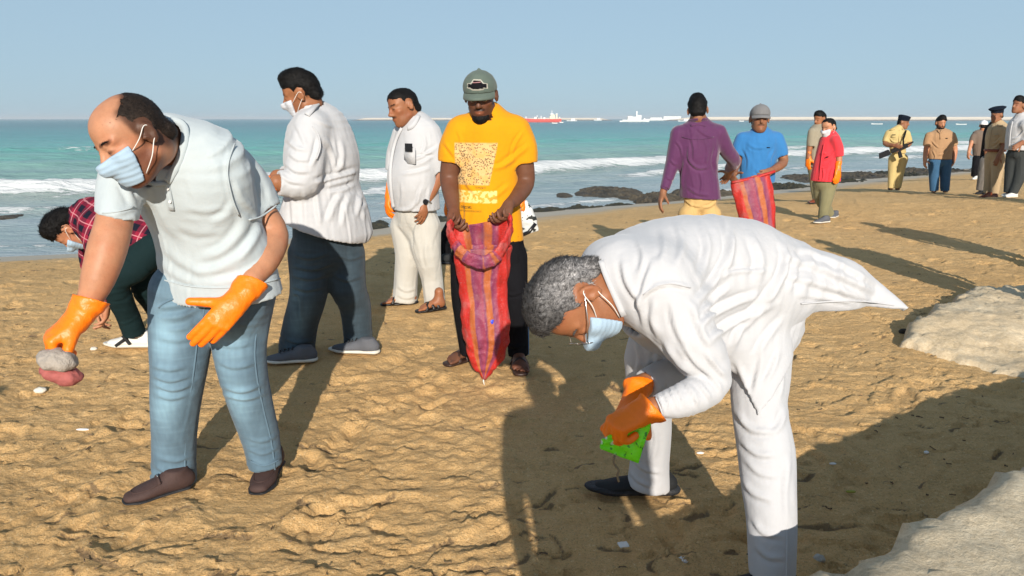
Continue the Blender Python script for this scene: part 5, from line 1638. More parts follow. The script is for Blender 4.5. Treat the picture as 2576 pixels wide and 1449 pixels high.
# ---- white shirt and white trousers, hand in pocket
def white_suit():
    h = 0.00902
    p = Person("moustached person in white shirt and cream trousers, hand in pocket, phone at the chest", 5.9, h, (1055, 772), SKIN_BROWN)
    H = Head(at(1014, 271, 5.85), (-.78, -.57, -.23), (-.31, .04, .95), 1.165)
    P, wx, wy = p.spine([(1043, 305, 0, 30), (1052, 330, 0, 52), (1048, 395, -.02, 62), (1038, 450, -.04, 66), (1043, 500, -.02, 62), (1047, 532, 0, 61)], -58, .80)
    l1, r1 = p.pts([(1020, 570, .04, 38), (1026, 640, .02, 32), (1021, 700, .04, 29), (1018, 757, .04, 31)])
    l2, r2 = p.pts([(1068, 570, -.06, 40), (1074, 640, -.09, 34), (1086, 700, -.06, 27), (1095, 766, -.06, 27)])
    la, lar = p.pts([(1086, 338, -.08, 17), (1098, 395, -.1, 17), (1103, 440, -.1, 15.5), (1086, 482, -.16, 13.5), (1071, 510, -.19, 10)])
    ra, rar = p.pts([(1012, 338, .14, 17), (994, 400, .2, 16), (988, 450, .2, 14), (980, 490, .1, 11)])
    B = p.body
    add_head(B, H)
    B.chain([H.w((0, -.04, -.06)), P[0], P[1]], [.062, .07, .075], .03)
    B.loft(P[:-2], wx[:-2] - .035, wy[:-2] - .035, p.u); B.chain(la, lar, .02); B.chain(ra, rar, .02)
    B.chain([l1[0], l1[2], l1[-1]], [.07, .05, .04], .02); B.chain([l2[0], l2[2], l2[-1]], [.07, .05, .04], .02)
    add_hand(B, la[-1], at(1066, 530, 5.69) - la[-1], (-.5, .6, 0), 1, 1.0, curl=(25, 20, 15), thumb_out=.4)
    f1 = (at_z(1046, 758, .03), at_z(962, 764, .02)); f2 = (at_z(1116, 772, .03), at_z(1050, 782, .02))
    for a, b in (f1, f2): foot_bare(B, a, b, .10); STAND.append((*((a + b) / 2)[:2], 0))
    p.finish(B, "body", SKIN_BROWN, smooth=1, col=lambda V: face_paint(V, H, np.ones((len(V), 3)), stubble=.25, mous=.85))
    V, Q = hair_shell(.007, H, 'short', .006, 8, .002, 55, .0)
    p.hair(V, Q, HAIR_BLACK, H, 2200, .011, .25, .0013, 3)
    brows(p, H, HAIR_BLACK, .005)
    S = Field(h)
    S.loft(P, wx, wy, p.u, cuts=[(at(1047, 526, 5.9), (0, 0, -1))])
    sl, slr = p.pts([(1084, 335, -.07, 25), (1097, 385, -.1, 25), (1101, 432, -.1, 22)])
    sr, srr = p.pts([(1012, 335, .14, 24), (996, 385, .2, 23), (990, 430, .2, 21)])
    S.chain(sl, slr, .04, cuts=[endcut(sl)]); S.chain(sr, srr, .04, cuts=[endcut(sr)])
    S.chain([P[0], P[1]], [.085, .10], .05, sub=1)
    S.chain([H.w((0, -.04, -.06)), P[0], P[0] + np.array([-.05, -.03, -.05])], [.064, .074, .06], .01, op='S', sub=1)
    bones = [(P[0], P[2], wx[2], .006, 4, 8, .4), (P[2], P[4], wx[3], .007, 4, 8, .45), (P[4], P[5], wx[5], .010, 3, 8, .5)] + limb_bones(sl, slr, .007, 5, 9, .5)
    K = [([(1103, 368), (1067, 392), (1031, 404)], 5, .014), ([(1098, 385), (1060, 410), (1025, 418)], 5, .012), ([(1082, 422), (1046, 433), (1007, 438)], 5, .010), ([(1000, 530), (1031, 526), (1054, 500)], 5, .012), ([(1001, 325), (990, 365), (982, 400)], 3, .006), ([(1055, 383), (1075, 386), (1094, 384)], 4, .012), ([(1066, 340), (1070, 365), (1060, 390)], 4, .010), ([(1060, 470), (1052, 500), (1050, 525)], 5, .012), ([(1080, 470), (1076, 500), (1078, 525)], 4, .010), ([(1010, 460), (1012, 495), (1006, 522)], 5, .008)]
    sh = p.finish(S, "shirt", WHITE_COTTON, thick=.015, bones=bones, seed=9, strokes=K, calm=P[0])
    p.strip([(1024, 322), (1036, 318), (1046, 304), (1052, 288)], 12, WHITE_COTTON, "collar", sh, .006, 4, .006, 9)
    p.strip([(1010, 322), (996, 350), (986, 390), (981, 440), (986, 500), (990, 522)], 8, WHITE_COTTON, "placket", sh, .002, 4, .003)
    C = Field(.006)
    ax = unit(H.w((0, -.04, -.06)) - P[0])
    ring = [P[0] + ax * .03 + .082 * (math.sin(a) * p.u + math.cos(a) * p.fwd_h) - np.array([0, 0, .05 * (1 + math.cos(a)) / 2]) for a in np.linspace(-2.9, 2.9, 21)]
    C.loft(ring, [.028] * 21, [.008] * 21, ax, sub=2)
    p.finish(C, "collar", WHITE_COTTON, parent=sh)
    # chest pocket and the phone standing in it
    c = at(1030, 392, 5.9); n_ = unit(np.array((-.62, -.78, .0)) ); u_ = unit(np.cross((0, 0, 1), n_))
    surf = c + n_ * .0
    pm = MB()
    F_ = None
    q0 = at(1028, 372, 5.9 - .235)
    R_ = np.stack([u_, n_, np.cross(u_, n_)], 1)
    pm.box(at(1031, 392, 5.9 - .245), (.115, .012, .12), R_); pm.build("pocket", WHITE_COTTON, sh, p.base, True)
    T = Field(h)
    T.loft([at(1046, 515, 5.9), at(1046, 550, 5.9), at(1046, 580, 5.9)], [.185, .18, .13], [.15, .155, .12], p.u)
    T.chain(l1, r1, .03, cuts=[endcut(l1)]); T.chain(l2, r2, .03, cuts=[endcut(l2)])
    p.finish(T, "trousers", CREAM, bones=limb_bones(l1, r1, .008, 3, 9, .5) + limb_bones(l2, r2, .008, 3, 9, .5), seed=12, strokes=[([(1000, 560), (1030, 600), (1040, 650)], 6, .012), ([(1060, 545), (1045, 580), (1048, 620)], 5, .012), ([(1000, 720), (1022, 732), (1046, 726)], 4, .010), ([(1000, 742), (1022, 750), (1046, 744)], 4, .010), ([(1068, 690), (1070, 725), (1075, 755)], 5, .009), ([(1075, 600), (1070, 640), (1078, 680)], 5, .008)])
    for (a, b) in (f1, f2): sandal(p, a, b, .105, SANDAL_BLACK, .0065)
    # watch
    W = MB(); wc = la[-1] + (la[-2] - la[-1]) * .15; d_ = unit(la[-2] - la[-1]); a1 = unit(np.cross(d_, (0, 1, .2))); a2 = np.cross(d_, a1)
    W.tube([wc + .040 * (math.cos(t) * a1 + math.sin(t) * a2) for t in np.linspace(0, 6.2832, 17)], .007, 6)
    w_ = W.build("wristwatch", METAL, p.e, p.base, True)
    W = MB(); f_ = wc - np.array((.0, .045, 0)); W.tube([f_, f_ - np.array((0.004, .012, 0))], .021, 14); W.build("dial", BLACK_PLASTIC, w_, p.base)
    glove(p, ra[-1], (-.2, -.35, -1), (.6, .3, 0), -1, ra[-1] + np.array((0.02, .06, .12)), .035, .042, 1.05, .007, curl=(25, 25, 20))
    ph = MB(); pc = at(1028, 371, 5.9 - .262)
    ph.box(pc, (.074, .010, .060), R_); ph.box(pc + R_ @ np.array((.022, -.006, .012)), (.018, .004, .022), R_)
    o = ph.build("phone", BLACK_PLASTIC, None, pc); o.location = tuple(pc)
    bv = o.modifiers.new("bevel", 'BEVEL'); bv.width = .004; bv.segments = 2
    tag(o, "black phone poking out of the white shirt's chest pocket", "phone")
    return p

# ---- yellow T-shirt, holding the open sack
def yellow_man():
    h = 0.00748
    p = Person("person in printed yellow T-shirt and green cap holding a long striped sack open", 4.4, h, (1232, 930), SKIN_DEEP)
    H = Head(at(1209, 242, 4.33), (-.08, -.96, -.25), (-.06, -.25, .97), 1.10)
    P, wx, wy = p.spine([(1228, 292, 0, 46), (1229, 318, 0, 82), (1228, 385, 0, 82), (1227, 450, 0, 76), (1230, 530, 0, 80), (1234, 612, 0, 84)], -4, .66)
    l1, r1 = p.pts([(1178, 650, 0, 44), (1173, 740, -.03, 38), (1178, 820, 0, 31), (1184, 888, .02, 27)])
    l2, r2 = p.pts([(1284, 650, 0, 42), (1294, 740, -.04, 33), (1300, 820, 0, 28), (1303, 893, 0, 25)])
    ra, rar = p.pts([(1152, 332, 0, 26), (1135, 405, .0, 25), (1130, 455, .0, 23), (1137, 502, -.12, 19), (1142, 532, -.20, 14)])
    la, lar = p.pts([(1304, 332, 0, 26), (1318, 410, .0, 25), (1321, 462, 0, 23), (1300, 497, -.14, 19), (1279, 515, -.23, 14)])
    B = p.body
    add_head(B, H)
    B.chain([H.w((0, -.035, -.06)), P[0], P[1]], [.064, .074, .08], .03)
    B.loft(P[:-2], wx[:-2] - .03, wy[:-2] - .03, p.u); B.chain(ra, rar, .03); B.chain(la, lar, .03)
    B.chain([l1[0], l1[2], l1[-1]], [.075, .05, .035], .02); B.chain([l2[0], l2[2], l2[-1]], [.075, .05, .035], .02)
    add_hand(B, ra[-1], at(1138, 560, 4.14) - ra[-1], (.55, -.75, 0), -1, 1.08, curl=(55, 55, 40), thumb_out=.5, thumb_curl=25)
    add_hand(B, la[-1], at(1272, 545, 4.12) - la[-1], (-.6, -.7, 0), 1, 1.08, curl=(50, 55, 40), thumb_out=.5, thumb_curl=25)
    f1 = (at_z(1196, 893, .03), at_z(1124, 915, .02)); f2 = (at_z(1303, 902, .03), at_z(1311, 940, .02))
    f2 = (f2[1] + unit(f2[0] - f2[1]) * .27, f2[1])
    for a, b in (f1, f2): foot_bare(B, a, b, .105); STAND.append((*((a + b) / 2)[:2], 0))
    p.finish(B, "body", SKIN_DEEP, smooth=1, col=lambda V: face_paint(V, H, np.ones((len(V), 3)), mous=.9, stubble=.5, brow=(.2, .2, .2), lips=(1.9, 1.5, 1.4)))
    eyes(p, H, EYE_WHITE, EYE_DARK)
    # goatee
    G = Field(.005)
    s = H.s
    G.ell(H.w((0, .066, -.096)), H.R, np.array((.034, .030, .030)) * s, .02)
    G.chain([H.w((-.03, .058, -.07)), H.w((-.028, .06, -.095)), H.w((0, .07, -.11)), H.w((.028, .06, -.095)), H.w((.03, .058, -.07))], np.array((.012, .017, .02, .017, .012)) * s, .02)
    V, Q, g = G.mesh(); V = V + g * (noise3(V * 90) * .003)[:, None]
    p.add("beard", V, Q, HAIR_BLACK)
    V, Q = hair_shell(.006, H, 'short', .004, 8, .0015, 60); p.add("hair", V, Q, HAIR_BLACK)
    S = Field(h)
    S.loft(P, wx, wy, p.u, cuts=[(at(1234, 604, 4.4), (0, 0, -1))])
    sr, srr = p.pts([(1156, 330, 0, 36), (1140, 372, 0, 36), (1135, 408, 0, 33)])
    sl, slr = p.pts([(1300, 330, 0, 36), (1316, 372, 0, 36), (1320, 410, 0, 33)])
    S.chain(sr, srr, .05, cuts=[(sr[-1], (-.1, 0, -1))]); S.chain(sl, slr, .05, cuts=[(sl[-1], (.05, 0, -1))])
    S.chain([P[0], P[1]], [.09, .115], .05, sub=1)
    S.chain([H.w((0, -.035, -.06)), P[0], P[0] + np.array([0, -.06, -.025])], [.066, .078, .056], .01, op='S', sub=1)
    bones = [(P[0], P[2], wx[2], .003, 4, 8, .35), (P[2], P[4], wx[3], .005, 4, 8, .4), (P[4], P[5], wx[5], .008, 3, 8, .45)]
    bones += limb_bones(sr, srr, .005, 5, 9, .5) + limb_bones(sl, slr, .005, 5, 9, .5)
    K = [([(1330, 366), (1297, 392), (1262, 414)], 6, .012), ([(1300, 398), (1268, 416), (1240, 424)], 6, .010), ([(1118, 358), (1134, 380), (1150, 402)], 5, .010), ([(1150, 345), (1160, 375), (1172, 395)], 5, .008), ([(1316, 330), (1293, 368), (1288, 402)], 4, .010), ([(1152, 330), (1160, 360), (1156, 400)], 4, .008), ([(1280, 465), (1250, 490), (1225, 500)], 6, .010), ([(1165, 440), (1180, 470), (1200, 490)], 6, .008), ([(1290, 500), (1280, 550), (1284, 598)], 6, .010), ([(1262, 520), (1262, 560), (1270, 600)], 6, .008), ([(1170, 510), (1172, 540), (1166, 570)], 5, .008)]
    M = np.stack([p.u, p.fwd_h, [0, 0, 1.0]], 1)
    sh = p.finish(S, "t_shirt", YELLOW, thick=.013, bones=bones, seed=14, pat=(at(1203, 395, 4.4), M), strokes=K, calm=P[0])
    C = Field(.0045)
    ax = unit(H.w((0, -.035, -.06)) - P[0])
    ring = [P[0] + ax * .014 + .089 * (math.sin(a) * p.u + math.cos(a) * p.fwd_h) - np.array([0, 0, .052 * (1 + math.cos(a)) / 2]) for a in np.linspace(-3.14, 3.14, 25)]
    C.loft(ring, [.014] * 25, [.006] * 25, ax, sub=2)
    V, Q, g = C.mesh(); new_mesh("neckband", V, Q, YELLOW, sh, p.base, col=np.ones((len(V), 3)), attrs={"pat": np.tile((0, -1.0, 0), (len(V), 1))})
    T = Field(h)
    T.loft([at(1232, 590, 4.4), at(1232, 640, 4.4), at(1232, 670, 4.4)], [.20, .195, .14], [.13, .14, .11], p.u)
    T.chain(l1, r1, .03, cuts=[endcut(l1)]); T.chain(l2, r2, .03, cuts=[endcut(l2)])
    tr = p.finish(T, "trousers", BLACK_CLOTH, bones=limb_bones(l1, r1, .007, 4, 8, .5) + limb_bones(l2, r2, .007, 4, 8, .5), seed=16, strokes=[([(1265, 735), (1290, 742), (1316, 734)], 4, .010), ([(1268, 865), (1296, 874), (1322, 866)], 4, .010), ([(1160, 850), (1180, 858), (1204, 850)], 4, .010)])
    m2 = MB(); pts = catmull(np.array([q + np.array((r_ * .93, .2 * r_, 0)) for q, r_ in zip(l2[1:], r2[1:])]), 4)
    m2.tube(pts, .012, 8); m2.build("side_stripe", BLUE_TEE, tr, p.base, True)
    for (a, b) in (f1, f2): sandal(p, a, b, .11, SANDAL_BROWN, .006)
    cap(p, H, CAP_GREEN, .0052, badge=True)
    return p
def cap(p, H, mat, h, badge=False, label=None, button=True):
    s, R = H.s, H.R
    F = Field(h)
    cuts = [(H.w((0, 0, .030)), -R[:, 2] + R[:, 1] * .12)]
    F.ell(H.w((0, -.012, .036)), R, np.array((.087, .108, .092)) * s, .01, cuts=cuts)
    F.ell(H.w((0, .03, .060)), R, np.array((.076, .076, .066)) * s, .03, cuts=cuts)
    if button: F.chain([H.w((0, -.01, .128)), H.w((0, -.01, .131))], [.010 * s] * 2, .006, sub=1)
    V, Q, g = F.mesh(thick=max(.009, h * 1.7), smooth_it=1)
    L = H.loc(V)
    an = np.arctan2(L[:, 0], L[:, 1] + .012)
    seam = np.abs(np.mod(an / (math.pi / 3) + .5, 1) - .5)
    V = V + g * (noise3(V * 38) * .0025 - np.exp(-(seam / .035) ** 2) * .0022)[:, None]
    c = p.add("cap", V, Q, mat)
    if label: c["label"] = label
    G = Field(h * .85)
    def pt(x, t):
        return H.w((x, .085 * math.sqrt(max(0, 1 - (x / .082) ** 2)) + t * .054 * (1 - (x / .085) ** 2 * .55), .036 - .022 * t - .30 * abs(x) ** 1.6 * 1.8))
    for t in (0.05, .3, .55, .8, 1.0):
        xs = np.linspace(-.074, .074, 13)
        G.chain([pt(x, t) for x in xs], [.0062 * s] * 13, .012 * s, sub=1)
    V, Q, g = G.mesh(smooth_it=2)
    p.add("brim", V, Q, mat, c)
    if badge:                                     # embroidered patch with a blocky vehicle shape, frayed pale border
        def onfront(x, z, off):
            y = .0
            # front of the crown
            yy1 = -.012 + .108 * math.sqrt(max(0, 1 - (x / .087) ** 2 - ((z - .036) / .092) ** 2))
            q_ = 1 - (x / .076) ** 2 - ((z - .060) / .066) ** 2
            yy2 = .03 + .076 * math.sqrt(q_) if q_ > 0 else -1
            return H.w((x, max(yy1, yy2) + .0035 + off, z))
        def patch(outline, off, mat_, name, par):
            V, F = [], []
            cx, cz = np.mean(outline, 0)
            n = len(outline); rings = 3
            for r_ in range(rings + 1):
                for (x, z) in outline:
                    t_ = r_ / rings
                    V.append(onfront(cx + (x - cx) * t_, cz + (z - cz) * t_, off * (1 if r_ < rings else .2)))
            for r_ in range(rings):
                for k in range(n): F.append((r_ * n + k, (r_ + 1) * n + k, (r_ + 1) * n + (k + 1) % n, r_ * n + (k + 1) % n))
            return new_mesh(name, V, F, mat_, par, p.base, True)
        out = [(-.047, .058), (-.046, .080), (-.030, .086), (-.018, .101), (.016, .103), (.028, .088), (.046, .084), (.048, .064), (.030, .060), (.022, .055), (-.006, .054), (-.026, .055)]
        out = [(x * 1.12, .079 + (z - .079) * 1.08) for x, z in out]
        ob = patch([(x * -1, z) for x, z in out], .0015, plain('frayed_thread', (.36, .35, .30), .9, nvar=.35, nscale=120), "badge", c)
        inn = [(x * .90 + .0015 * math.sin(x * 900), .078 + (z - .078) * .78 + .0015 * math.cos(x * 700)) for x, z in out]
        patch([(x * -1, z) for x, z in inn], .0035, BLACK_CLOTH, "badge_figure", c)
        patch([(-.020, .093), (.018, .094), (.020, .0895), (-.022, .0885)], .005, plain('pink_thread', (.32, .16, .16), .9), "badge_stripe", c)
    return c
# ---- the bending man in white, front right
def kurta_man():
    h = 0.00726
    p = Person("grey haired person in white kurta and trousers bent double, masked, spectacles on", 2.45, h, (1800, 1300), SKIN_BROWN)
    A3 = lambda L: ([at(x, y, Y) for x, y, Y, r in L], [r * mpp(at(x, y, Y)) for x, y, Y, r in L])
    H = Head(at(1454, 757, 2.13), (.06, -.30, -.95), (-.95, -.28, .03), 1.12)
    nl, nr = A3([(1912, 815, 2.42, 82), (1911, 943, 2.33, 74), (1909, 1025, 2.27, 67), (1927, 1133, 2.21, 70), (1934, 1220, 2.17, 67), (1941, 1320, 2.12, 61), (1942, 1440, 2.08, 57)])
    fl, fr = A3([(1840, 790, 2.62, 85), (1740, 820, 2.60, 78), (1640, 872, 2.56, 62), (1633, 970, 2.62, 56), (1638, 1080, 2.69, 51), (1634, 1160, 2.73, 49), (1630, 1222, 2.75, 53)])
    la, lar = A3([(1665, 735, 2.14, 60), (1745, 860, 2.06, 52), (1795, 965, 2.03, 36), (1720, 1003, 1.99, 34), (1640, 1025, 1.97, 24)])
    ra, rar = A3([(1650, 790, 2.52, 58), (1720, 880, 2.56, 46), (1700, 930, 2.52, 36), (1640, 955, 2.42, 30), (1606, 968, 2.38, 24)])
    SL = [(1512, 690, 2.26, 74), (1545, 688, 2.28, 92), (1600, 700, 2.31, 126), (1690, 694, 2.36, 148), (1790, 700, 2.42, 158), (1880, 712, 2.47, 148), (1945, 725, 2.50, 122)]
    P, wy = A3(SL); wy = np.array(wy)
    wx = np.array([.10, .15, .195, .215, .215, .205, .18])
    u = unit(np.array((.22, -1.0, .0)))
    p.u = u
    B = p.body
    add_head(B, H)
    B.chain([H.w((0, -.04, -.05)), at(1525, 712, 2.25), P[2]], [.062, .066, .08], .03)
    B.loft(P[1:-1], wx[1:-1] - .035, wy[1:-1] - .035, u)
    B.chain(la, np.array(lar) * .9, .02); B.chain(ra, np.array(rar) * .9, .02)
    B.chain([nl[0], nl[2], nl[-1]], [.08, .06, .04], .02); B.chain([fl[0], fl[2], fl[-1]], [.08, .055, .04], .02)
    w1, w2 = at(1618, 1036, 1.97), at(1597, 1005, 2.33)
    B.chain([la[-1], w1], [.030, .027], .01); B.chain([ra[-1], w2], [.030, .027], .01)
    p.finish(B, "body", SKIN_BROWN, col=lambda V: face_paint(V, H, np.ones((len(V), 3)), stubble=.12, brow=(.5, .47, .45)))
    V, Q = hair_shell(.0046, H, 'receding', .008, 21, .003, 42, .006)
    p.hair(V, Q, HAIR_GREY, H, 8000, .019, .16, .0008, 4, var=.5, base=lambda L: .55 + 1.3 * smooth01(np.abs(L[:, 0]), .03, .075) * smooth01(-L[:, 1], -.06, .03))
    mask_mesh(p, H, .0042, MASK_BLUE, STRAP)
    brows(p, H, HAIR_GREY)
    # spectacles
    mb = MB()
    for q in (-1, 1):
        ring = [H.w((q * .033 + .024 * math.cos(t), .112, .000 + .018 * math.sin(t))) for t in np.linspace(0, 6.2832, 17)]
        mb.tube(ring, .0016, 6)
        mb.tube([H.w((q * .057, .110, .004)), H.w((q * .080, .06, .008)), H.w((q * .084, -.012, .014)), H.w((q * .083, -.03, 0))], .0018, 6)
    mb.tube([H.w((-.010, .113, .004)), H.w((0, .116, .007)), H.w((.010, .113, .004))], .0016, 6)
    mb.build("spectacles", METAL, p.e, p.base, True)
    # kurta: body, sleeves, blown-up tail
    S = Field(h)
    S.loft(P, wx, wy, u, cuts=[(at(2000, 735, 2.5), (1, 0, -.10))])
    S.chain([at(1560, 690, 2.20), at(1640, 720, 2.16)], [.11, .12], .07, sub=1)
    sl, slr = A3([(1655, 725, 2.15, 92), (1735, 850, 2.07, 76), (1790, 955, 2.04, 50), (1725, 1003, 1.99, 44), (1652, 1023, 1.97, 30)])
    sr, srr = A3([(1640, 780, 2.50, 88), (1720, 880, 2.56, 64), (1702, 932, 2.52, 50), (1645, 957, 2.43, 40), (1622, 965, 2.40, 34)])
    S.chain(sl, slr, .07, cuts=[endcut(sl)]); S.chain(sr, srr, .06, cuts=[endcut(sr)])
    T3 = [(1900, 705, 2.47, 138), (1960, 700, 2.47, 100), (2030, 706, 2.46, 84), (2110, 722, 2.45, 74), (2180, 748, 2.44, 54), (2240, 772, 2.43, 30), (2280, 786, 2.43, 10)]
    tp, tr_ = A3(T3)
    tp = [q + np.array((0, .035 * math.sin(i * 1.9) * min(1, i / 2), 0)) for i, q in enumerate(tp)]
    S.loft(tp, [.185, .15, .105, .075, .052, .032, .012], np.array(tr_), u, k=.05, capf=.4,
           cuts=[(at(2100, 770, 2.45), (.0, 0, -1))])
    # front panel hanging over the near thigh, ending in a point
    fp_, fr_ = A3([(1880, 800, 2.41, 102), (1905, 900, 2.345, 87), (1907, 990, 2.285, 78), (1909, 1070, 2.24, 76)])
    a_, b_, c_ = at(1838, 900, 2.3), at(1887, 1036, 2.25), at(1990, 905, 2.3)
    pl = lambda q0, q1: (q0, np.cross(unit(q1 - q0), FWD))
    n1 = np.cross(unit(b_ - a_), FWD); n1 = n1 if n1 @ (c_ - a_) < 0 else -n1
    n2 = np.cross(unit(c_ - b_), FWD); n2 = n2 if n2 @ (a_ - b_) < 0 else -n2
    S.loft(fp_, fr_, np.array(fr_) * .95, (1, 0, 0), k=.04, cuts=[(a_, n1), (b_, n2)])
    # slack belly cloth
    S.loft([at(1700, 790, 2.33), at(1790, 838, 2.34), at(1850, 850, 2.36)], [.13, .13, .10], [.09, .095, .08], u, k=.08)
    S.chain([H.w((0, -.05, -.04)), at(1530, 705, 2.25), at(1575, 705, 2.28)], [.064, .074, .06], .01, op='S', sub=1)
    bones = [(P[0], P[2], wy[2], .005, 4, 8, .4), (P[2], P[4], wy[3], .008, 8, 3, .5), (P[4], P[6], wy[5], .009, 8, 3, .5)]
    bones += [(tp[1], tp[3], .12, .006, 8, 4, .4), (tp[3], tp[6], .07, .004, 3, 9, .3), (fp_[0], fp_[3], .11, .006, 3, 8, .4)]
    bones += [(sl[0], sl[1], slr[0], .006, 4, 8, .5), (sl[1], sl[2], slr[1], .006, 5, 8, .5), (sr[0], sr[2], srr[0], .006, 5, 8, .5), (sr[2], sr[4], srr[3], .006, 30, 6, .6), (sl[3], sl[4], slr[3], .005, 38, 6, .6)]
    K = [([(1955, 640), (2080, 682), (2215, 742)], 9, .011), ([(1965, 690), (2080, 722), (2190, 756)], 9, .011), ([(2000, 742), (2080, 752), (2150, 762)], 6, .007), ([(1990, 618), (2110, 662), (2220, 725)], 7, .007), ([(1612, 748), (1648, 723), (1690, 715), (1740, 725)], 7, .012), ([(1757, 555), (1780, 611), (1776, 651), (1764, 700)], 10, .014), ([(1818, 552), (1834, 623), (1808, 691), (1750, 766)], 9, .018), ([(1842, 570), (1838, 651), (1816, 710)], 8, .013), ([(1886, 585), (1912, 651), (1902, 712)], 11, .014),
         ([(1966, 603), (1978, 663), (1938, 743), (1876, 808)], 10, .018), ([(2022, 619), (2038, 675), (2010, 755)], 12, .013), ([(2118, 655), (2114, 707), (2130, 758)], 9, .010), ([(1990, 612), (2004, 670), (1980, 740)], 9, .010), ([(2070, 640), (2076, 690), (2064, 755)], 9, .008), ([(2170, 690), (2168, 725), (2178, 762)], 7, .007),
         ([(1566, 650), (1576, 707), (1608, 763), (1622, 828)], 9, .013), ([(1642, 655), (1620, 723), (1602, 785)], 8, .012), ([(1700, 560), (1716, 610), (1704, 670)], 10, .010), ([(1600, 600), (1618, 640), (1610, 690)], 9, .009), ([(1660, 575), (1672, 620), (1660, 660)], 9, .008), ([(1932, 683), (1856, 682), (1806, 700)], 6, .010),
         ([(1914, 739), (1848, 763), (1784, 797), (1762, 826)], 9, .018), ([(1952, 763), (1880, 797), (1828, 822), (1784, 858)], 9, .018), ([(1914, 787), (1864, 830), (1842, 872)], 8, .014), ([(1970, 800), (1930, 850), (1900, 900)], 9, .010), ([(1840, 720), (1800, 750), (1762, 800)], 8, .012),
         ([(1734, 755), (1760, 823), (1788, 880)], 10, .013), ([(1648, 755), (1640, 803), (1658, 850)], 10, .010), ([(1690, 760), (1700, 820), (1730, 880)], 9, .010), ([(1670, 860), (1700, 905), (1740, 940)], 8, .011), ([(1770, 880), (1800, 920), (1826, 950)], 7, .011), ([(1720, 870), (1752, 915), (1790, 945)], 7, .010),
         ([(1668, 975), (1680, 1008), (1690, 1040)], 5, .009), ([(1682, 966), (1697, 1004), (1708, 1034)], 5, .009), ([(1698, 962), (1715, 1000), (1726, 1028)], 5, .009), ([(1720, 958), (1744, 994), (1756, 1020)], 5, .010), ([(1744, 950), (1774, 985), (1790, 1006)], 6, .010), ([(1770, 930), (1800, 960), (1816, 985)], 6, .009), ([(1656, 985), (1662, 1010), (1672, 1042)], 4, .007),
         ([(1850, 905), (1872, 960), (1886, 1020)], 8, .010), ([(1920, 880), (1910, 930), (1896, 990)], 8, .010), ([(1960, 880), (1945, 925), (1925, 965)], 7, .009)]
    ku = p.finish(S, "kurta", WHITE_KURTA, thick=.013, bones=bones, seed=31, strokes=K, calm=at(1530, 705, 2.25))
    p.strip([(1618, 742), (1650, 721), (1690, 713), (1738, 724)], 3, WHITE_KURTA, "armhole_seam", ku, .003, 5, .002)
    p.strip([(1512, 655), (1524, 690), (1545, 740), (1570, 795)], 16, WHITE_KURTA, "collar", ku, .005, 4, .006, 10)
    p.strip([(1650, 1000), (1660, 1022), (1668, 1046)], 4, WHITE_KURTA, "cuff_seam", ku, .003, 4, .002)
    p.strip([(2018, 764), (2100, 758), (2180, 758), (2250, 768)], 4, WHITE_KURTA, "hem_seam", ku, .003, 4, .002)
    # collar band
    C = Field(.005)
    nk = at(1531, 706, 2.26); ax = unit(H.w((0, -.04, -.05)) - P[2])
    e1 = unit(np.cross(ax, (0, 1, 0))); e2 = np.cross(ax, e1)
    ring = [nk + .083 * (math.cos(t) * e1 + 1.0 * math.sin(t) * e2) for t in np.linspace(0, 6.2832, 25)]
    C.loft(ring, [.020] * 25, [.006] * 25, ax, sub=2)
    p.finish(C, "collar", WHITE_KURTA, parent=ku)
    # trousers
    T = Field(h)
    T.loft([at(1865, 735, 2.49), at(1900, 800, 2.49), at(1895, 850, 2.5)], [.17, .175, .14], [.15, .16, .13], u)
    T.chain(nl, nr, .03, cuts=[(nl[-1], (.05, 0, -1))]); T.chain(fl, fr, .04, cuts=[(fl[-1], (-.12, 0, -1))])
    tb = limb_bones(nl, nr, [.005, .005, .006, .006, .005, .005], 3, 8, .5) + limb_bones(fl, fr, [.005, .005, .006, .006, .006, .007], 4, 8, .5)
    KT = [([(1848, 1031), (1890, 1080), (1948, 1086)], 9, .012), ([(1860, 1103), (1903, 1141), (1952, 1145)], 9, .011), ([(1865, 1196), (1894, 1240), (1944, 1259)], 9, .010), ([(1976, 1027), (1962, 1070), (1940, 1092)], 8, .010), ([(1870, 1150), (1910, 1190), (1960, 1200)], 8, .007), ([(1890, 1300), (1920, 1340), (1970, 1350)], 8, .008), ([(1900, 1370), (1930, 1400), (1975, 1405)], 8, .008), ([(1960, 900), (1966, 960), (1955, 1010)], 8, .008), ([(1985, 1150), (1975, 1230), (1980, 1330)], 9, .007), ([(1582, 1180), (1603, 1207), (1640, 1226)], 6, .011), ([(1590, 1150), (1620, 1180), (1665, 1190)], 6, .008), ([(1600, 860), (1608, 900), (1600, 945)], 7, .010), ([(1640, 1060), (1650, 1110), (1640, 1160)], 7, .008), ([(1660, 860), (1650, 910), (1660, 950)], 7, .009)]
    tr = p.finish(T, "trousers", WHITE_KURTA, bones=tb, seed=33, strokes=KT)
    m2 = MB(); pts = catmull(np.array([q + np.array((.28 * r_, -.985 * r_, 0)) for q, r_ in zip(nl[1:], nr[1:])]), 4)
    m2.tube(pts, .004, 6); m2.build("side_seam", WHITE_KURTA, tr, p.base, True)
    # shoes
    for (a, b) in (((1692, 1240), (1484, 1238)),):
        hl, to = at_z(*a, .012), at_z(*b, .01)
        shoe(p, hl, to, .105, SHOE_BLACK, SOLE_BLACK, .085, .036, name="slip_on_shoe", h=.0055)
        STAND.append((*((hl + to) / 2)[:2], 0))
    c = nl[-1]
    hl = np.array((c[0] + .07, c[1] + .02, .012)); to = np.array((c[0] - .20, c[1] - .02, .01))
    shoe(p, hl, to, .105, SHOE_BLACK, SOLE_BLACK, .085, .036, name="slip_on_shoe", h=.0055)
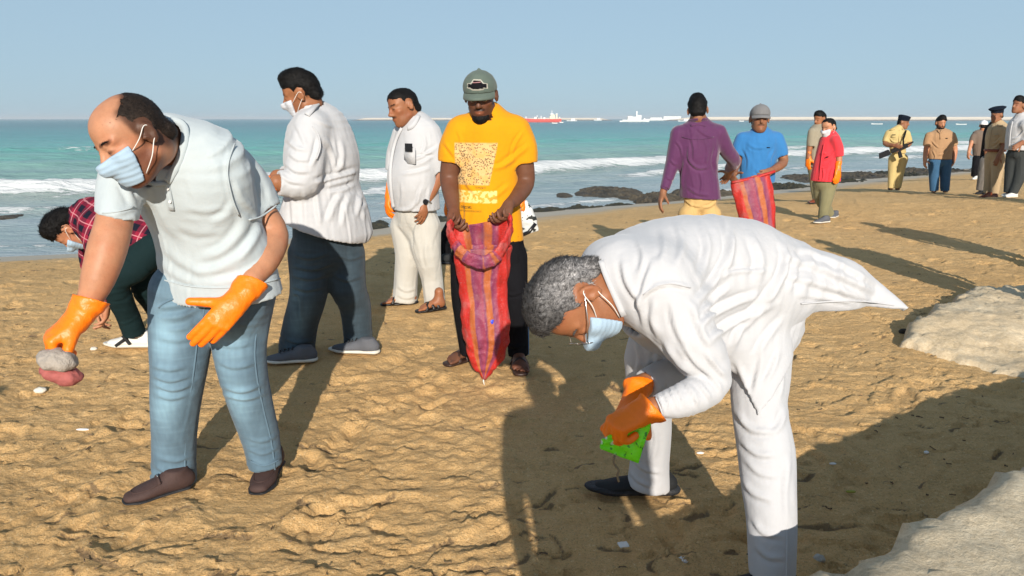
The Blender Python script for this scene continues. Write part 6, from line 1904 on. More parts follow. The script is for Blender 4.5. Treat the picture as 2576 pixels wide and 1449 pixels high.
    STAND.append((*((hl + to) / 2)[:2], 0))
    # gloves
    d1 = at(1540, 1074, 1.95) - w1
    glove(p, w1, d1, (.35, .35, -.9), -1, at(1643, 1022, 1.975), .037, .052, 1.0, .0042, curl=(62, 62, 40), thumb_out=.45, thumb_curl=25, spread=.03)
    d2 = at(1556, 1085, 2.20) - w2
    glove(p, w2, d2, (.45, .2, -.85), 1, at(1606, 962, 2.385), .038, .054, 1.10, .0048, curl=(45, 45, 30), thumb_out=.45, thumb_curl=25, spread=.03)
    return p

# ---- plaid shirt, bending behind the bald man
def plaid_person():
    h = 0.00825
    p = Person("person in maroon plaid shirt and dark trousers bending down behind the bald man", 4.75, h, (340, 880), SKIN_TAN)
    H = Head(at(176, 577, 4.70), (-.34, -.07, -.94), (-.85, -.40, .34), 1.07)
    A = lambda L: p.pts(L)
    P, wy = A([(196, 548, 0, 34), (222, 548, 0, 52), (262, 560, 0, 63), (312, 580, 0, 60), (358, 595, 0, 54), (395, 608, 0, 48)])
    wy = np.array(wy); wx = np.array([.09, .16, .20, .19, .18, .17]); u = np.array((.1, -1, 0)); p.u = unit(u)
    l1, r1 = A([(385, 622, -.08, 44), (335, 672, -.16, 40), (292, 706, -.2, 33), (300, 745, -.16, 30), (322, 795, -.08, 27), (338, 838, -.04, 27)])
    l2, r2 = A([(398, 630, .12, 42), (372, 690, .08, 36), (362, 722, .06, 30), (395, 775, .2, 27), (430, 835, .3, 26)])
    la, lar = A([(238, 575, -.2, 28), (252, 630, -.24, 25), (262, 690, -.2, 20), (268, 765, -.16, 13)])
    ra, rar = A([(238, 570, .2, 28), (232, 640, .22, 22), (240, 700, .1, 18), (250, 760, -.02, 13)])
    B = p.body
    add_head(B, H)
    B.chain([H.w((0, -.04, -.06)), P[0], P[1]], [.06, .066, .07], .03)
    B.loft(P[:-1], wx[:-1] - .035, wy[:-1] - .035, u); B.chain(la, lar, .02); B.chain(ra, rar, .02)
    B.chain([l1[0], l1[2], l1[-1]], [.07, .05, .035], .02); B.chain([l2[0], l2[2], l2[-1]], [.07, .05, .035], .02)
    add_hand(B, la[-1], (-.15, 0, -1), (-.9, -.3, 0), 1, 1.05, curl=(25, 25, 20))
    add_hand(B, ra[-1], (-.1, -.1, -1), (.9, .2, 0), 1, 1.05, curl=(25, 25, 20))
    p.finish(B, "body", SKIN_TAN, col=lambda V: face_paint(V, H, np.ones((len(V), 3)), stubble=.2))
    V, Q = hair_shell(.006, H, 'short', .015, 15, .006, 30, .012)
    p.hair(V, Q, HAIR_BLACK, H, 2600, .026, .4, .0013, 5)
    mask_mesh(p, H, .006, MASK_BLUE, STRAP)
    S = Field(h)
    S.loft(P, wx, wy, u, cuts=[(at(392, 606, 4.75), (.85, 0, -.5))])
    sl, slr = A([(238, 568, -.18, 38), (252, 630, -.24, 33), (262, 690, -.2, 27), (268, 752, -.16, 20)])
    sr, srr = A([(238, 566, .18, 38), (232, 640, .22, 30), (240, 700, .1, 25), (249, 745, 0, 20)])
    S.chain(sl, slr, .05, cuts=[endcut(sl)]); S.chain(sr, srr, .05, cuts=[endcut(sr)])
    S.chain([H.w((0, -.04, -.06)), P[0], P[0] + np.array([.04, 0, -.01])], [.062, .07, .05], .01, op='S', sub=1)
    ax = unit(P[-1] - P[1]); M = np.stack([ax, unit(u), np.cross(ax, unit(u))], 1)
    p.finish(S, "plaid_shirt", PLAID, thick=.014, bones=[(P[0], P[2], wy[2], .008, 8, 7, .5), (P[2], P[5], wy[3], .010, 8, 7, .5)] + limb_bones(sl, slr, .007, 14, 7, .5), seed=41, pat=(P[1], M))
    T = Field(h)
    T.loft([at(368, 600, 4.75), at(392, 625, 4.76), at(398, 650, 4.78)], [.165, .17, .13], [.13, .14, .11], u)
    T.chain(l1, r1, .03, cuts=[endcut(l1)]); T.chain(l2, r2, .03, cuts=[endcut(l2)])
    p.finish(T, "trousers", GREEN_BLACK, bones=limb_bones(l1, r1, .009, 12, 6, .5) + limb_bones(l2, r2, .009, 12, 6, .5), seed=43)
    hl, to = at_z(384, 872, .012), at_z(270, 872, .01)
    s_ = shoe(p, hl, to, .105, SHOE_WHITE, SOLE_WHITE, .095, .032, name="sneaker", h=.0062)
    d_ = unit(to - hl); u_ = np.cross(d_, (0, 0, 1))
    if u_[1] > 0: u_ = -u_
    m2 = MB()
    q = hl + (to - hl) * .47
    R_ = np.stack([unit(d_ * .8 + np.array((0, 0, -.55))), u_, np.cross(unit(d_ * .8 + np.array((0, 0, -.55))), u_)], 1)
    m2.box(q + u_ * .046 + np.array((0, 0, .062)), (.018, .02, .075), R_); m2.box(q + d_ * .045 + u_ * .048 + np.array((0, 0, .042)), (.075, .02, .020), R_)
    m2.build("side_patch", SHOE_BLACK, s_, p.base)
    hl2, to2 = at_z(462, 868, .012), at_z(356, 862, .01)
    shoe(p, hl2 + np.array((0, .35, 0)), to2 + np.array((0, .35, 0)), .105, SHOE_WHITE, SOLE_WHITE, .095, .032, name="sneaker", h=.0075)
    STAND.append((*((hl + to) / 2)[:2], 0))
    return p
def sack_front():
    """striped mesh sack with a rolled-down mouth, held in front of the yellow T-shirt"""
    Y = 4.08
    base = at(1218, 950, Y)
    e = empty("mesh_sack", base, "long red, orange and purple striped mesh sack held open by the man in yellow", "sack", "striped mesh sacks")
    L = [(1216, 620, 70), (1214, 665, 68), (1214, 710, 60), (1219, 760, 57), (1223, 810, 60), (1225, 850, 56), (1223, 890, 44), (1220, 918, 27), (1219, 938, 12), (1218, 952, 3)]
    P = [at(x, y, Y) for x, y, w in L]; W = np.array([w * mpp(q) for (x, y, w), q in zip(L, P)])
    D = W * np.array([.55, .55, .48, .46, .60, .66, .66, .7, .8, .9])
    F = Field(.0062)
    F.loft(P, W, D, (1, 0, 0), cuts=[(P[0], (0, 0, 1))], capf=.4)
    V, Q, g = F.mesh(thick=.012, smooth_it=1)
    V = V + g * (noise3(V * 8) * .016 + noise3(V * np.array([24, 24, 11])) * .012 + (1 - np.abs(noise3(V * np.array([18, 18, 7]) + 7)) * 3) * .008 + smooth01(-V[:, 2], -.42, -.22) * (noise3(V * 24 + 5) * .014))[:, None]
    w = np.interp(-V[:, 2], [-q[2] for q in P], W); cx = np.interp(-V[:, 2], [-q[2] for q in P], [q[0] for q in P])
    pat = np.stack([np.clip((V[:, 0] - cx) / w, -1, 1), V[:, 1], V[:, 2]], 1)
    o = new_mesh("sack_body", V, Q, BAG, e, base, attrs={"pat": pat})
    # back panel rising to the hands
    n, m = 26, 22
    A, B_ = [], []
    V, Fc, pt = [], [], []
    for i in range(n):
        t = i / (n - 1)
        for j in range(m):
            s = j / (m - 1)
            xl, xr = 1135 + 22 * t, 1283 - 6 * t
            yt = (1 - s) * 566 + s * 536 + 10 * math.sin(s * 3.14)
            x = xl + (xr - xl) * s; y = yt + (665 - yt) * t
            q = at(x, y, Y + .02 + .055 * math.sin(math.pi * s) + .02 * t + .014 * math.sin(s * 17 + t * 3) + .01 * math.sin(s * 9 - t * 6))
            V.append(q); pt.append((s * 2 - 1, 0, q[2]))
    for i in range(n - 1):
        for j in range(m - 1): Fc.append((i * m + j, i * m + j + 1, (i + 1) * m + j + 1, (i + 1) * m + j))
    o2 = new_mesh("back_panel", V, Fc, BAG, e, base, attrs={"pat": np.array(pt)})
    md = o2.modifiers.new("cloth_thickness", 'SOLIDIFY'); md.thickness = .004
    # thick rolled rim, red with crossing bands
    R = [(1136, 560, -.02, 13), (1131, 580, -.06, 15), (1142, 612, -.12, 15), (1172, 645, -.16, 15), (1210, 660, -.17, 16), (1245, 648, -.16, 15), (1270, 612, -.12, 14), (1284, 575, -.06, 12), (1283, 548, -.02, 10)]
    Pr = [at(x, y, Y + dy) for x, y, dy, r in R]; rr = [r * mpp(q) for (x, y, dy, r), q in zip(R, Pr)]
    F = Field(.0058)
    F.loft(Pr, np.array(rr) * 1.15, np.array(rr) * .42, (0, -.15, 1), k=.01, sub=4)
    V, Q, g = F.mesh(smooth_it=1)
    V = V + g * (noise3(V * 26) * .010 + (1 - np.abs(noise3(V * 34 + 3)) * 3) * .004)[:, None]
    cp = catmull(np.array(Pr), 6)
    idx = np.argmin(((V[:, None, :] - cp[None]) ** 2).sum(2), 1) / len(cp)
    tt = np.interp(idx, [0, .22, .30, .42, .52, .60, .66, 1], [.95, .9, .35, -.2, -.45, .15, .9, .95])
    new_mesh("rolled_rim", V, Q, BAG, e, base, attrs={"pat": np.stack([tt, V[:, 1], V[:, 2]], 1)})
    mb = MB(); mb.tube([at(1218, 948, Y), at(1216, 958, Y), at(1219, 970, Y)], [.006, .0045, .003], 6)
    mb.build("drawstring", STRAP, e, base, True)
    # a crumpled blue wrapper showing through the weave
    mb = MB(); V = []
    F = Field(.006); F.ell(at(1224, 812, Y - .066), np.eye(3), (.046, .020, .030)); V, Q, g = F.mesh(); V = V + g * (noise3(V * 34) * .022)[:, None]
    o = new_mesh("plastic_wrapper", V, Q, plain("blue_film", (.03, .06, .62), .3), None, at(1222, 812, Y)); o.location = tuple(at(1222, 812, Y))
    tag(o, "crumpled blue wrapper inside the striped sack below the man in yellow", "wrapper")
# ------------------------------------------------------------------ figures further off
def figure(label, Y0, base_px, h, skin, head, spine, yaw, shirt, hem, sleeves=None, arms=None, trousers=None, legs=(), shoes=(), hair=None, cap_=None,
           mask=None, ratio=.72, paint=None, gloves=(), seed=1, hands=True, amp=.0125, sleeve_end=True, belt=None, shoe_mat=None, sole_mat=None, foot=None, strokes=None, tstrokes=None, details=(), hair_args=None, collar=True, group=None, beard=None):
    b = np.array(base_px)
    h = h * (.92 if h > .0098 else 1.05)
    p = Person(label, Y0, h, base_px, skin, group)
    hx, hy, dY, fwd, up, sc = head
    H = Head(at(hx, hy, Y0 + dY), fwd, up, sc)
    p.H = H
    P, wx, wy = p.spine(spine, yaw, ratio)
    B = p.body
    add_head(B, H, fine=h < .009)
    B.chain([H.w((0, -.04, -.06)), P[0], P[1]], [.058, .064, .07], .03)
    cut = max(.02, h * 2.2)
    B.loft(P[:-2], np.maximum(wx[:-2] - cut, .05), np.maximum(wy[:-2] - cut, .05), p.u)
    B.chain([P[-3], P[-2]], [wy[-2] * .5] * 2, .02, sub=1)
    AR = []
    for a in (arms or []):
        q, r = p.pts(a); B.chain(q, np.maximum(r, .022), .02); AR.append((q, r))
    LG = []
    for l in legs:
        q, r = p.pts(l); B.chain([q[0], q[len(q) // 2], q[-1]], [.06, .05, .036], .02, sub=1); LG.append((q, r))
    hk = gloves if gloves else [None] * len(AR)
    for i, (q, r) in enumerate(AR):
        d = unit(q[-1] - q[-2]); gl = hk[i] if i < len(hk) else None
        n = unit(np.array((0, 0, 0)) + (P[2] - q[-1]) * np.array((1, 1, 0)) + 1e-4)
        fat = max(0, h * .45 - .003)
        if gl == 'glove':
            G = Field(h); add_hand(G, q[-1], d, n, 1, 1.12, fat=fat + .003, curl=(12, 15, 12))
            G.chain([q[-1] - d * .13, q[-1] - d * .02], [.048, .040], .02, sub=1, cuts=[(q[-1] - d * .12, -d)])
            V, Q, g = G.mesh(); V = V + g * (noise3(V * 20) * .006)[:, None]; p.add("glove", V, Q, ORANGE)
        elif hands:
            add_hand(B, q[-1], d, n, 1, 1.06, fat=fat, curl=(20, 22, 18))
    for l in (foot or []):
        pass
    p.finish(B, "body", skin, col=lambda V: face_paint(V, H, np.ones((len(V), 3)), **(paint or {})))
    if hair is not None:
        a = dict(style='short', thick=.012, seed=seed, amp=.004, freq=45, top=.008); a.update(hair_args or {})
        V, Q = hair_shell(max(h * .85, .005), H, **a)
        p.hair(V, Q, hair, H, 900, max(.010, a['thick'] * .9), .25, .0018 + h * .05, seed) if a['top'] > 0 else p.add("hair", V, Q, hair)
    if beard is not None:
        G = Field(max(h * .7, .006)); s_ = H.s
        G.ell(H.w((0, .050, -.092)), H.R, np.array((.058, .050, .046)) * s_, .02)
        G.chain([H.w((q * .066, .02, z)) for q, z in ((-1, -.03), (-.95, -.06), (-.6, -.10))], [.014] * 3, .02); G.chain([H.w((q * .066, .02, z)) for q, z in ((1, -.03), (.95, -.06), (.6, -.10))], [.014] * 3, .02)
        V, Q, g = G.mesh(); V = V + g * (noise3(V * 60) * .004)[:, None]; p.hair(V, Q, beard, H, 700, .018, .5, .0024, seed, name="beard", comb=(0, .3, -.9))
    if mask is not None: mask_mesh(p, H, max(h * .75, .0055), mask, STRAP)
    S = Field(h)
    th = max(.014, h * 1.7)
    S.loft(P, wx, wy, p.u, cuts=[(at(hem[0], hem[1], Y0), hem[2] if len(hem) > 2 else (0, 0, -1))])
    bones = [(P[0], P[2], wx[2], amp * .8, 4, 8, .45), (P[2], P[-2], wx[3], amp * 1.1, 4, 8, .5), (P[-2], P[-1], wx[-1], amp * 1.1, 3, 8, .5)]
    for l in (sleeves or []):
        q, r = p.pts(l); S.chain(q, r, .04, cuts=[endcut(q)]); bones += limb_bones(q, r, amp * .8, 5, 9, .5)
    S.chain([P[0], P[1]], [.08, .10], .05, sub=1)
    S.chain([H.w((0, -.04, -.06)), P[0], P[0] + p.fwd_h * .05 - np.array((0, 0, .05))], [.06, .068, .05], .01, op='S', sub=1)
    sh = p.finish(S, "shirt", shirt, thick=th, bones=bones, seed=seed, strokes=strokes, calm=P[0])
    p.shirt = sh
    for (px, w_, mt, nm) in details: p.strip(px, w_, mt, nm, sh, .004, 4, .004, 5)
    if collar:
        C = Field(max(.006, h * .7)); ax = unit(H.w((0, -.04, -.06)) - P[0])
        ring = [P[0] + ax * .03 + .078 * (math.sin(a) * p.u + math.cos(a) * p.fwd_h) - np.array([0, 0, .045 * (1 + math.cos(a)) / 2]) for a in np.linspace(-2.9, 2.9, 17)]
        C.loft(ring, [.025] * 17, [max(.008, h * .8)] * 17, ax, sub=1)
        p.finish(C, "collar", shirt, parent=sh, smooth=0)
    if trousers is not None:
        T = Field(h)
        T.loft([P[-2], P[-1], P[-1] - np.array((0, 0, .05))], np.array((.76, .80, .66)) * wx[-1], np.array((.74, .80, .7)) * wy[-1], p.u)
        tb = []
        for (q, r) in LG:
            T.chain(q, r, .03, cuts=[endcut(q)]); tb += limb_bones(q, r, .009, 4, 8, .5)
        p.tr = p.finish(T, "trousers", trousers, bones=tb or None, seed=seed + 3, strokes=tstrokes)
    if belt is not None:
        C = Field(max(.007, h * .7)); c = P[-2] if belt.get('at') is None else at(*belt['at'], Y0)
        ring = [c + (wx[-2] + .012) * math.sin(a) * p.u + (wy[-2] + .012) * math.cos(a) * p.fwd_h for a in np.linspace(0, 6.2832, 33)]
        C.loft(ring, [.028] * 33, [max(.009, h * .8)] * 33, (0, 0, 1), sub=1)
        p.finish(C, "belt", belt['mat'], smooth=0)
    for (heel, toe) in shoes:
        zf = at(base_px[0], base_px[1], Y0)[2]
        a, c = at_z(*heel, zf + .012), at_z(*toe, zf + .01)
        L = np.linalg.norm(c - a)
        c = a + (c - a) * (np.clip(L, .25, .31) / L)
        shoe(p, a, c, .105, shoe_mat or SHOE_BLACK, sole_mat or SOLE_BLACK, .09, .028, h=max(.0065, h * .75))
        STAND.append((*((a + c) / 2)[:2], 0))
    if cap_ is not None: cap(p, H, cap_, max(.0055, h * .7))
    return p

def beret_cap(p, mat, wide=False):
    """stiff dark uniform cap with a flat, slightly wider top"""
    H = p.H; s = H.s
    F = Field(.009)
    F.loft([H.w((0, -.015, .045)), H.w((0, -.012, .085)), H.w((0, -.008, .125 if not wide else .115))], np.array((.086, .090, .098 if not wide else .125)) * s, np.array((.104, .108, .115 if not wide else .145)) * s, H.R[:, 0], capf=.25)
    V, Q, g = F.mesh(); V = V + g * (noise3(V * 20) * .004)[:, None]
    return p.add("uniform_cap", V, Q, mat)

def purple_man():
    p = figure("person in long sleeved purple shirt and tan trousers, back to the camera", 7.1, (1758, 700), .0088, SKIN_MID,
        (1755, 279, 0, (.2, .96, -.18), (-.05, .19, .98), 1.085),
        [(1757, 306, 0, 22), (1757, 328, 0, 50), (1755, 380, 0, 54), (1757, 430, 0, 47), (1760, 470, 0, 49), (1762, 506, 0, 51)], 178, PURPLE, (1762, 499, (-.05, 0, -1)),
        sleeves=[[(1708, 338, 0, 22), (1697, 390, .0, 19), (1686, 430, 0, 16), (1672, 475, -.05, 12)], [(1806, 335, 0, 22), (1828, 378, .06, 19), (1846, 404, .16, 17), (1836, 424, .34, 13)]],
        arms=[[(1708, 338, 0, 16), (1690, 420, 0, 13), (1668, 484, -.05, 9)], [(1806, 335, 0, 16), (1845, 404, .16, 13), (1834, 434, .38, 8)]],
        trousers=TAN_TROUSER, legs=[[(1733, 540, 0, 27), (1731, 620, 0, 23), (1733, 690, 0, 20)], [(1787, 540, 0, 27), (1785, 620, .03, 23), (1782, 690, 0, 20)]],
        shoes=[((1733, 703), (1728, 686)), ((1783, 703), (1790, 687))], hair=HAIR_BLACK, hair_args=dict(thick=.014, top=.016, amp=.004), details=[([(1738, 316), (1756, 311), (1775, 316)], 7, PURPLE, 'collar'), ([(1716, 344), (1740, 350), (1770, 350), (1796, 344)], 1.6, PURPLE, 'yoke_seam'), ([(1664, 470), (1680, 478)], 4, PURPLE, 'cuff')], seed=51, amp=.009,
        strokes=[([(1733, 369), (1734, 403), (1756, 423), (1782, 420)], 4, .018), ([(1752, 322), (1772, 338), (1792, 346)], 3, .012), ([(1722, 405), (1716, 445), (1716, 475)], 4, .018), ([(1804, 372), (1798, 405), (1802, 430)], 4, .018), ([(1728, 470), (1752, 486), (1784, 492)], 4, .012), ([(1760, 430), (1766, 460), (1762, 492)], 4, .012), ([(1700, 355), (1712, 372), (1716, 395)], 3, .012), ([(1685, 400), (1695, 412), (1706, 415)], 3, .010), ([(1676, 445), (1686, 452), (1696, 450)], 3, .010), ([(1738, 345), (1746, 375), (1744, 400)], 4, .010), ([(1775, 350), (1780, 385), (1774, 410)], 4, .012)],
        tstrokes=[([(1720, 500), (1740, 516), (1762, 520)], 3, .012), ([(1804, 500), (1788, 518), (1766, 522)], 3, .012)])
    return p
def blue_man():
    return figure("person in plain blue T-shirt and grey cap facing the camera, holding a sack", 7.9, (1912, 665), .0095, SKIN_MID,
        (1911, 300, -.04, (-.12, -.98, .02), (0, -.02, 1), 1.16),
        [(1912, 330, 0, 20), (1912, 350, 0, 48), (1908, 390, 0, 48), (1905, 425, 0, 44), (1905, 450, 0, 43), (1905, 470, 0, 42)], 8, BLUE_TEE, (1905, 458),
        sleeves=[[(1868, 350, 0, 18), (1861, 370, 0, 18), (1858, 390, 0, 17)], [(1954, 350, 0, 18), (1962, 372, 0, 18), (1966, 392, 0, 17)]],
        arms=[[(1868, 350, 0, 14), (1856, 400, 0, 12), (1848, 425, -.18, 10), (1845, 438, -.3, 8)], [(1954, 350, 0, 14), (1971, 402, 0, 12), (1957, 420, -.16, 11), (1938, 430, -.3, 8)]],
        trousers=BLACK_CLOTH, legs=[[(1885, 500, 0, 22), (1880, 580, 0, 19), (1878, 655, 0, 15)], [(1925, 500, 0, 22), (1930, 580, 0, 19), (1932, 655, 0, 15)]],
        shoes=[((1878, 655), (1874, 672)), ((1932, 655), (1936, 672))], hair=HAIR_BLACK, hair_args=dict(thick=.002, top=0, amp=.001), cap_=CAP_GREY, paint=dict(mous=.7, stubble=.3), details=[([(1930, 371), (1937, 371)], 2.2, BLACK_CLOTH, 'chest_logo')], seed=53, collar=False,
        strokes=[([(1870, 372), (1882, 400), (1880, 430)], 4, .012), ([(1950, 372), (1936, 400), (1936, 428)], 4, .014), ([(1900, 425), (1915, 440), (1938, 440)], 4, .010), ([(1880, 360), (1900, 372), (1925, 372)], 4, .006)])
def red_man():
    return figure("person in bright red shirt and olive trousers walking left, white mask, orange gloves", 11.3, (2066, 558), .011, SKIN_TAN,
        (2084, 322, 0, (-.82, -.5, -.22), (-.12, 0, 1), 1.14),
        [(2088, 338, 0, 13), (2089, 352, 0, 23), (2084, 392, 0, 29), (2080, 420, 0, 32), (2077, 445, 0, 34), (2076, 460, 0, 35)], -52, RED_SHIRT, (2075, 455),
        sleeves=[[(2102, 352, -.15, 12), (2109, 372, -.17, 12), (2111, 394, -.18, 11)]], arms=[[(2102, 352, -.15, 8), (2111, 395, -.18, 7.5), (2108, 426, -.22, 6.5)], [(2070, 352, .2, 9), (2060, 390, .25, 8), (2058, 415, .2, 7)]],
        trousers=OLIVE, legs=[[(2064, 465, .05, 19), (2066, 500, .1, 16), (2078, 522, .2, 13), (2088, 540, .25, 11)], [(2084, 465, -.05, 20), (2079, 500, -.08, 16), (2073, 528, -.08, 13), (2070, 549, -.05, 12)]],
        shoes=[((2084, 559), (2046, 563)), ((2104, 545), (2080, 553))], hair=HAIR_BLACK, hair_args=dict(thick=.006, style='receding', top=0), mask=MASK_WHITE, gloves=['glove', 'glove'], ratio=.92, details=[([(2074, 362), (2068, 392), (2064, 430), (2062, 452)], 2.5, RED_SHIRT, 'placket'), ([(2066, 386), (2078, 384)], 5, RED_SHIRT, 'pocket_flap'), ([(2077, 396), (2084, 394)], 3, BLACK_CLOTH, 'chest_badge')], strokes=[([(2100, 380), (2086, 396), (2072, 402)], 2.5, .02), ([(2098, 400), (2080, 418), (2064, 424)], 2.5, .02), ([(2096, 420), (2088, 440), (2086, 456)], 2.5, .018), ([(2070, 420), (2072, 440), (2068, 456)], 2.5, .016)], seed=57, shoe_mat=SHOE_GREY, sole_mat=SOLE_WHITE, collar=False)
def olive_man():
    return figure("person in khaki shirt half hidden behind the man in red, orange glove at the side", 13.6, (2048, 510), .013, SKIN_BROWN,
        (2062, 301, 0, (-.85, -.45, -.15), (-.08, 0, 1), 1.12),
        [(2060, 318, 0, 12), (2058, 330, 0, 22), (2056, 360, 0, 24), (2054, 385, 0, 24), (2054, 410, 0, 25), (2054, 425, 0, 25)], -62, KHAKI_GREY, (2054, 420),
        sleeves=[[(2044, 332, -.1, 11), (2041, 352, -.1, 11), (2040, 368, -.1, 10)]], arms=[[(2044, 332, -.1, 8), (2037, 370, -.1, 7), (2034, 397, -.12, 6)]],
        trousers=OLIVE, legs=[[(2048, 430, -.02, 14), (2050, 470, -.02, 11), (2054, 502, 0, 9)], [(2066, 430, .05, 14), (2066, 470, .05, 11), (2068, 500, .1, 9)]],
        shoes=[((2060, 511), (2034, 513)), ((2076, 509), (2052, 511))], hair=HAIR_BLACK, gloves=['glove'], ratio=.9, seed=59, shoe_mat=LEATHER_RED, collar=False)
def guard_gun():
    p = figure("person in yellow khaki uniform and dark cap looking right, rifle at the waist", 17.0, (2258, 484), .014, SKIN_MID,
        (2273, 309, 0, (.75, -.62, -.12), (.1, 0, 1), 1.14),
        [(2262, 322, 0, 9), (2257, 334, 0, 23), (2257, 352, 0, 23), (2258, 370, 0, 20), (2259, 384, 0, 20), (2259, 392, 0, 20)], 14, KHAKI_YEL, (2259, 386),
        sleeves=[[(2236, 336, 0, 9), (2231, 348, 0, 9), (2228, 358, -.02, 8)], [(2280, 336, 0, 9), (2284, 350, 0, 9), (2286, 359, -.02, 8)]],
        arms=[[(2236, 336, 0, 6), (2227, 361, -.04, 6), (2249, 366, -.28, 5)], [(2280, 336, 0, 6), (2288, 361, -.04, 6), (2268, 372, -.28, 5)]],
        trousers=KHAKI_YEL, legs=[[(2249, 400, 0, 13), (2246, 430, 0, 11), (2242, 473, 0, 8)], [(2270, 400, 0, 13), (2264, 430, 0, 11), (2258, 473, 0, 8)]],
        shoes=[((2240, 476), (2236, 486)), ((2258, 476), (2256, 486))], hair=HAIR_BLACK, hair_args=dict(thick=.006, top=0), details=[([(2263, 326), (2262, 350), (2261, 370)], 2, KHAKI_YEL, 'placket'), ([(2243, 343), (2254, 343)], 4, KHAKI_YEL, 'pocket_flap'), ([(2268, 343), (2278, 343)], 4, KHAKI_YEL, 'pocket_flap'), ([(2244, 339), (2253, 339)], 1.6, BLACK_CLOTH, 'name_tag'), ([(2240, 327), (2252, 323)], 3.5, KHAKI_YEL, 'epaulette')], strokes=[([(2236, 345), (2246, 356), (2258, 358)], 2, .018), ([(2280, 345), (2272, 356), (2262, 362)], 2, .018), ([(2244, 362), (2252, 374), (2250, 384)], 2, .016)], seed=61)
    beret_cap(p, NAVY)
    mb = MB(); c = at(2230, 378, 16.66)
    e_ = empty("rifle", c, "black rifle slung low across the khaki guard's waist", "rifle")
    q = [at(x, y, 16.66) for x, y in ((2220, 387), (2238, 378), (2262, 373), (2284, 362))]
    d = unit(q[3] - q[0]); up = unit(np.cross(d, (0, 1, 0)));  up = up if up[2] > 0 else -up
    R_ = np.stack([d, np.array((0, 1.0, 0)), up], 1)
    m1 = MB(); m1.box(q[2], (.36, .06, .09), R_); m1.build("receiver", BLACK_PLASTIC, e_, c)
    m1 = MB(); m1.box(q[0] + d * .04 - up * .02, (.26, .05, .12), R_, .8); m1.build("stock", BLACK_PLASTIC, e_, c)
    m1 = MB(); m1.tube([q[2] + d * .1, q[3] + d * .12], .016, 8); m1.build("barrel", BLACK_PLASTIC, e_, c)
    m1 = MB(); m1.box(q[2] - up * .11 - d * .02, (.07, .05, .2), R_, .8); m1.build("magazine", BLACK_PLASTIC, e_, c)
    m1 = MB(); m1.tube([q[2] + d * .1, at(2272, 352, 16.78), at(2277, 336, 16.78), at(2279, 329, 16.9)], .018, 8); m1.build("sling", BLACK_CLOTH, e_, c)
    return p
def beard_man():
    return figure("person with a full black beard in tan T-shirt and blue jeans facing the camera", 16.6, (2366, 488), .0135, SKIN_TAN,
        (2367, 310, 0, (-.08, -.97, -.18), (0, -.1, 1), 1.16),
        [(2366, 327, 0, 10), (2366, 338, 0, 28), (2365, 360, 0, 30), (2364, 380, 0, 29), (2364, 394, 0, 28), (2364, 404, 0, 28)], -6, TAN_TEE, (2364, 400),
        sleeves=[[(2338, 342, 0, 10), (2334, 356, 0, 10), (2332, 368, 0, 9)], [(2394, 342, 0, 10), (2398, 354, 0, 10), (2400, 366, 0, 9)]],
        arms=[[(2338, 342, 0, 8), (2330, 378, 0, 6.5), (2327, 402, -.05, 5)], [(2394, 342, 0, 8), (2402, 376, 0, 6.5), (2400, 400, -.05, 5)]],
        trousers=DENIM_BLUE, legs=[[(2351, 408, 0, 15), (2350, 440, 0, 12), (2350, 480, 0, 10)], [(2379, 408, 0, 15), (2378, 440, 0, 12), (2377, 480, 0, 10)]],
        shoes=[((2350, 482), (2346, 490)), ((2377, 482), (2380, 490))], hair=HAIR_BLACK, hair_args=dict(thick=.018, top=.022), paint=dict(beard=1.0, mous=1.0), details=[([(2360, 326), (2365, 334), (2371, 327)], 4, TAN_TEE, 'collar'), ([(2366, 333), (2366, 350)], 2.5, TAN_TEE, 'placket'), ([(2379, 348), (2384, 348)], 2.4, BLACK_CLOTH, 'chest_logo')], strokes=[([(2342, 352), (2354, 366), (2362, 372)], 2.2, .02), ([(2392, 350), (2380, 366), (2370, 374)], 2.2, .02), ([(2388, 372), (2374, 386), (2358, 390)], 2.2, .02), ([(2346, 378), (2352, 392), (2350, 402)], 2.2, .016)], seed=63, beard=HAIR_BLACK)
def whitecap_man():
    return figure("person in white cap and taupe shirt walking away near the rocks", 21.0, (2455, 452), .016, SKIN_TAN,
        (2474, 317, 0, (.5, .85, -.1), (0, 0, 1), 1.2),
        [(2470, 331, 0, 8), (2466, 340, 0, 19), (2467, 360, 0, 19), (2468, 378, 0, 18), (2468, 390, 0, 18), (2468, 396, 0, 18)], 160, TAUPE, (2468, 392),
        sleeves=[[(2449, 344, 0, 7), (2446, 354, 0, 7), (2445, 362, 0, 6.5)]], arms=[[(2449, 344, 0, 5), (2441, 368, -.05, 4.5), (2437, 384, -.1, 4)]],
        trousers=BLACK_CLOTH, legs=[[(2459, 398, 0, 11), (2455, 422, -.05, 9), (2450, 444, 0, 7)], [(2474, 398, .05, 11), (2474, 422, .1, 9), (2476, 446, .3, 7)]],
        shoes=[((2456, 451), (2440, 454)), ((2480, 450), (2466, 452))], hair=HAIR_BLACK, hair_args=dict(thick=.001, top=0, amp=.001), cap_=CAP_WHITE, seed=65, shoe_mat=SHOE_WHITE, sole_mat=SOLE_WHITE, collar=False)
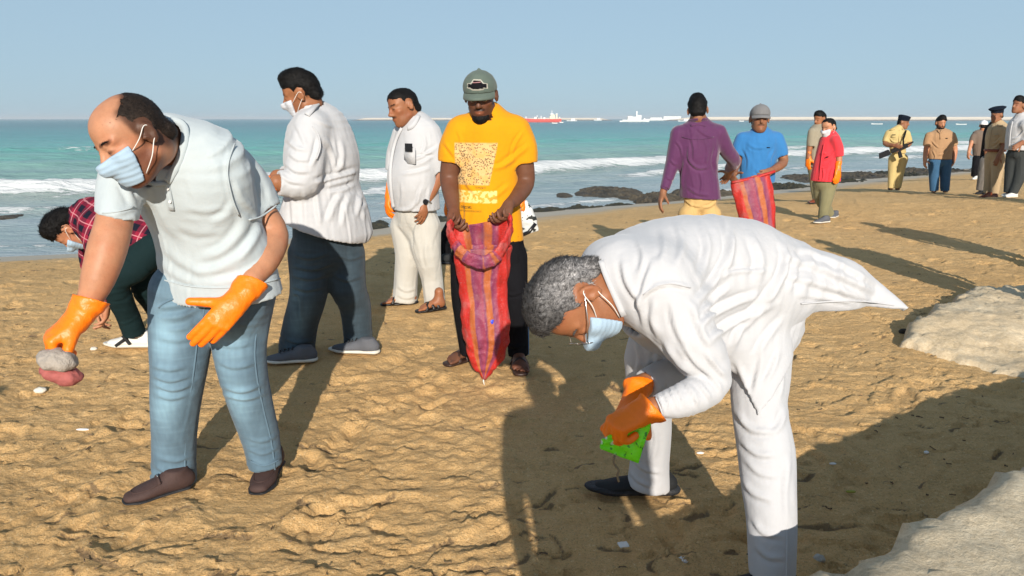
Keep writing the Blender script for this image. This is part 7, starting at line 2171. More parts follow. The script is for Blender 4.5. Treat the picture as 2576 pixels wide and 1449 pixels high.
def grey_man():
    return figure("person in dark top and grey trousers, mostly hidden behind the red-belted uniformed man", 15.25, (2470, 490), .0145, SKIN_BROWN,
        (2506, 293, .1, (.8, .6, -.1), (0, 0, 1), 1.0),
        [(2502, 312, 0, 10), (2498, 326, 0, 18), (2494, 350, 0, 18), (2490, 375, 0, 17), (2486, 392, 0, 16), (2486, 402, 0, 16)], 150, BLACK_CLOTH, (2486, 400),
        sleeves=[[(2487, 328, -.05, 8), (2482, 355, -.05, 8), (2480, 380, -.05, 7)]], arms=[[(2487, 328, -.05, 6), (2481, 360, -.05, 6), (2482, 385, -.1, 5)]],
        trousers=GREY_TROUSER, legs=[[(2480, 405, -.03, 14), (2474, 440, -.05, 12), (2466, 478, 0, 9.5)], [(2492, 405, .05, 14), (2488, 440, .05, 12), (2484, 480, .05, 9.5)]],
        shoes=[((2474, 488), (2450, 491)), ((2492, 488), (2470, 491))], hair=HAIR_BLACK, seed=67, collar=False)
def belt_guard():
    p = figure("person in tan uniform with red-brown belt and flat dark cap, facing left", 14.4, (2500, 498), .0125, SKIN_MID,
        (2507, 290, 0, (-.92, -.38, -.08), (-.04, 0, 1), 1.12),
        [(2511, 310, 0, 11), (2512, 324, 0, 23), (2508, 348, 0, 25), (2504, 366, 0, 22), (2503, 378, 0, 21), (2503, 388, 0, 21)], -65, KHAKI, (2503, 382),
        sleeves=[[(2522, 326, -.17, 10), (2526, 344, -.2, 10), (2524, 360, -.2, 9)]], arms=[[(2522, 326, -.17, 7), (2525, 362, -.2, 6), (2513, 392, -.24, 5)], [(2500, 326, .2, 7), (2494, 360, .2, 6), (2490, 388, .15, 5)]],
        trousers=KHAKI, legs=[[(2494, 395, .08, 15), (2490, 440, .1, 12), (2484, 486, .1, 9)], [(2512, 395, -.06, 15), (2508, 440, -.08, 12), (2502, 488, -.05, 9)]],
        shoes=[((2506, 500), (2476, 503)), ((2492, 497), (2464, 499))], hair=HAIR_BLACK, hair_args=dict(thick=.006, top=0), belt=dict(mat=LEATHER_RED), ratio=.95, details=[([(2496, 322), (2490, 350), (2488, 374)], 2.5, KHAKI, 'placket'), ([(2500, 340), (2511, 339)], 4, KHAKI, 'pocket_flap'), ([(2508, 314), (2522, 316)], 4, KHAKI, 'epaulette')], strokes=[([(2518, 345), (2506, 358), (2494, 362)], 2.2, .018), ([(2514, 360), (2504, 370), (2494, 374)], 2.2, .016)], seed=69, shoe_mat=LEATHER_RED)
    beret_cap(p, NAVY, True)
    m1 = MB(); c = at(2527, 340, 14.4 - .19); m1.box(c, (.035, .006, .05)); m1.build("arm_badge", NAVY, p.e, p.base)
    return p
def edge_man():
    return figure("person in white shirt, dark grey trousers and white shoes at the right edge", 13.6, (2540, 497), .0125, SKIN_MID,
        (2562, 266, 0, (-.93, -.3, .1), (.08, 0, 1), 1.14),
        [(2570, 290, 0, 14), (2572, 312, 0, 30), (2568, 345, 0, 32), (2566, 365, 0, 31), (2566, 378, 0, 32), (2566, 388, 0, 32)], -70, WHITE_COTTON, (2566, 378),
        sleeves=[[(2580, 315, -.2, 13), (2586, 345, -.22, 12), (2580, 360, -.25, 11)]], arms=[[(2580, 315, -.15, 8), (2586, 348, -.15, 8), (2566, 362, -.3, 6)]],
        trousers=CHARCOAL, legs=[[(2552, 392, .06, 19), (2543, 440, .05, 14), (2536, 484, .05, 10)], [(2572, 392, -.05, 19), (2566, 440, -.08, 14), (2548, 486, -.05, 10)]],
        shoes=[((2556, 496), (2516, 498)), ((2552, 493), (2520, 494))], hair=HAIR_BLACK, hair_args=dict(thick=.014, top=.02), ratio=.95, details=[([(2548, 305), (2542, 335), (2540, 375)], 2.5, WHITE_COTTON, 'placket')], strokes=[([(2576, 330), (2560, 345), (2546, 350)], 2.5, .02), ([(2572, 350), (2556, 362), (2542, 366)], 2.5, .018), ([(2560, 365), (2558, 378), (2560, 386)], 2.5, .016)], seed=71, shoe_mat=SHOE_WHITE, sole_mat=SOLE_WHITE)
def hidden_person():
    p = figure("person in black mostly hidden behind the man in yellow, holding a patterned white bag", 7.8, (1140, 662), .0115, SKIN_BROWN,
        (1232, 305, 0, (.3, .9, -.2), (0, 0, 1), 1.0),
        [(1228, 335, 0, 18), (1226, 352, 0, 40), (1222, 390, 0, 42), (1214, 430, 0, 38), (1206, 460, 0, 36), (1200, 480, 0, 36)], 150, CHARCOAL, (1200, 478),
        sleeves=[[(1262, 360, 0, 16), (1284, 420, 0, 14), (1300, 470, -.1, 11)], [(1190, 360, 0, 16), (1160, 420, 0, 14), (1138, 470, 0, 11)]],
        arms=[[(1262, 360, 0, 11), (1284, 425, 0, 10), (1308, 484, -.15, 7)], [(1190, 360, 0, 11), (1160, 425, 0, 10), (1132, 492, -.05, 7)]],
        trousers=BLACK_CLOTH, legs=[[(1186, 500, 0, 22), (1140, 570, 0, 20), (1118, 612, .05, 17), (1122, 652, .1, 15)], [(1218, 500, 0, 24), (1222, 580, 0, 20), (1224, 650, 0, 15)]],
        shoes=[((1134, 664), (1106, 662)), ((1224, 664), (1226, 652))], hair=HAIR_BLACK, gloves=['glove', 'glove'], seed=73, collar=False)
    c = at(1324, 552, 7.6)
    L = [(1312, 506, 14), (1316, 522, 19), (1322, 540, 22), (1330, 562, 22), (1336, 584, 20)]
    P = [at(x, y, 7.6) for x, y, w in L]; W = [w * mpp(q) for (x, y, w), q in zip(L, P)]
    F = Field(.008); F.loft(P, W, [.02, .04, .05, .045, .022], (.9, 0, .35), capf=.4)
    V, Q, g = F.mesh(); V = V + g * (noise3(V * 18) * .012)[:, None]
    m, nt, b = nodes("printed_white_film")
    co = coords(nt); t = tex(nt, 17, 2, .5, co)
    nt.links.new(mixc(nt, ramp_out(nt, t, .56, .58), (.55, .57, .57), (.02, .025, .025)), b.inputs["Base Color"]); b.inputs["Roughness"].default_value = .4
    o = new_mesh("plastic_bag", V, Q, m, None, c); o.location = tuple(c)
    tag(o, "white plastic bag with black splotches hanging beside the man in yellow", "bag")
    m1 = MB(); m1.tube([at(1312, 592, 7.57), at(1330, 584, 7.57), at(1347, 562, 7.57)], .020, 8); m1.build("bag_base", BLACK_PLASTIC, o, c, True)
    return p
def sack_back():
    Y = 7.42
    c = at(1900, 585, Y)
    e = empty("mesh_sack", c, "red, orange and purple striped mesh sack stretched between the men in purple and blue", "sack", "striped mesh sacks")
    L = [(1884, 425, 44), (1888, 455, 50), (1897, 500, 49), (1906, 545, 44), (1914, 590, 36), (1918, 640, 26)]
    P = [at(x, y, Y) for x, y, w in L]; W = np.array([w * mpp(q) for (x, y, w), q in zip(L, P)])
    F = Field(.0085)
    n_ = at(1838, 460, Y) - at(1944, 430, Y)
    tl, tr = at(1838, 458, Y), at(1946, 430, Y)
    d = unit(tr - tl); up = np.cross(d, (0, 1, 0)); up = up if up[2] > 0 else -up
    F.loft(P, W, W * np.array((.22, .3, .4, .45, .5, .5)), (1, 0, 0), capf=.3, cuts=[(tl, up)])
    V, Q, g = F.mesh(thick=.015); V = V + g * (noise3(V * 8) * .012 + (noise3(V * np.array((26, 26, 5)))) * .012)[:, None]
    w = np.interp(-V[:, 2], [-q[2] for q in P], W); cx = np.interp(-V[:, 2], [-q[2] for q in P], [q[0] for q in P])
    x = (V[:, 0] - cx) / w
    pat = np.stack([np.clip(x * .9 - .06, -1, 1), V[:, 1], V[:, 2]], 1)
    new_mesh("sack_body", V, Q, BAG, e, c, attrs={"pat": pat})
    mb = MB(); pts = [tl + (tr - tl) * t + np.array((0, -.04, -.012 * math.sin(t * 3.14))) for t in np.linspace(0, 1, 9)]
    m1 = MB(); m1.tube(pts, .014, 8); o = m1.build("rolled_rim", BAG, e, c, True)
    a = o.data.attributes.new("pat", 'FLOAT_VECTOR', 'POINT'); a.data.foreach_set("vector", np.tile((.9, 0, 0), (len(o.data.vertices), 1)).astype(np.float32).ravel())
# ------------------------------------------------------------------ ledges, rocks, breakwater, ships
def build_rocks():
    M1 = rock_material("weedy_rock", (.012, .012, .008), (.040, .038, .020), (.085, .072, .040))
    M2 = rock_material("brown_rock", (.030, .024, .016), (.085, .068, .045), (.17, .14, .095))
    R = [ # px left, px right, foot row, px height, depth m, material, label
        (1336, 1432, 536, 22, 1.0, M1, "low weed-covered rock at the water line just right of the man in yellow"),
        (1418, 1530, 530, 20, 1.0, M1, "dark weedy rock in the middle of the low reef right of the man in yellow"),
        (1520, 1608, 521, 14, .9, M1, "thin dark tail end of the low reef on the pale wet sand"),
        (1458, 1610, 486, 20, 2.4, M2, "flat brown rock standing in shallow water left of the man in purple"),
        (1398, 1440, 492, 8, 1.0, M2, "small brown rock awash in front of the foam, left of the flat rock"),
        (1596, 1722, 506, 34, 1.6, M2, "rough brown rock behind the hand of the man in purple"),
        (1700, 1850, 496, 34, 1.8, M2, "rough brown rock between the men in purple and blue"),
        (1935, 2050, 480, 30, 1.6, M1, "green weedy rock between the blue shirt and the red shirt"),
        (1990, 2110, 452, 16, 3.0, M2, "flat brown rock in the shallows behind the man in red"),
        (2090, 2200, 468, 26, 2.6, M1, "dark green rock right of the orange glove of the man in red"),
        (2120, 2250, 447, 20, 3.0, M2, "brown rock shelf in the shallows left of the khaki guard"),
        (2250, 2340, 452, 28, 3.2, M1, "dark weedy rock between the khaki guard and the bearded man"),
        (2396, 2470, 442, 26, 3.4, M2, "brown rock behind the man in the white cap"),
        (2300, 2400, 440, 24, 3.4, M2, "brown rock behind the legs of the bearded man"),
        (2480, 2600, 438, 28, 3.4, M1, "dark rock at the right edge behind the white-shirted man"),
        (918, 976, 570, 20, .9, M1, "small dark rock beside the hem of the loose white shirt"),
        (1092, 1140, 555, 16, .9, M1, "small dark rock between cream trousers and the striped sack"),
        (-10, 40, 546, 7, .8, M2, "low dark rock awash at the far left edge of the water"),
    ]
    for i, (a, b, y, hp, dp, m, lab) in enumerate(R):
        reef_rock(a, b, y, hp, dp, m, lab, i + 1)

def crust_material(name, c1, c2, c3):
    m, nt, b = nodes(name)
    co = coords(nt)
    r = ramp(nt, [(.3, c1), (.5, c2), (.72, c3)])
    f = math_(nt, 'ADD', math_(nt, 'MULTIPLY', tex(nt, 3, 5, .6, co), .4), math_(nt, 'MULTIPLY', tex(nt, 60, 5, .7, co), .6))
    nt.links.new(f, r.inputs[0])
    v = nt.nodes.new("ShaderNodeTexVoronoi"); v.inputs["Scale"].default_value = 130; nt.links.new(co, v.inputs["Vector"])
    col = mixc(nt, math_(nt, 'MULTIPLY', ramp_out(nt, v.outputs["Distance"], .12, .35), .0), r.outputs[0], c3)
    col = mixc(nt, math_(nt, 'MULTIPLY', ramp_out(nt, tex(nt, 170, 3, .7, co), .60, .72), .6), col, (.70, .62, .46))
    nt.links.new(col, b.inputs["Base Color"]); b.inputs["Roughness"].default_value = .95; b.inputs["Specular IOR Level"].default_value = .2
    p = bump(nt, b, tex(nt, 26, 7, .72, co), .6, .02)
    bump(nt, b, tex(nt, 150, 4, .75, co), .5, .006, p)
    return m
def build_ledges():
    M = crust_material("sandstone_crust", (.40, .32, .21), (.60, .50, .35), (.74, .65, .49))
    zt = .44
    E = [(1990, 1530), (2110, 1452), (2210, 1405), (2290, 1372), (2350, 1322), (2410, 1290), (2440, 1250), (2500, 1215), (2545, 1185), (2590, 1160), (2700, 1100), (2900, 1010), (3200, 905)]
    front = [tuple(at_z(x, y, zt)[:2]) for x, y in E]
    front = [(.45, 1.36), (.60, 1.47)] + front[1:]
    out = front + [(9.0, front[-1][1] + .3), (9.0, .2), (2.2, -.1), (.95, .45), (.5, .9)]
    slab(out, lambda P: zt + .02 * (P[:, 0] - 1), -.12, "rock_ledge", "crumbly sandstone ledge in the bottom right corner of the beach", M, 3, .032, .034, grow=.085)
    # thin slab breaking out of the sand on the right
    def bz(P): return ground_base(P)
    E2 = [(2436, 716), (2400, 738), (2345, 760), (2300, 788), (2262, 815), (2258, 826), (2300, 838), (2345, 846), (2420, 868), (2540, 905), (2700, 960), (2900, 960), (2900, 760), (2700, 725), (2560, 712)]
    o2 = [tuple(at_z(x, y, .13)[:2]) for x, y in E2]
    c = np.mean(o2, 0)
    tip = at_z(2258, 822, .13)[:2]
    far = at_z(2480, 712, .13)[:2]
    ax = unit(far - at_z(2400, 868, .13)[:2])
    y0 = at_z(2400, 868, .13)[1]; y1 = at_z(2430, 712, .13)[1]
    slab(o2, lambda P: bz(P) + .02 + .12 * smooth01(P[:, 1], y0 - .05, y0 + (y1 - y0) * .45), lambda P: bz(P) - .10, "sandstone_slab", "thin tilted sandstone slab breaking out of the sand at right", crust_material("sandy_crust", (.46, .345, .20), (.63, .50, .33), (.80, .70, .52)), 8, .026, .045)

def build_breakwater():
    m, nt, b = nodes("rubble_mound")
    co = coords(nt)
    sx = nt.nodes.new("ShaderNodeSeparateXYZ"); nt.links.new(co, sx.inputs[0])
    n = tex(nt, .25, 4, .7, co)
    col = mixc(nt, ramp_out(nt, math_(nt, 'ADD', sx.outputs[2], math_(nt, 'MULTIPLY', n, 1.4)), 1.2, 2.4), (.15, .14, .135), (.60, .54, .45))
    nt.links.new(col, b.inputs["Base Color"]); b.inputs["Roughness"].default_value = .95
    bump(nt, b, tex(nt, .8, 5, .7, co), 1, 1.0)
    Y = 930
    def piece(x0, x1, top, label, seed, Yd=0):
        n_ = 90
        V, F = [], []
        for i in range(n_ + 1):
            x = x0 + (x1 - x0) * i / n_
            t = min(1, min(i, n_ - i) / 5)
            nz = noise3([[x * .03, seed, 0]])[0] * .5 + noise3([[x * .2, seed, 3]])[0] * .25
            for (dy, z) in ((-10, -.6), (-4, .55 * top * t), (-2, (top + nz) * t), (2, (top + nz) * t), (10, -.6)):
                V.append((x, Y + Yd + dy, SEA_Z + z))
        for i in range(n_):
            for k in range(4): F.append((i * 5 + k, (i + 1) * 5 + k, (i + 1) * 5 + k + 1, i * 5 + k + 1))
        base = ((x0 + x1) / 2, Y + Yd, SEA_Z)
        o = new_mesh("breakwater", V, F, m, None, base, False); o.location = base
        tag(o, label, "breakwater")
    px = lambda p: (p - 1288) / 1860 * Y * CP
    piece(px(858), px(1560), 3.3, "long low pale breakwater on the horizon behind the red tanker", 1, 60)
    piece(px(1640), px(2960), 4.3, "pale rubble breakwater along the horizon behind the right-hand group", 4, -60)

def hull(L, B, D, sheer=.12, n=18):
    """boat hull pointing to -x: pointed bow, flat stern; returns verts, faces"""
    V, F = [], []
    for i in range(n + 1):
        t = i / n
        x = -L / 2 + L * t
        w = B / 2 * min(1, (t / .28)) ** .6 if t < .28 else B / 2 * (1 - .18 * max(0, (t - .8) / .2))
        top = D * (1 + sheer * (max(0, .35 - t) / .35) ** 1.5 * 2.2 + sheer * .4 * max(0, t - .8) / .2)
        for (yy, z) in ((-w, top), (-w * .86, D * .25), (-w * .55, -D * .25), (w * .55, -D * .25), (w * .86, D * .25), (w, top)):
            V.append((x + (-(top - z) * -.25 * (1 - t) if t < .2 else 0), yy, z))
    for i in range(n):
        for k in range(5): F.append((i * 6 + k, i * 6 + k + 1, (i + 1) * 6 + k + 1, (i + 1) * 6 + k))
        F.append((i * 6 + 5, i * 6, (i + 1) * 6, (i + 1) * 6 + 5))
    F.append(tuple(range(5, -1, -1))); F.append(tuple(n * 6 + k for k in range(6)))
    return V, F

def build_ships():
    W = plain("ship_white", (.66, .67, .67), .5, nvar=.06)
    C = plain("ship_cream", (.62, .56, .42), .5, nvar=.06)
    R = plain("ship_red", (.56, .075, .06), .5, nvar=.12)
    G = plain("ship_grey", (.16, .18, .20), .5)
    def place(px, py):
        return at_z(px, py, SEA_Z)
    def mk(name, c, label, cat, group=None): return empty(name, c, label, cat, group)
    def part(name, e, c, mat, boxes, sc, flip=1):
        mb = MB()
        for (x, y, z, sx, sy, sz) in boxes: mb.box(c + np.array((x * flip, y, z)) * sc, np.array((sx, sy, sz)) * sc)
        return mb.build(name, mat, e, c)
    def hl(e, c, L, B, D, mat, sheer=.12, flip=1, name="hull"):
        V, F = hull(L, B, D, sheer)
        V = [c + np.array((x * flip, y, z)) for x, y, z in V]
        return new_mesh(name, V, F if flip > 0 else [f[::-1] for f in F], mat, e, c, False)
    # red tanker
    c = place(1360, 307.5); s = mpp(c)
    e = mk("tanker_ship", c, "red tanker with cream deckhouse aft, at anchor on the horizon right of the yellow shirt", "ship")
    hl(e, c, 104 * s, 12 * s, 8 * s, R, .16)
    part("deckhouse", e, c, C, [(29, 0, 11, 13, 9, 8), (30, 0, 16.5, 10, 8, 5)], s); part("bridge", e, c, W, [(28, 0, 20, 8, 11, 2.5)], s)
    part("funnel", e, c, C, [(40, 0, 13.5, 4, 4, 13)], s); part("funnel_cap", e, c, W, [(40, 0, 20.6, 5, 5, 1.6)], s)
    part("mast", e, c, W, [(28, 0, 25, 1.2, 1.2, 9)], s)
    for x, w, hgt in ((-37, 2, 7), (-12, 8, 6), (-9, 1.5, 10), (1, 1.6, 9), (9, 5, 5)):
        part("deck_gear", e, c, W, [(x, 0, 7 + hgt / 2, w, 5, hgt)], s)
    part("stern_rail", e, c, C, [(47, 0, 11, 3, 8, 4)], s)
    # white patrol ship
    c = place(1600, 306.5); s = mpp(c)
    e = mk("patrol_ship", c, "white patrol ship with tall central mast, anchored on the horizon", "ship")
    hl(e, c, 70 * s, 10 * s, 5 * s, W, .25, -1)
    part("superstructure", e, c, W, [(-5, 0, 8.5, 34, 8, 8), (-16, 0, 11, 12, 7, 6)], s); part("bridge", e, c, W, [(6, 0, 13, 13, 7, 7)], s)
    part("mast", e, c, W, [(1, 0, 20, 3, 3, 12), (1, 0, 24, 5, 4, 1.2)], s); part("funnel", e, c, G, [(-15, 0, 15, 9, 4, 1.2)], s); part("deck_gun", e, c, W, [(21, 0, 6.5, 4, 3, 4)], s)
    part("tender", e, c, W, [(-38, 0, 1.5, 7, 4, 3)], s)
    # long white ferry by the breakwater
    c = place(1672, 303.5); s = mpp(c)
    e = mk("ferry", c, "long low white ferry moored right of the patrol ship", "ship")
    hl(e, c, 96 * s, 10 * s, 4 * s, W, .06)
    part("cabin", e, c, W, [(18, 0, 7, 44, 8, 7)], s); part("fore_deckhouse", e, c, W, [(-22, 0, 5.5, 30, 8, 4)], s); part("roof_gear", e, c, G, [(22, 0, 11.4, 20, 3, 1)], s); part("stern_ramp", e, c, G, [(45, 0, 4, 5, 8, 6)], s)
    # small craft
    for (px, py, Lp, lab, cab) in ((1438, 305, 26, "small white launch right of the red tanker", 1), (1503, 303.5, 20, "small white cabin boat between launch and patrol ship", 1), (1395, 311, 14, "tiny white boat below the red tanker's deckhouse", 0),
                          (1412, 309, 10, "tiny white skiff just astern of the red tanker", 0), (1322, 318, 16, "small pale motor boat in front of the red tanker's bow", 1), (1722, 306, 34, "white cabin cruiser beside the head of the man in purple", 1),
                          (2417, 314, 26, "white open boat right of the khaki guard's head", 0), (2205, 313, 28, "low white boat left of the khaki guard's cap", 0), (1012, 309, 9, "tiny white boat left of the moustached man's collar", 0), (1865, 306, 12, "tiny white boat left of the grey cap", 0)):
        c = place(px, py); s = mpp(c)
        e = mk("small_boat", c, lab, "boat", "small boats lying off the beach")
        hl(e, c, Lp * s, Lp * .3 * s, 2.2 * s, W, .3)
        if cab: part("cabin", e, c, W, [(Lp * .12, 0, 4.2, Lp * .4, Lp * .2, 4.5)], s)
        else: part("outboard_motor", e, c, G, [(Lp * .48, 0, 2.2, 1, 1, 3)], s)

# ------------------------------------------------------------------ litter and finds on the sand
def lump(px, py, rx, ry, rz, mat, name, label, cat, seed, z=.0, ang=0, n=.25, boxy=False, group=None):
    c = at_z(px, py, ground_z(*at_z(px, py, 0)[:2]))
    s = mpp(c); r = np.array((rx, ry, rz)) * s
    R = np.array([[math.cos(ang), -math.sin(ang), 0], [math.sin(ang), math.cos(ang), 0], [0, 0, 1]])
    h = max(r.min() / 4, .0035)
    F = Field(h)
    cc = c + np.array((0, 0, r[2] * .55 + z))
    if boxy:
        F.func(lambda X, Y, Z: np.maximum(np.maximum(np.abs((X - cc[0]) * R[0, 0] + (Y - cc[1]) * R[1, 0]) - r[0], np.abs((X - cc[0]) * R[0, 1] + (Y - cc[1]) * R[1, 1]) - r[1]), np.abs(Z - cc[2]) - r[2]), cc - r.max() * 1.5, cc + r.max() * 1.5)
    else: F.ell(cc, R, r)
    V, Q, g = F.mesh(smooth_it=1)
    V = V + g * ((noise3(V / r.max() * 1.6 + seed) * n + noise3(V / r.max() * 4 + seed) * n * .4) * r.min())[:, None]
    o = new_mesh(name, V, Q, mat, None, c); o.location = tuple(c)
    return tag(o, label, cat, group)

def build_finds():
    PALE = plain("pale_stone", (.62, .58, .50), .9, nvar=.2, bumps=.5)
    SHELL = plain("shell_white", (.72, .70, .67), .6, nvar=.12, bumps=.3)
    GREYST = plain("grey_stone", (.42, .41, .38), .9, nvar=.3, nscale=60, bumps=.6)
    lump(102, 986, 15, 11, 8, PALE, "stone", "squarish pale stone below the red stone held by the bald man", "stone", 1, ang=.3)
    lump(1568, 1379, 13, 11, 8, SHELL, "paper_scrap", "white square scrap on the shaded sand, below the black shoe", "litter", 2, boxy=True, n=.1, ang=.2)
    lump(1722, 1414, 17, 12, 9, SHELL, "sea_shell", "broken white shell on the shaded sand, left of the near trouser leg", "shell", 3, n=.6)
    lump(2060, 1411, 15, 12, 11, GREYST, "stone", "round speckled grey stone right of the near trouser leg in shade", "stone", 4, n=.4)
    lump(1762, 1141, 11, 5, 3, SHELL, "paper_scrap", "tiny white scrap on the sand between the bending man's legs", "litter", 5)
    lump(236, 880, 9, 7, 5, PALE, "stone", "small pale stone left of the white sneaker", "stone", 6)
    lump(208, 1082, 18, 4, 3, SHELL, "paper_scrap", "thin white sliver on the lumpy sand left of the light jeans", "litter", 7)
    lump(2140, 1238, 14, 6, 3, plain("dry_leaf", (.30, .28, .04), .8), "leaf", "yellow-green leaf on the shaded sand right of the near leg", "leaf", 8)
    lump(2095, 1168, 10, 5, 3, SHELL, "sea_shell", "small white shell on the sand right of the near knee", "shell", 9)
    lump(2272, 838, 12, 8, 8, plain("dark_pebble", (.05, .04, .03), .9), "stone", "small dark pebble by the tip of the sandstone slab", "stone", 10)
    lump(2330, 1140, 7, 5, 4, SHELL, "sea_shell", "tiny shell bit on the dark shaded sand before the ledge", "shell", 11)
    lump(1545, 1358, 10, 5, 4, plain("dark_pebble2", (.03, .025, .02), .9), "stone", "small dark pebble above the white square scrap", "stone", 12)
    # stones in the bald man's gloved hand
    c = at(150, 930, 2.30)
    M1 = plain("barnacled_stone", (.34, .30, .26), .95, nvar=.35, nscale=50, bumps=.7, bscale=90)
    M2 = plain("red_stone", (.34, .095, .085), .8, nvar=.35, nscale=35, bumps=.5, bscale=60)
    def held(px, py, Y, r, mat, label, seed, ang):
        c = at(px, py, Y); F = Field(.0045); a = ang
        R = np.array([[math.cos(a), 0, math.sin(a)], [0, 1, 0], [-math.sin(a), 0, math.cos(a)]])
        F.ell(c, R, np.array(r)); V, Q, g = F.mesh()
        V = V + g * (noise3(V * 26 + seed) * .012 + noise3(V * 70 + seed) * .004)[:, None]
        o = new_mesh("stone", V, Q, mat, None, c); o.location = tuple(c)
        tag(o, label, "stone", "stones gripped by the bald man")
    held(146, 906, 2.26, (.062, .05, .036), M1, "grey barnacled stone gripped in the bald man's orange glove", 1, .25)
    held(156, 940, 2.27, (.068, .045, .030), M2, "red stone clutched under the grey one by the bald man", 5, .30)
    # green wrapper and its dangling cord, held by the bending man
    pts = [(1512, 1108), (1530, 1092), (1570, 1078), (1640, 1060), (1628, 1110), (1606, 1165), (1560, 1150), (1520, 1134)]
    Y = 1.93
    A, B_, C_, D_ = (1514, 1104), (1640, 1058), (1606, 1166), (1512, 1130)
    nU, nV = 18, 12
    V, F = [], []
    for i in range(nU):
        for j in range(nV):
            u, v = i / (nU - 1), j / (nV - 1)
            x = (A[0] * (1 - u) + B_[0] * u) * (1 - v) + (D_[0] * (1 - u) + C_[0] * u) * v
            y = (A[1] * (1 - u) + B_[1] * u) * (1 - v) + (D_[1] * (1 - u) + C_[1] * u) * v
            V.append(at(x, y, Y + .018 * u + .006 * noise3([[u * 5, v * 4, 2]])[0] * 3 + .012 * math.sin(u * 4)))
    for i in range(nU - 1):
        for j in range(nV - 1): F.append((i * nV + j, i * nV + j + 1, (i + 1) * nV + j + 1, (i + 1) * nV + j))
    m, nt, b = nodes("green_film")
    co = coords(nt)
    t = tex(nt, 60, 3, .6, co); t2 = tex(nt, 34, 2, .6, co)
    col = mixc(nt, ramp_out(nt, t, .60, .64), (.20, .88, .010), (.04, .32, .015))
    sx = nt.nodes.new("ShaderNodeSeparateXYZ"); nt.links.new(co, sx.inputs[0])
    col = mixc(nt, math_(nt, 'MULTIPLY', ramp_out(nt, t2, .55, .60), ramp_out(nt, math_(nt, 'MULTIPLY', sx.outputs[0], -1), .02, .04)), col, (.62, .78, .60))
    nt.links.new(col, b.inputs["Base Color"]); b.inputs["Roughness"].default_value = .28
    bump(nt, b, tex(nt, 45, 4, .7, co), .5, .01)
    c = at(1575, 1112, Y)
    o = new_mesh("wrapper", V, F, m, None, c); o.location = tuple(c)
    md = o.modifiers.new("film_thickness", 'SOLIDIFY'); md.thickness = .006
    tag(o, "bright green plastic wrapper held in the bending man's orange gloves", "wrapper")
    mb = MB(); mb.tube(catmull(np.array([at(1546, 1146, Y), at(1544, 1165, Y), at(1556, 1182, Y), at(1553, 1197, Y), at(1557, 1212, Y)]), 4), .0035, 6)
    o = mb.build("cord", plain("dirty_cord", (.20, .15, .09), .9), None, at(1550, 1180, Y), True); o.location = tuple(at(1550, 1180, Y))
    tag(o, "short dirty cord dangling from the green wrapper", "cord")

def build_scraps():
    """dry seaweed scraps strewn over the sand"""
    rs = np.random.RandomState(5)
    V, F = [], []
    for i in range(900):
        Y = 2.0 + 11 * rs.rand() ** 1.3; X = (rs.rand() * 2 - 1) * (.75 * Y + .5)
        if noise3([[X * .8, Y * .8, 4]])[0] < -.12 + .3 * rs.rand(): continue
        if shore_dist(np.array([[X, Y]]))[0] > -2.0: continue
        z = sand_at(X, Y) + .004
        L = .010 + .030 * rs.rand() ** 2; a = rs.rand() * 6.28; w = .0014 + .002 * rs.rand()
        k = 3; p = np.array((X, Y, z)); n0 = len(V)
        for j in range(k + 1):
            t = np.array((math.cos(a), math.sin(a), 0)); s = np.array((-t[1], t[0], 0))
            ww = w * (1 - .6 * abs(j / k - .5) * 2)
            V += [p - s * ww, p + s * ww + np.array((0, 0, .002)), p + np.array((0, 0, .004 + .004 * rs.rand()))]
            p = p + t * L / k; a += rs.normal(0, .6)
        for j in range(k):
            q = n0 + 3 * j
            F += [(q, q + 3, q + 5, q + 2), (q + 2, q + 5, q + 4, q + 1), (q + 1, q + 4, q + 3, q)]
    o = new_mesh("seaweed_scraps", V, np.array(F), plain("dry_weed", (.13, .088, .05), .95, nvar=.4), smooth=False)
    tag(o, kind="stuff")

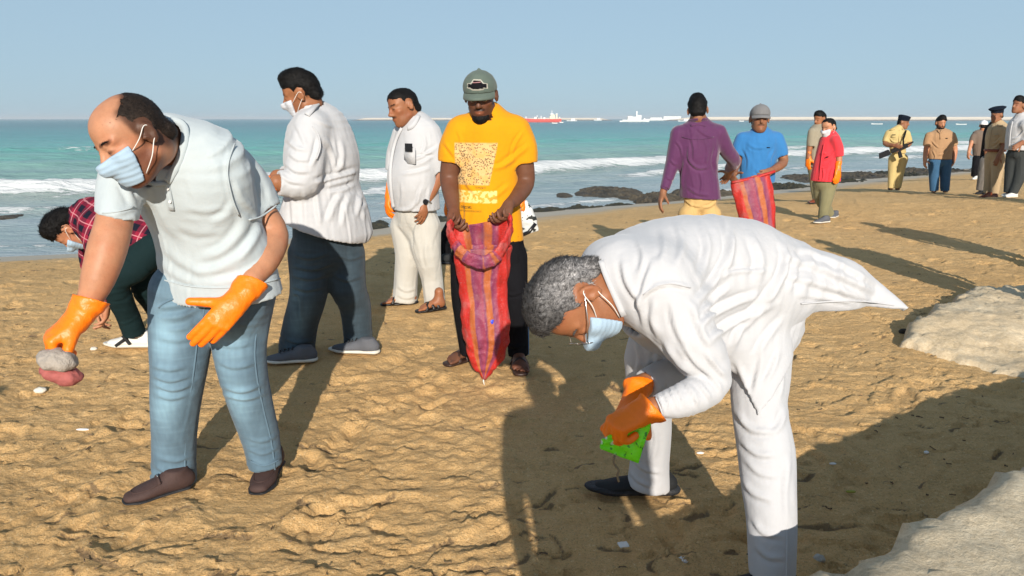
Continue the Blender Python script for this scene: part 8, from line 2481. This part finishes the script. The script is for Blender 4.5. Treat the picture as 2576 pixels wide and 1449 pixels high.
def bystander_shapes():
    """people outside the frame whose shadows fall into it"""
    h = .016
    def one(label, x, y, seed, arms_up=False, src=None, rot=0):
        return None
    g = "onlookers standing outside the frame"
    e = empty("person", (0, 0, 0), "person standing beside the camera, out of the photo, shadow across the sand", "person", g)
    B = Field(h); H = Head((0, 0, 1.58), (0, 1, -.1), (0, 0, 1), 1.05); add_head(B, H, False)
    B.chain([(0, -.02, 1.50), (0, -.02, 1.38)], [.06, .08], .03, sub=1)
    T = [(0, 0, 1.40), (0, 0, 1.25), (0, 0, 1.05), (0, 0, .90)]
    B.loft([np.array(t) for t in T], [.19, .17, .155, .165], [.10, .11, .11, .11], (1, 0, 0))
    for q in (-1, 1):
        B.chain([(q * .10, 0, .88), (q * .105, .02, .48), (q * .11, 0, .10)], [.085, .06, .045], .03)
        B.chain([(q * .19, 0, 1.36), (q * .25, .02, 1.10), (q * .24, .10, .86)], [.06, .045, .034], .04)
        add_hand(B, (q * .24, .11, .84), (0, .15, -1), (-q, 0, 0), 1, fat=.004)
        foot_bare(B, np.array((q * .11, -.08, .03)), np.array((q * .13, .18, .02)), .1)
    V, Q, gg = B.mesh(); b = new_mesh("body", V, Q, SKIN_BROWN, e)
    S = Field(h); S.loft([np.array(t) for t in T], [.215, .20, .19, .20], [.125, .135, .14, .14], (1, 0, 0), cuts=[((0, 0, .88), (0, 0, -1))])
    for q in (-1, 1): S.chain([(q * .18, 0, 1.37), (q * .235, .01, 1.14)], [.075, .065], .05, cuts=[((q * .235, .01, 1.14), (q * .2, 0, -1))], sub=1)
    V, Q, gg = S.mesh(); new_mesh("shirt", V, Q, BLUE_TEE, e)
    T_ = Field(h)
    for q in (-1, 1): T_.chain([(q * .10, 0, .92), (q * .105, .02, .48), (q * .11, 0, .12)], [.105, .08, .065], .04, cuts=[((0, 0, .11), (0, 0, -1))])
    V, Q, gg = T_.mesh(); new_mesh("trousers", V, Q, CHARCOAL, e)
    V, Q = hair_shell(.012, H, 'short', .012, 3); new_mesh("hair", V, Q, HAIR_BLACK, e)
    spots = [(.455, -.12, 0, 1.0, "person standing just right of the camera, outside the photo, casting the long central shadow"),
             (-2.62, -.45, .2, 1.0, "person outside the photo on the left, shadow reaching the sand by the pale stone"),
             (4.2, 4.9, -.3, 1.0, "person outside the photo on the right, shadow ending left of the sandstone slab"),
             (5.6, 6.4, .2, 1.03, "person outside the photo at right, shadow running behind the man in red"),
             (8.9, 10.4, .4, 1.0, "person outside the photo at far right, shadow reaching the bearded man's feet")]
    for i, (x, y, r, sc, lab) in enumerate(spots):
        if i == 0: o = e
        else:
            o = e.copy(); COL.objects.link(o)
            for ch in [c for c in bpy.data.objects if c.parent is e]:
                k = ch.copy(); COL.objects.link(k); k.parent = o
        o.location = (x, y, ground_z(x, y)); o.rotation_euler = (0, 0, r); o.scale = (sc,) * 3
        o["label"] = lab

def build_haze():
    m = bpy.data.materials.new("haze"); m.use_nodes = True
    nt = m.node_tree; nt.nodes.clear()
    out = nt.nodes.new("ShaderNodeOutputMaterial"); v = nt.nodes.new("ShaderNodeVolumePrincipled")
    v.inputs["Density"].default_value = HAZE; v.inputs["Color"].default_value = (.80, .88, .95, 1); v.inputs["Anisotropy"].default_value = 0.0
    nt.links.new(v.outputs[0], out.inputs["Volume"])
    mb = MB(); mb.box((0, 4000, 3), (64000, 12000, 20))
    o = mb.build("haze", m); tag(o, kind="stuff")
HAZE = .00032
# ------------------------------------------------------------------ build
import time as _t
_T0 = _t.time()
def _go(f):
    t = _t.time(); f()
    print('TIME', f.__name__, round(_t.time() - t, 2), flush=True)
make_sea(); build_ledges(); build_rocks(); build_breakwater(); build_ships()
for f in (bald_man, white_shirt_back, white_suit, yellow_man, sack_front, kurta_man, plaid_person, purple_man, blue_man, sack_back, red_man, olive_man, guard_gun, beard_man, whitecap_man, grey_man, belt_guard, edge_man, hidden_person, bystander_shapes): _go(f)
make_sand(); build_finds(); build_scraps()
build_haze()
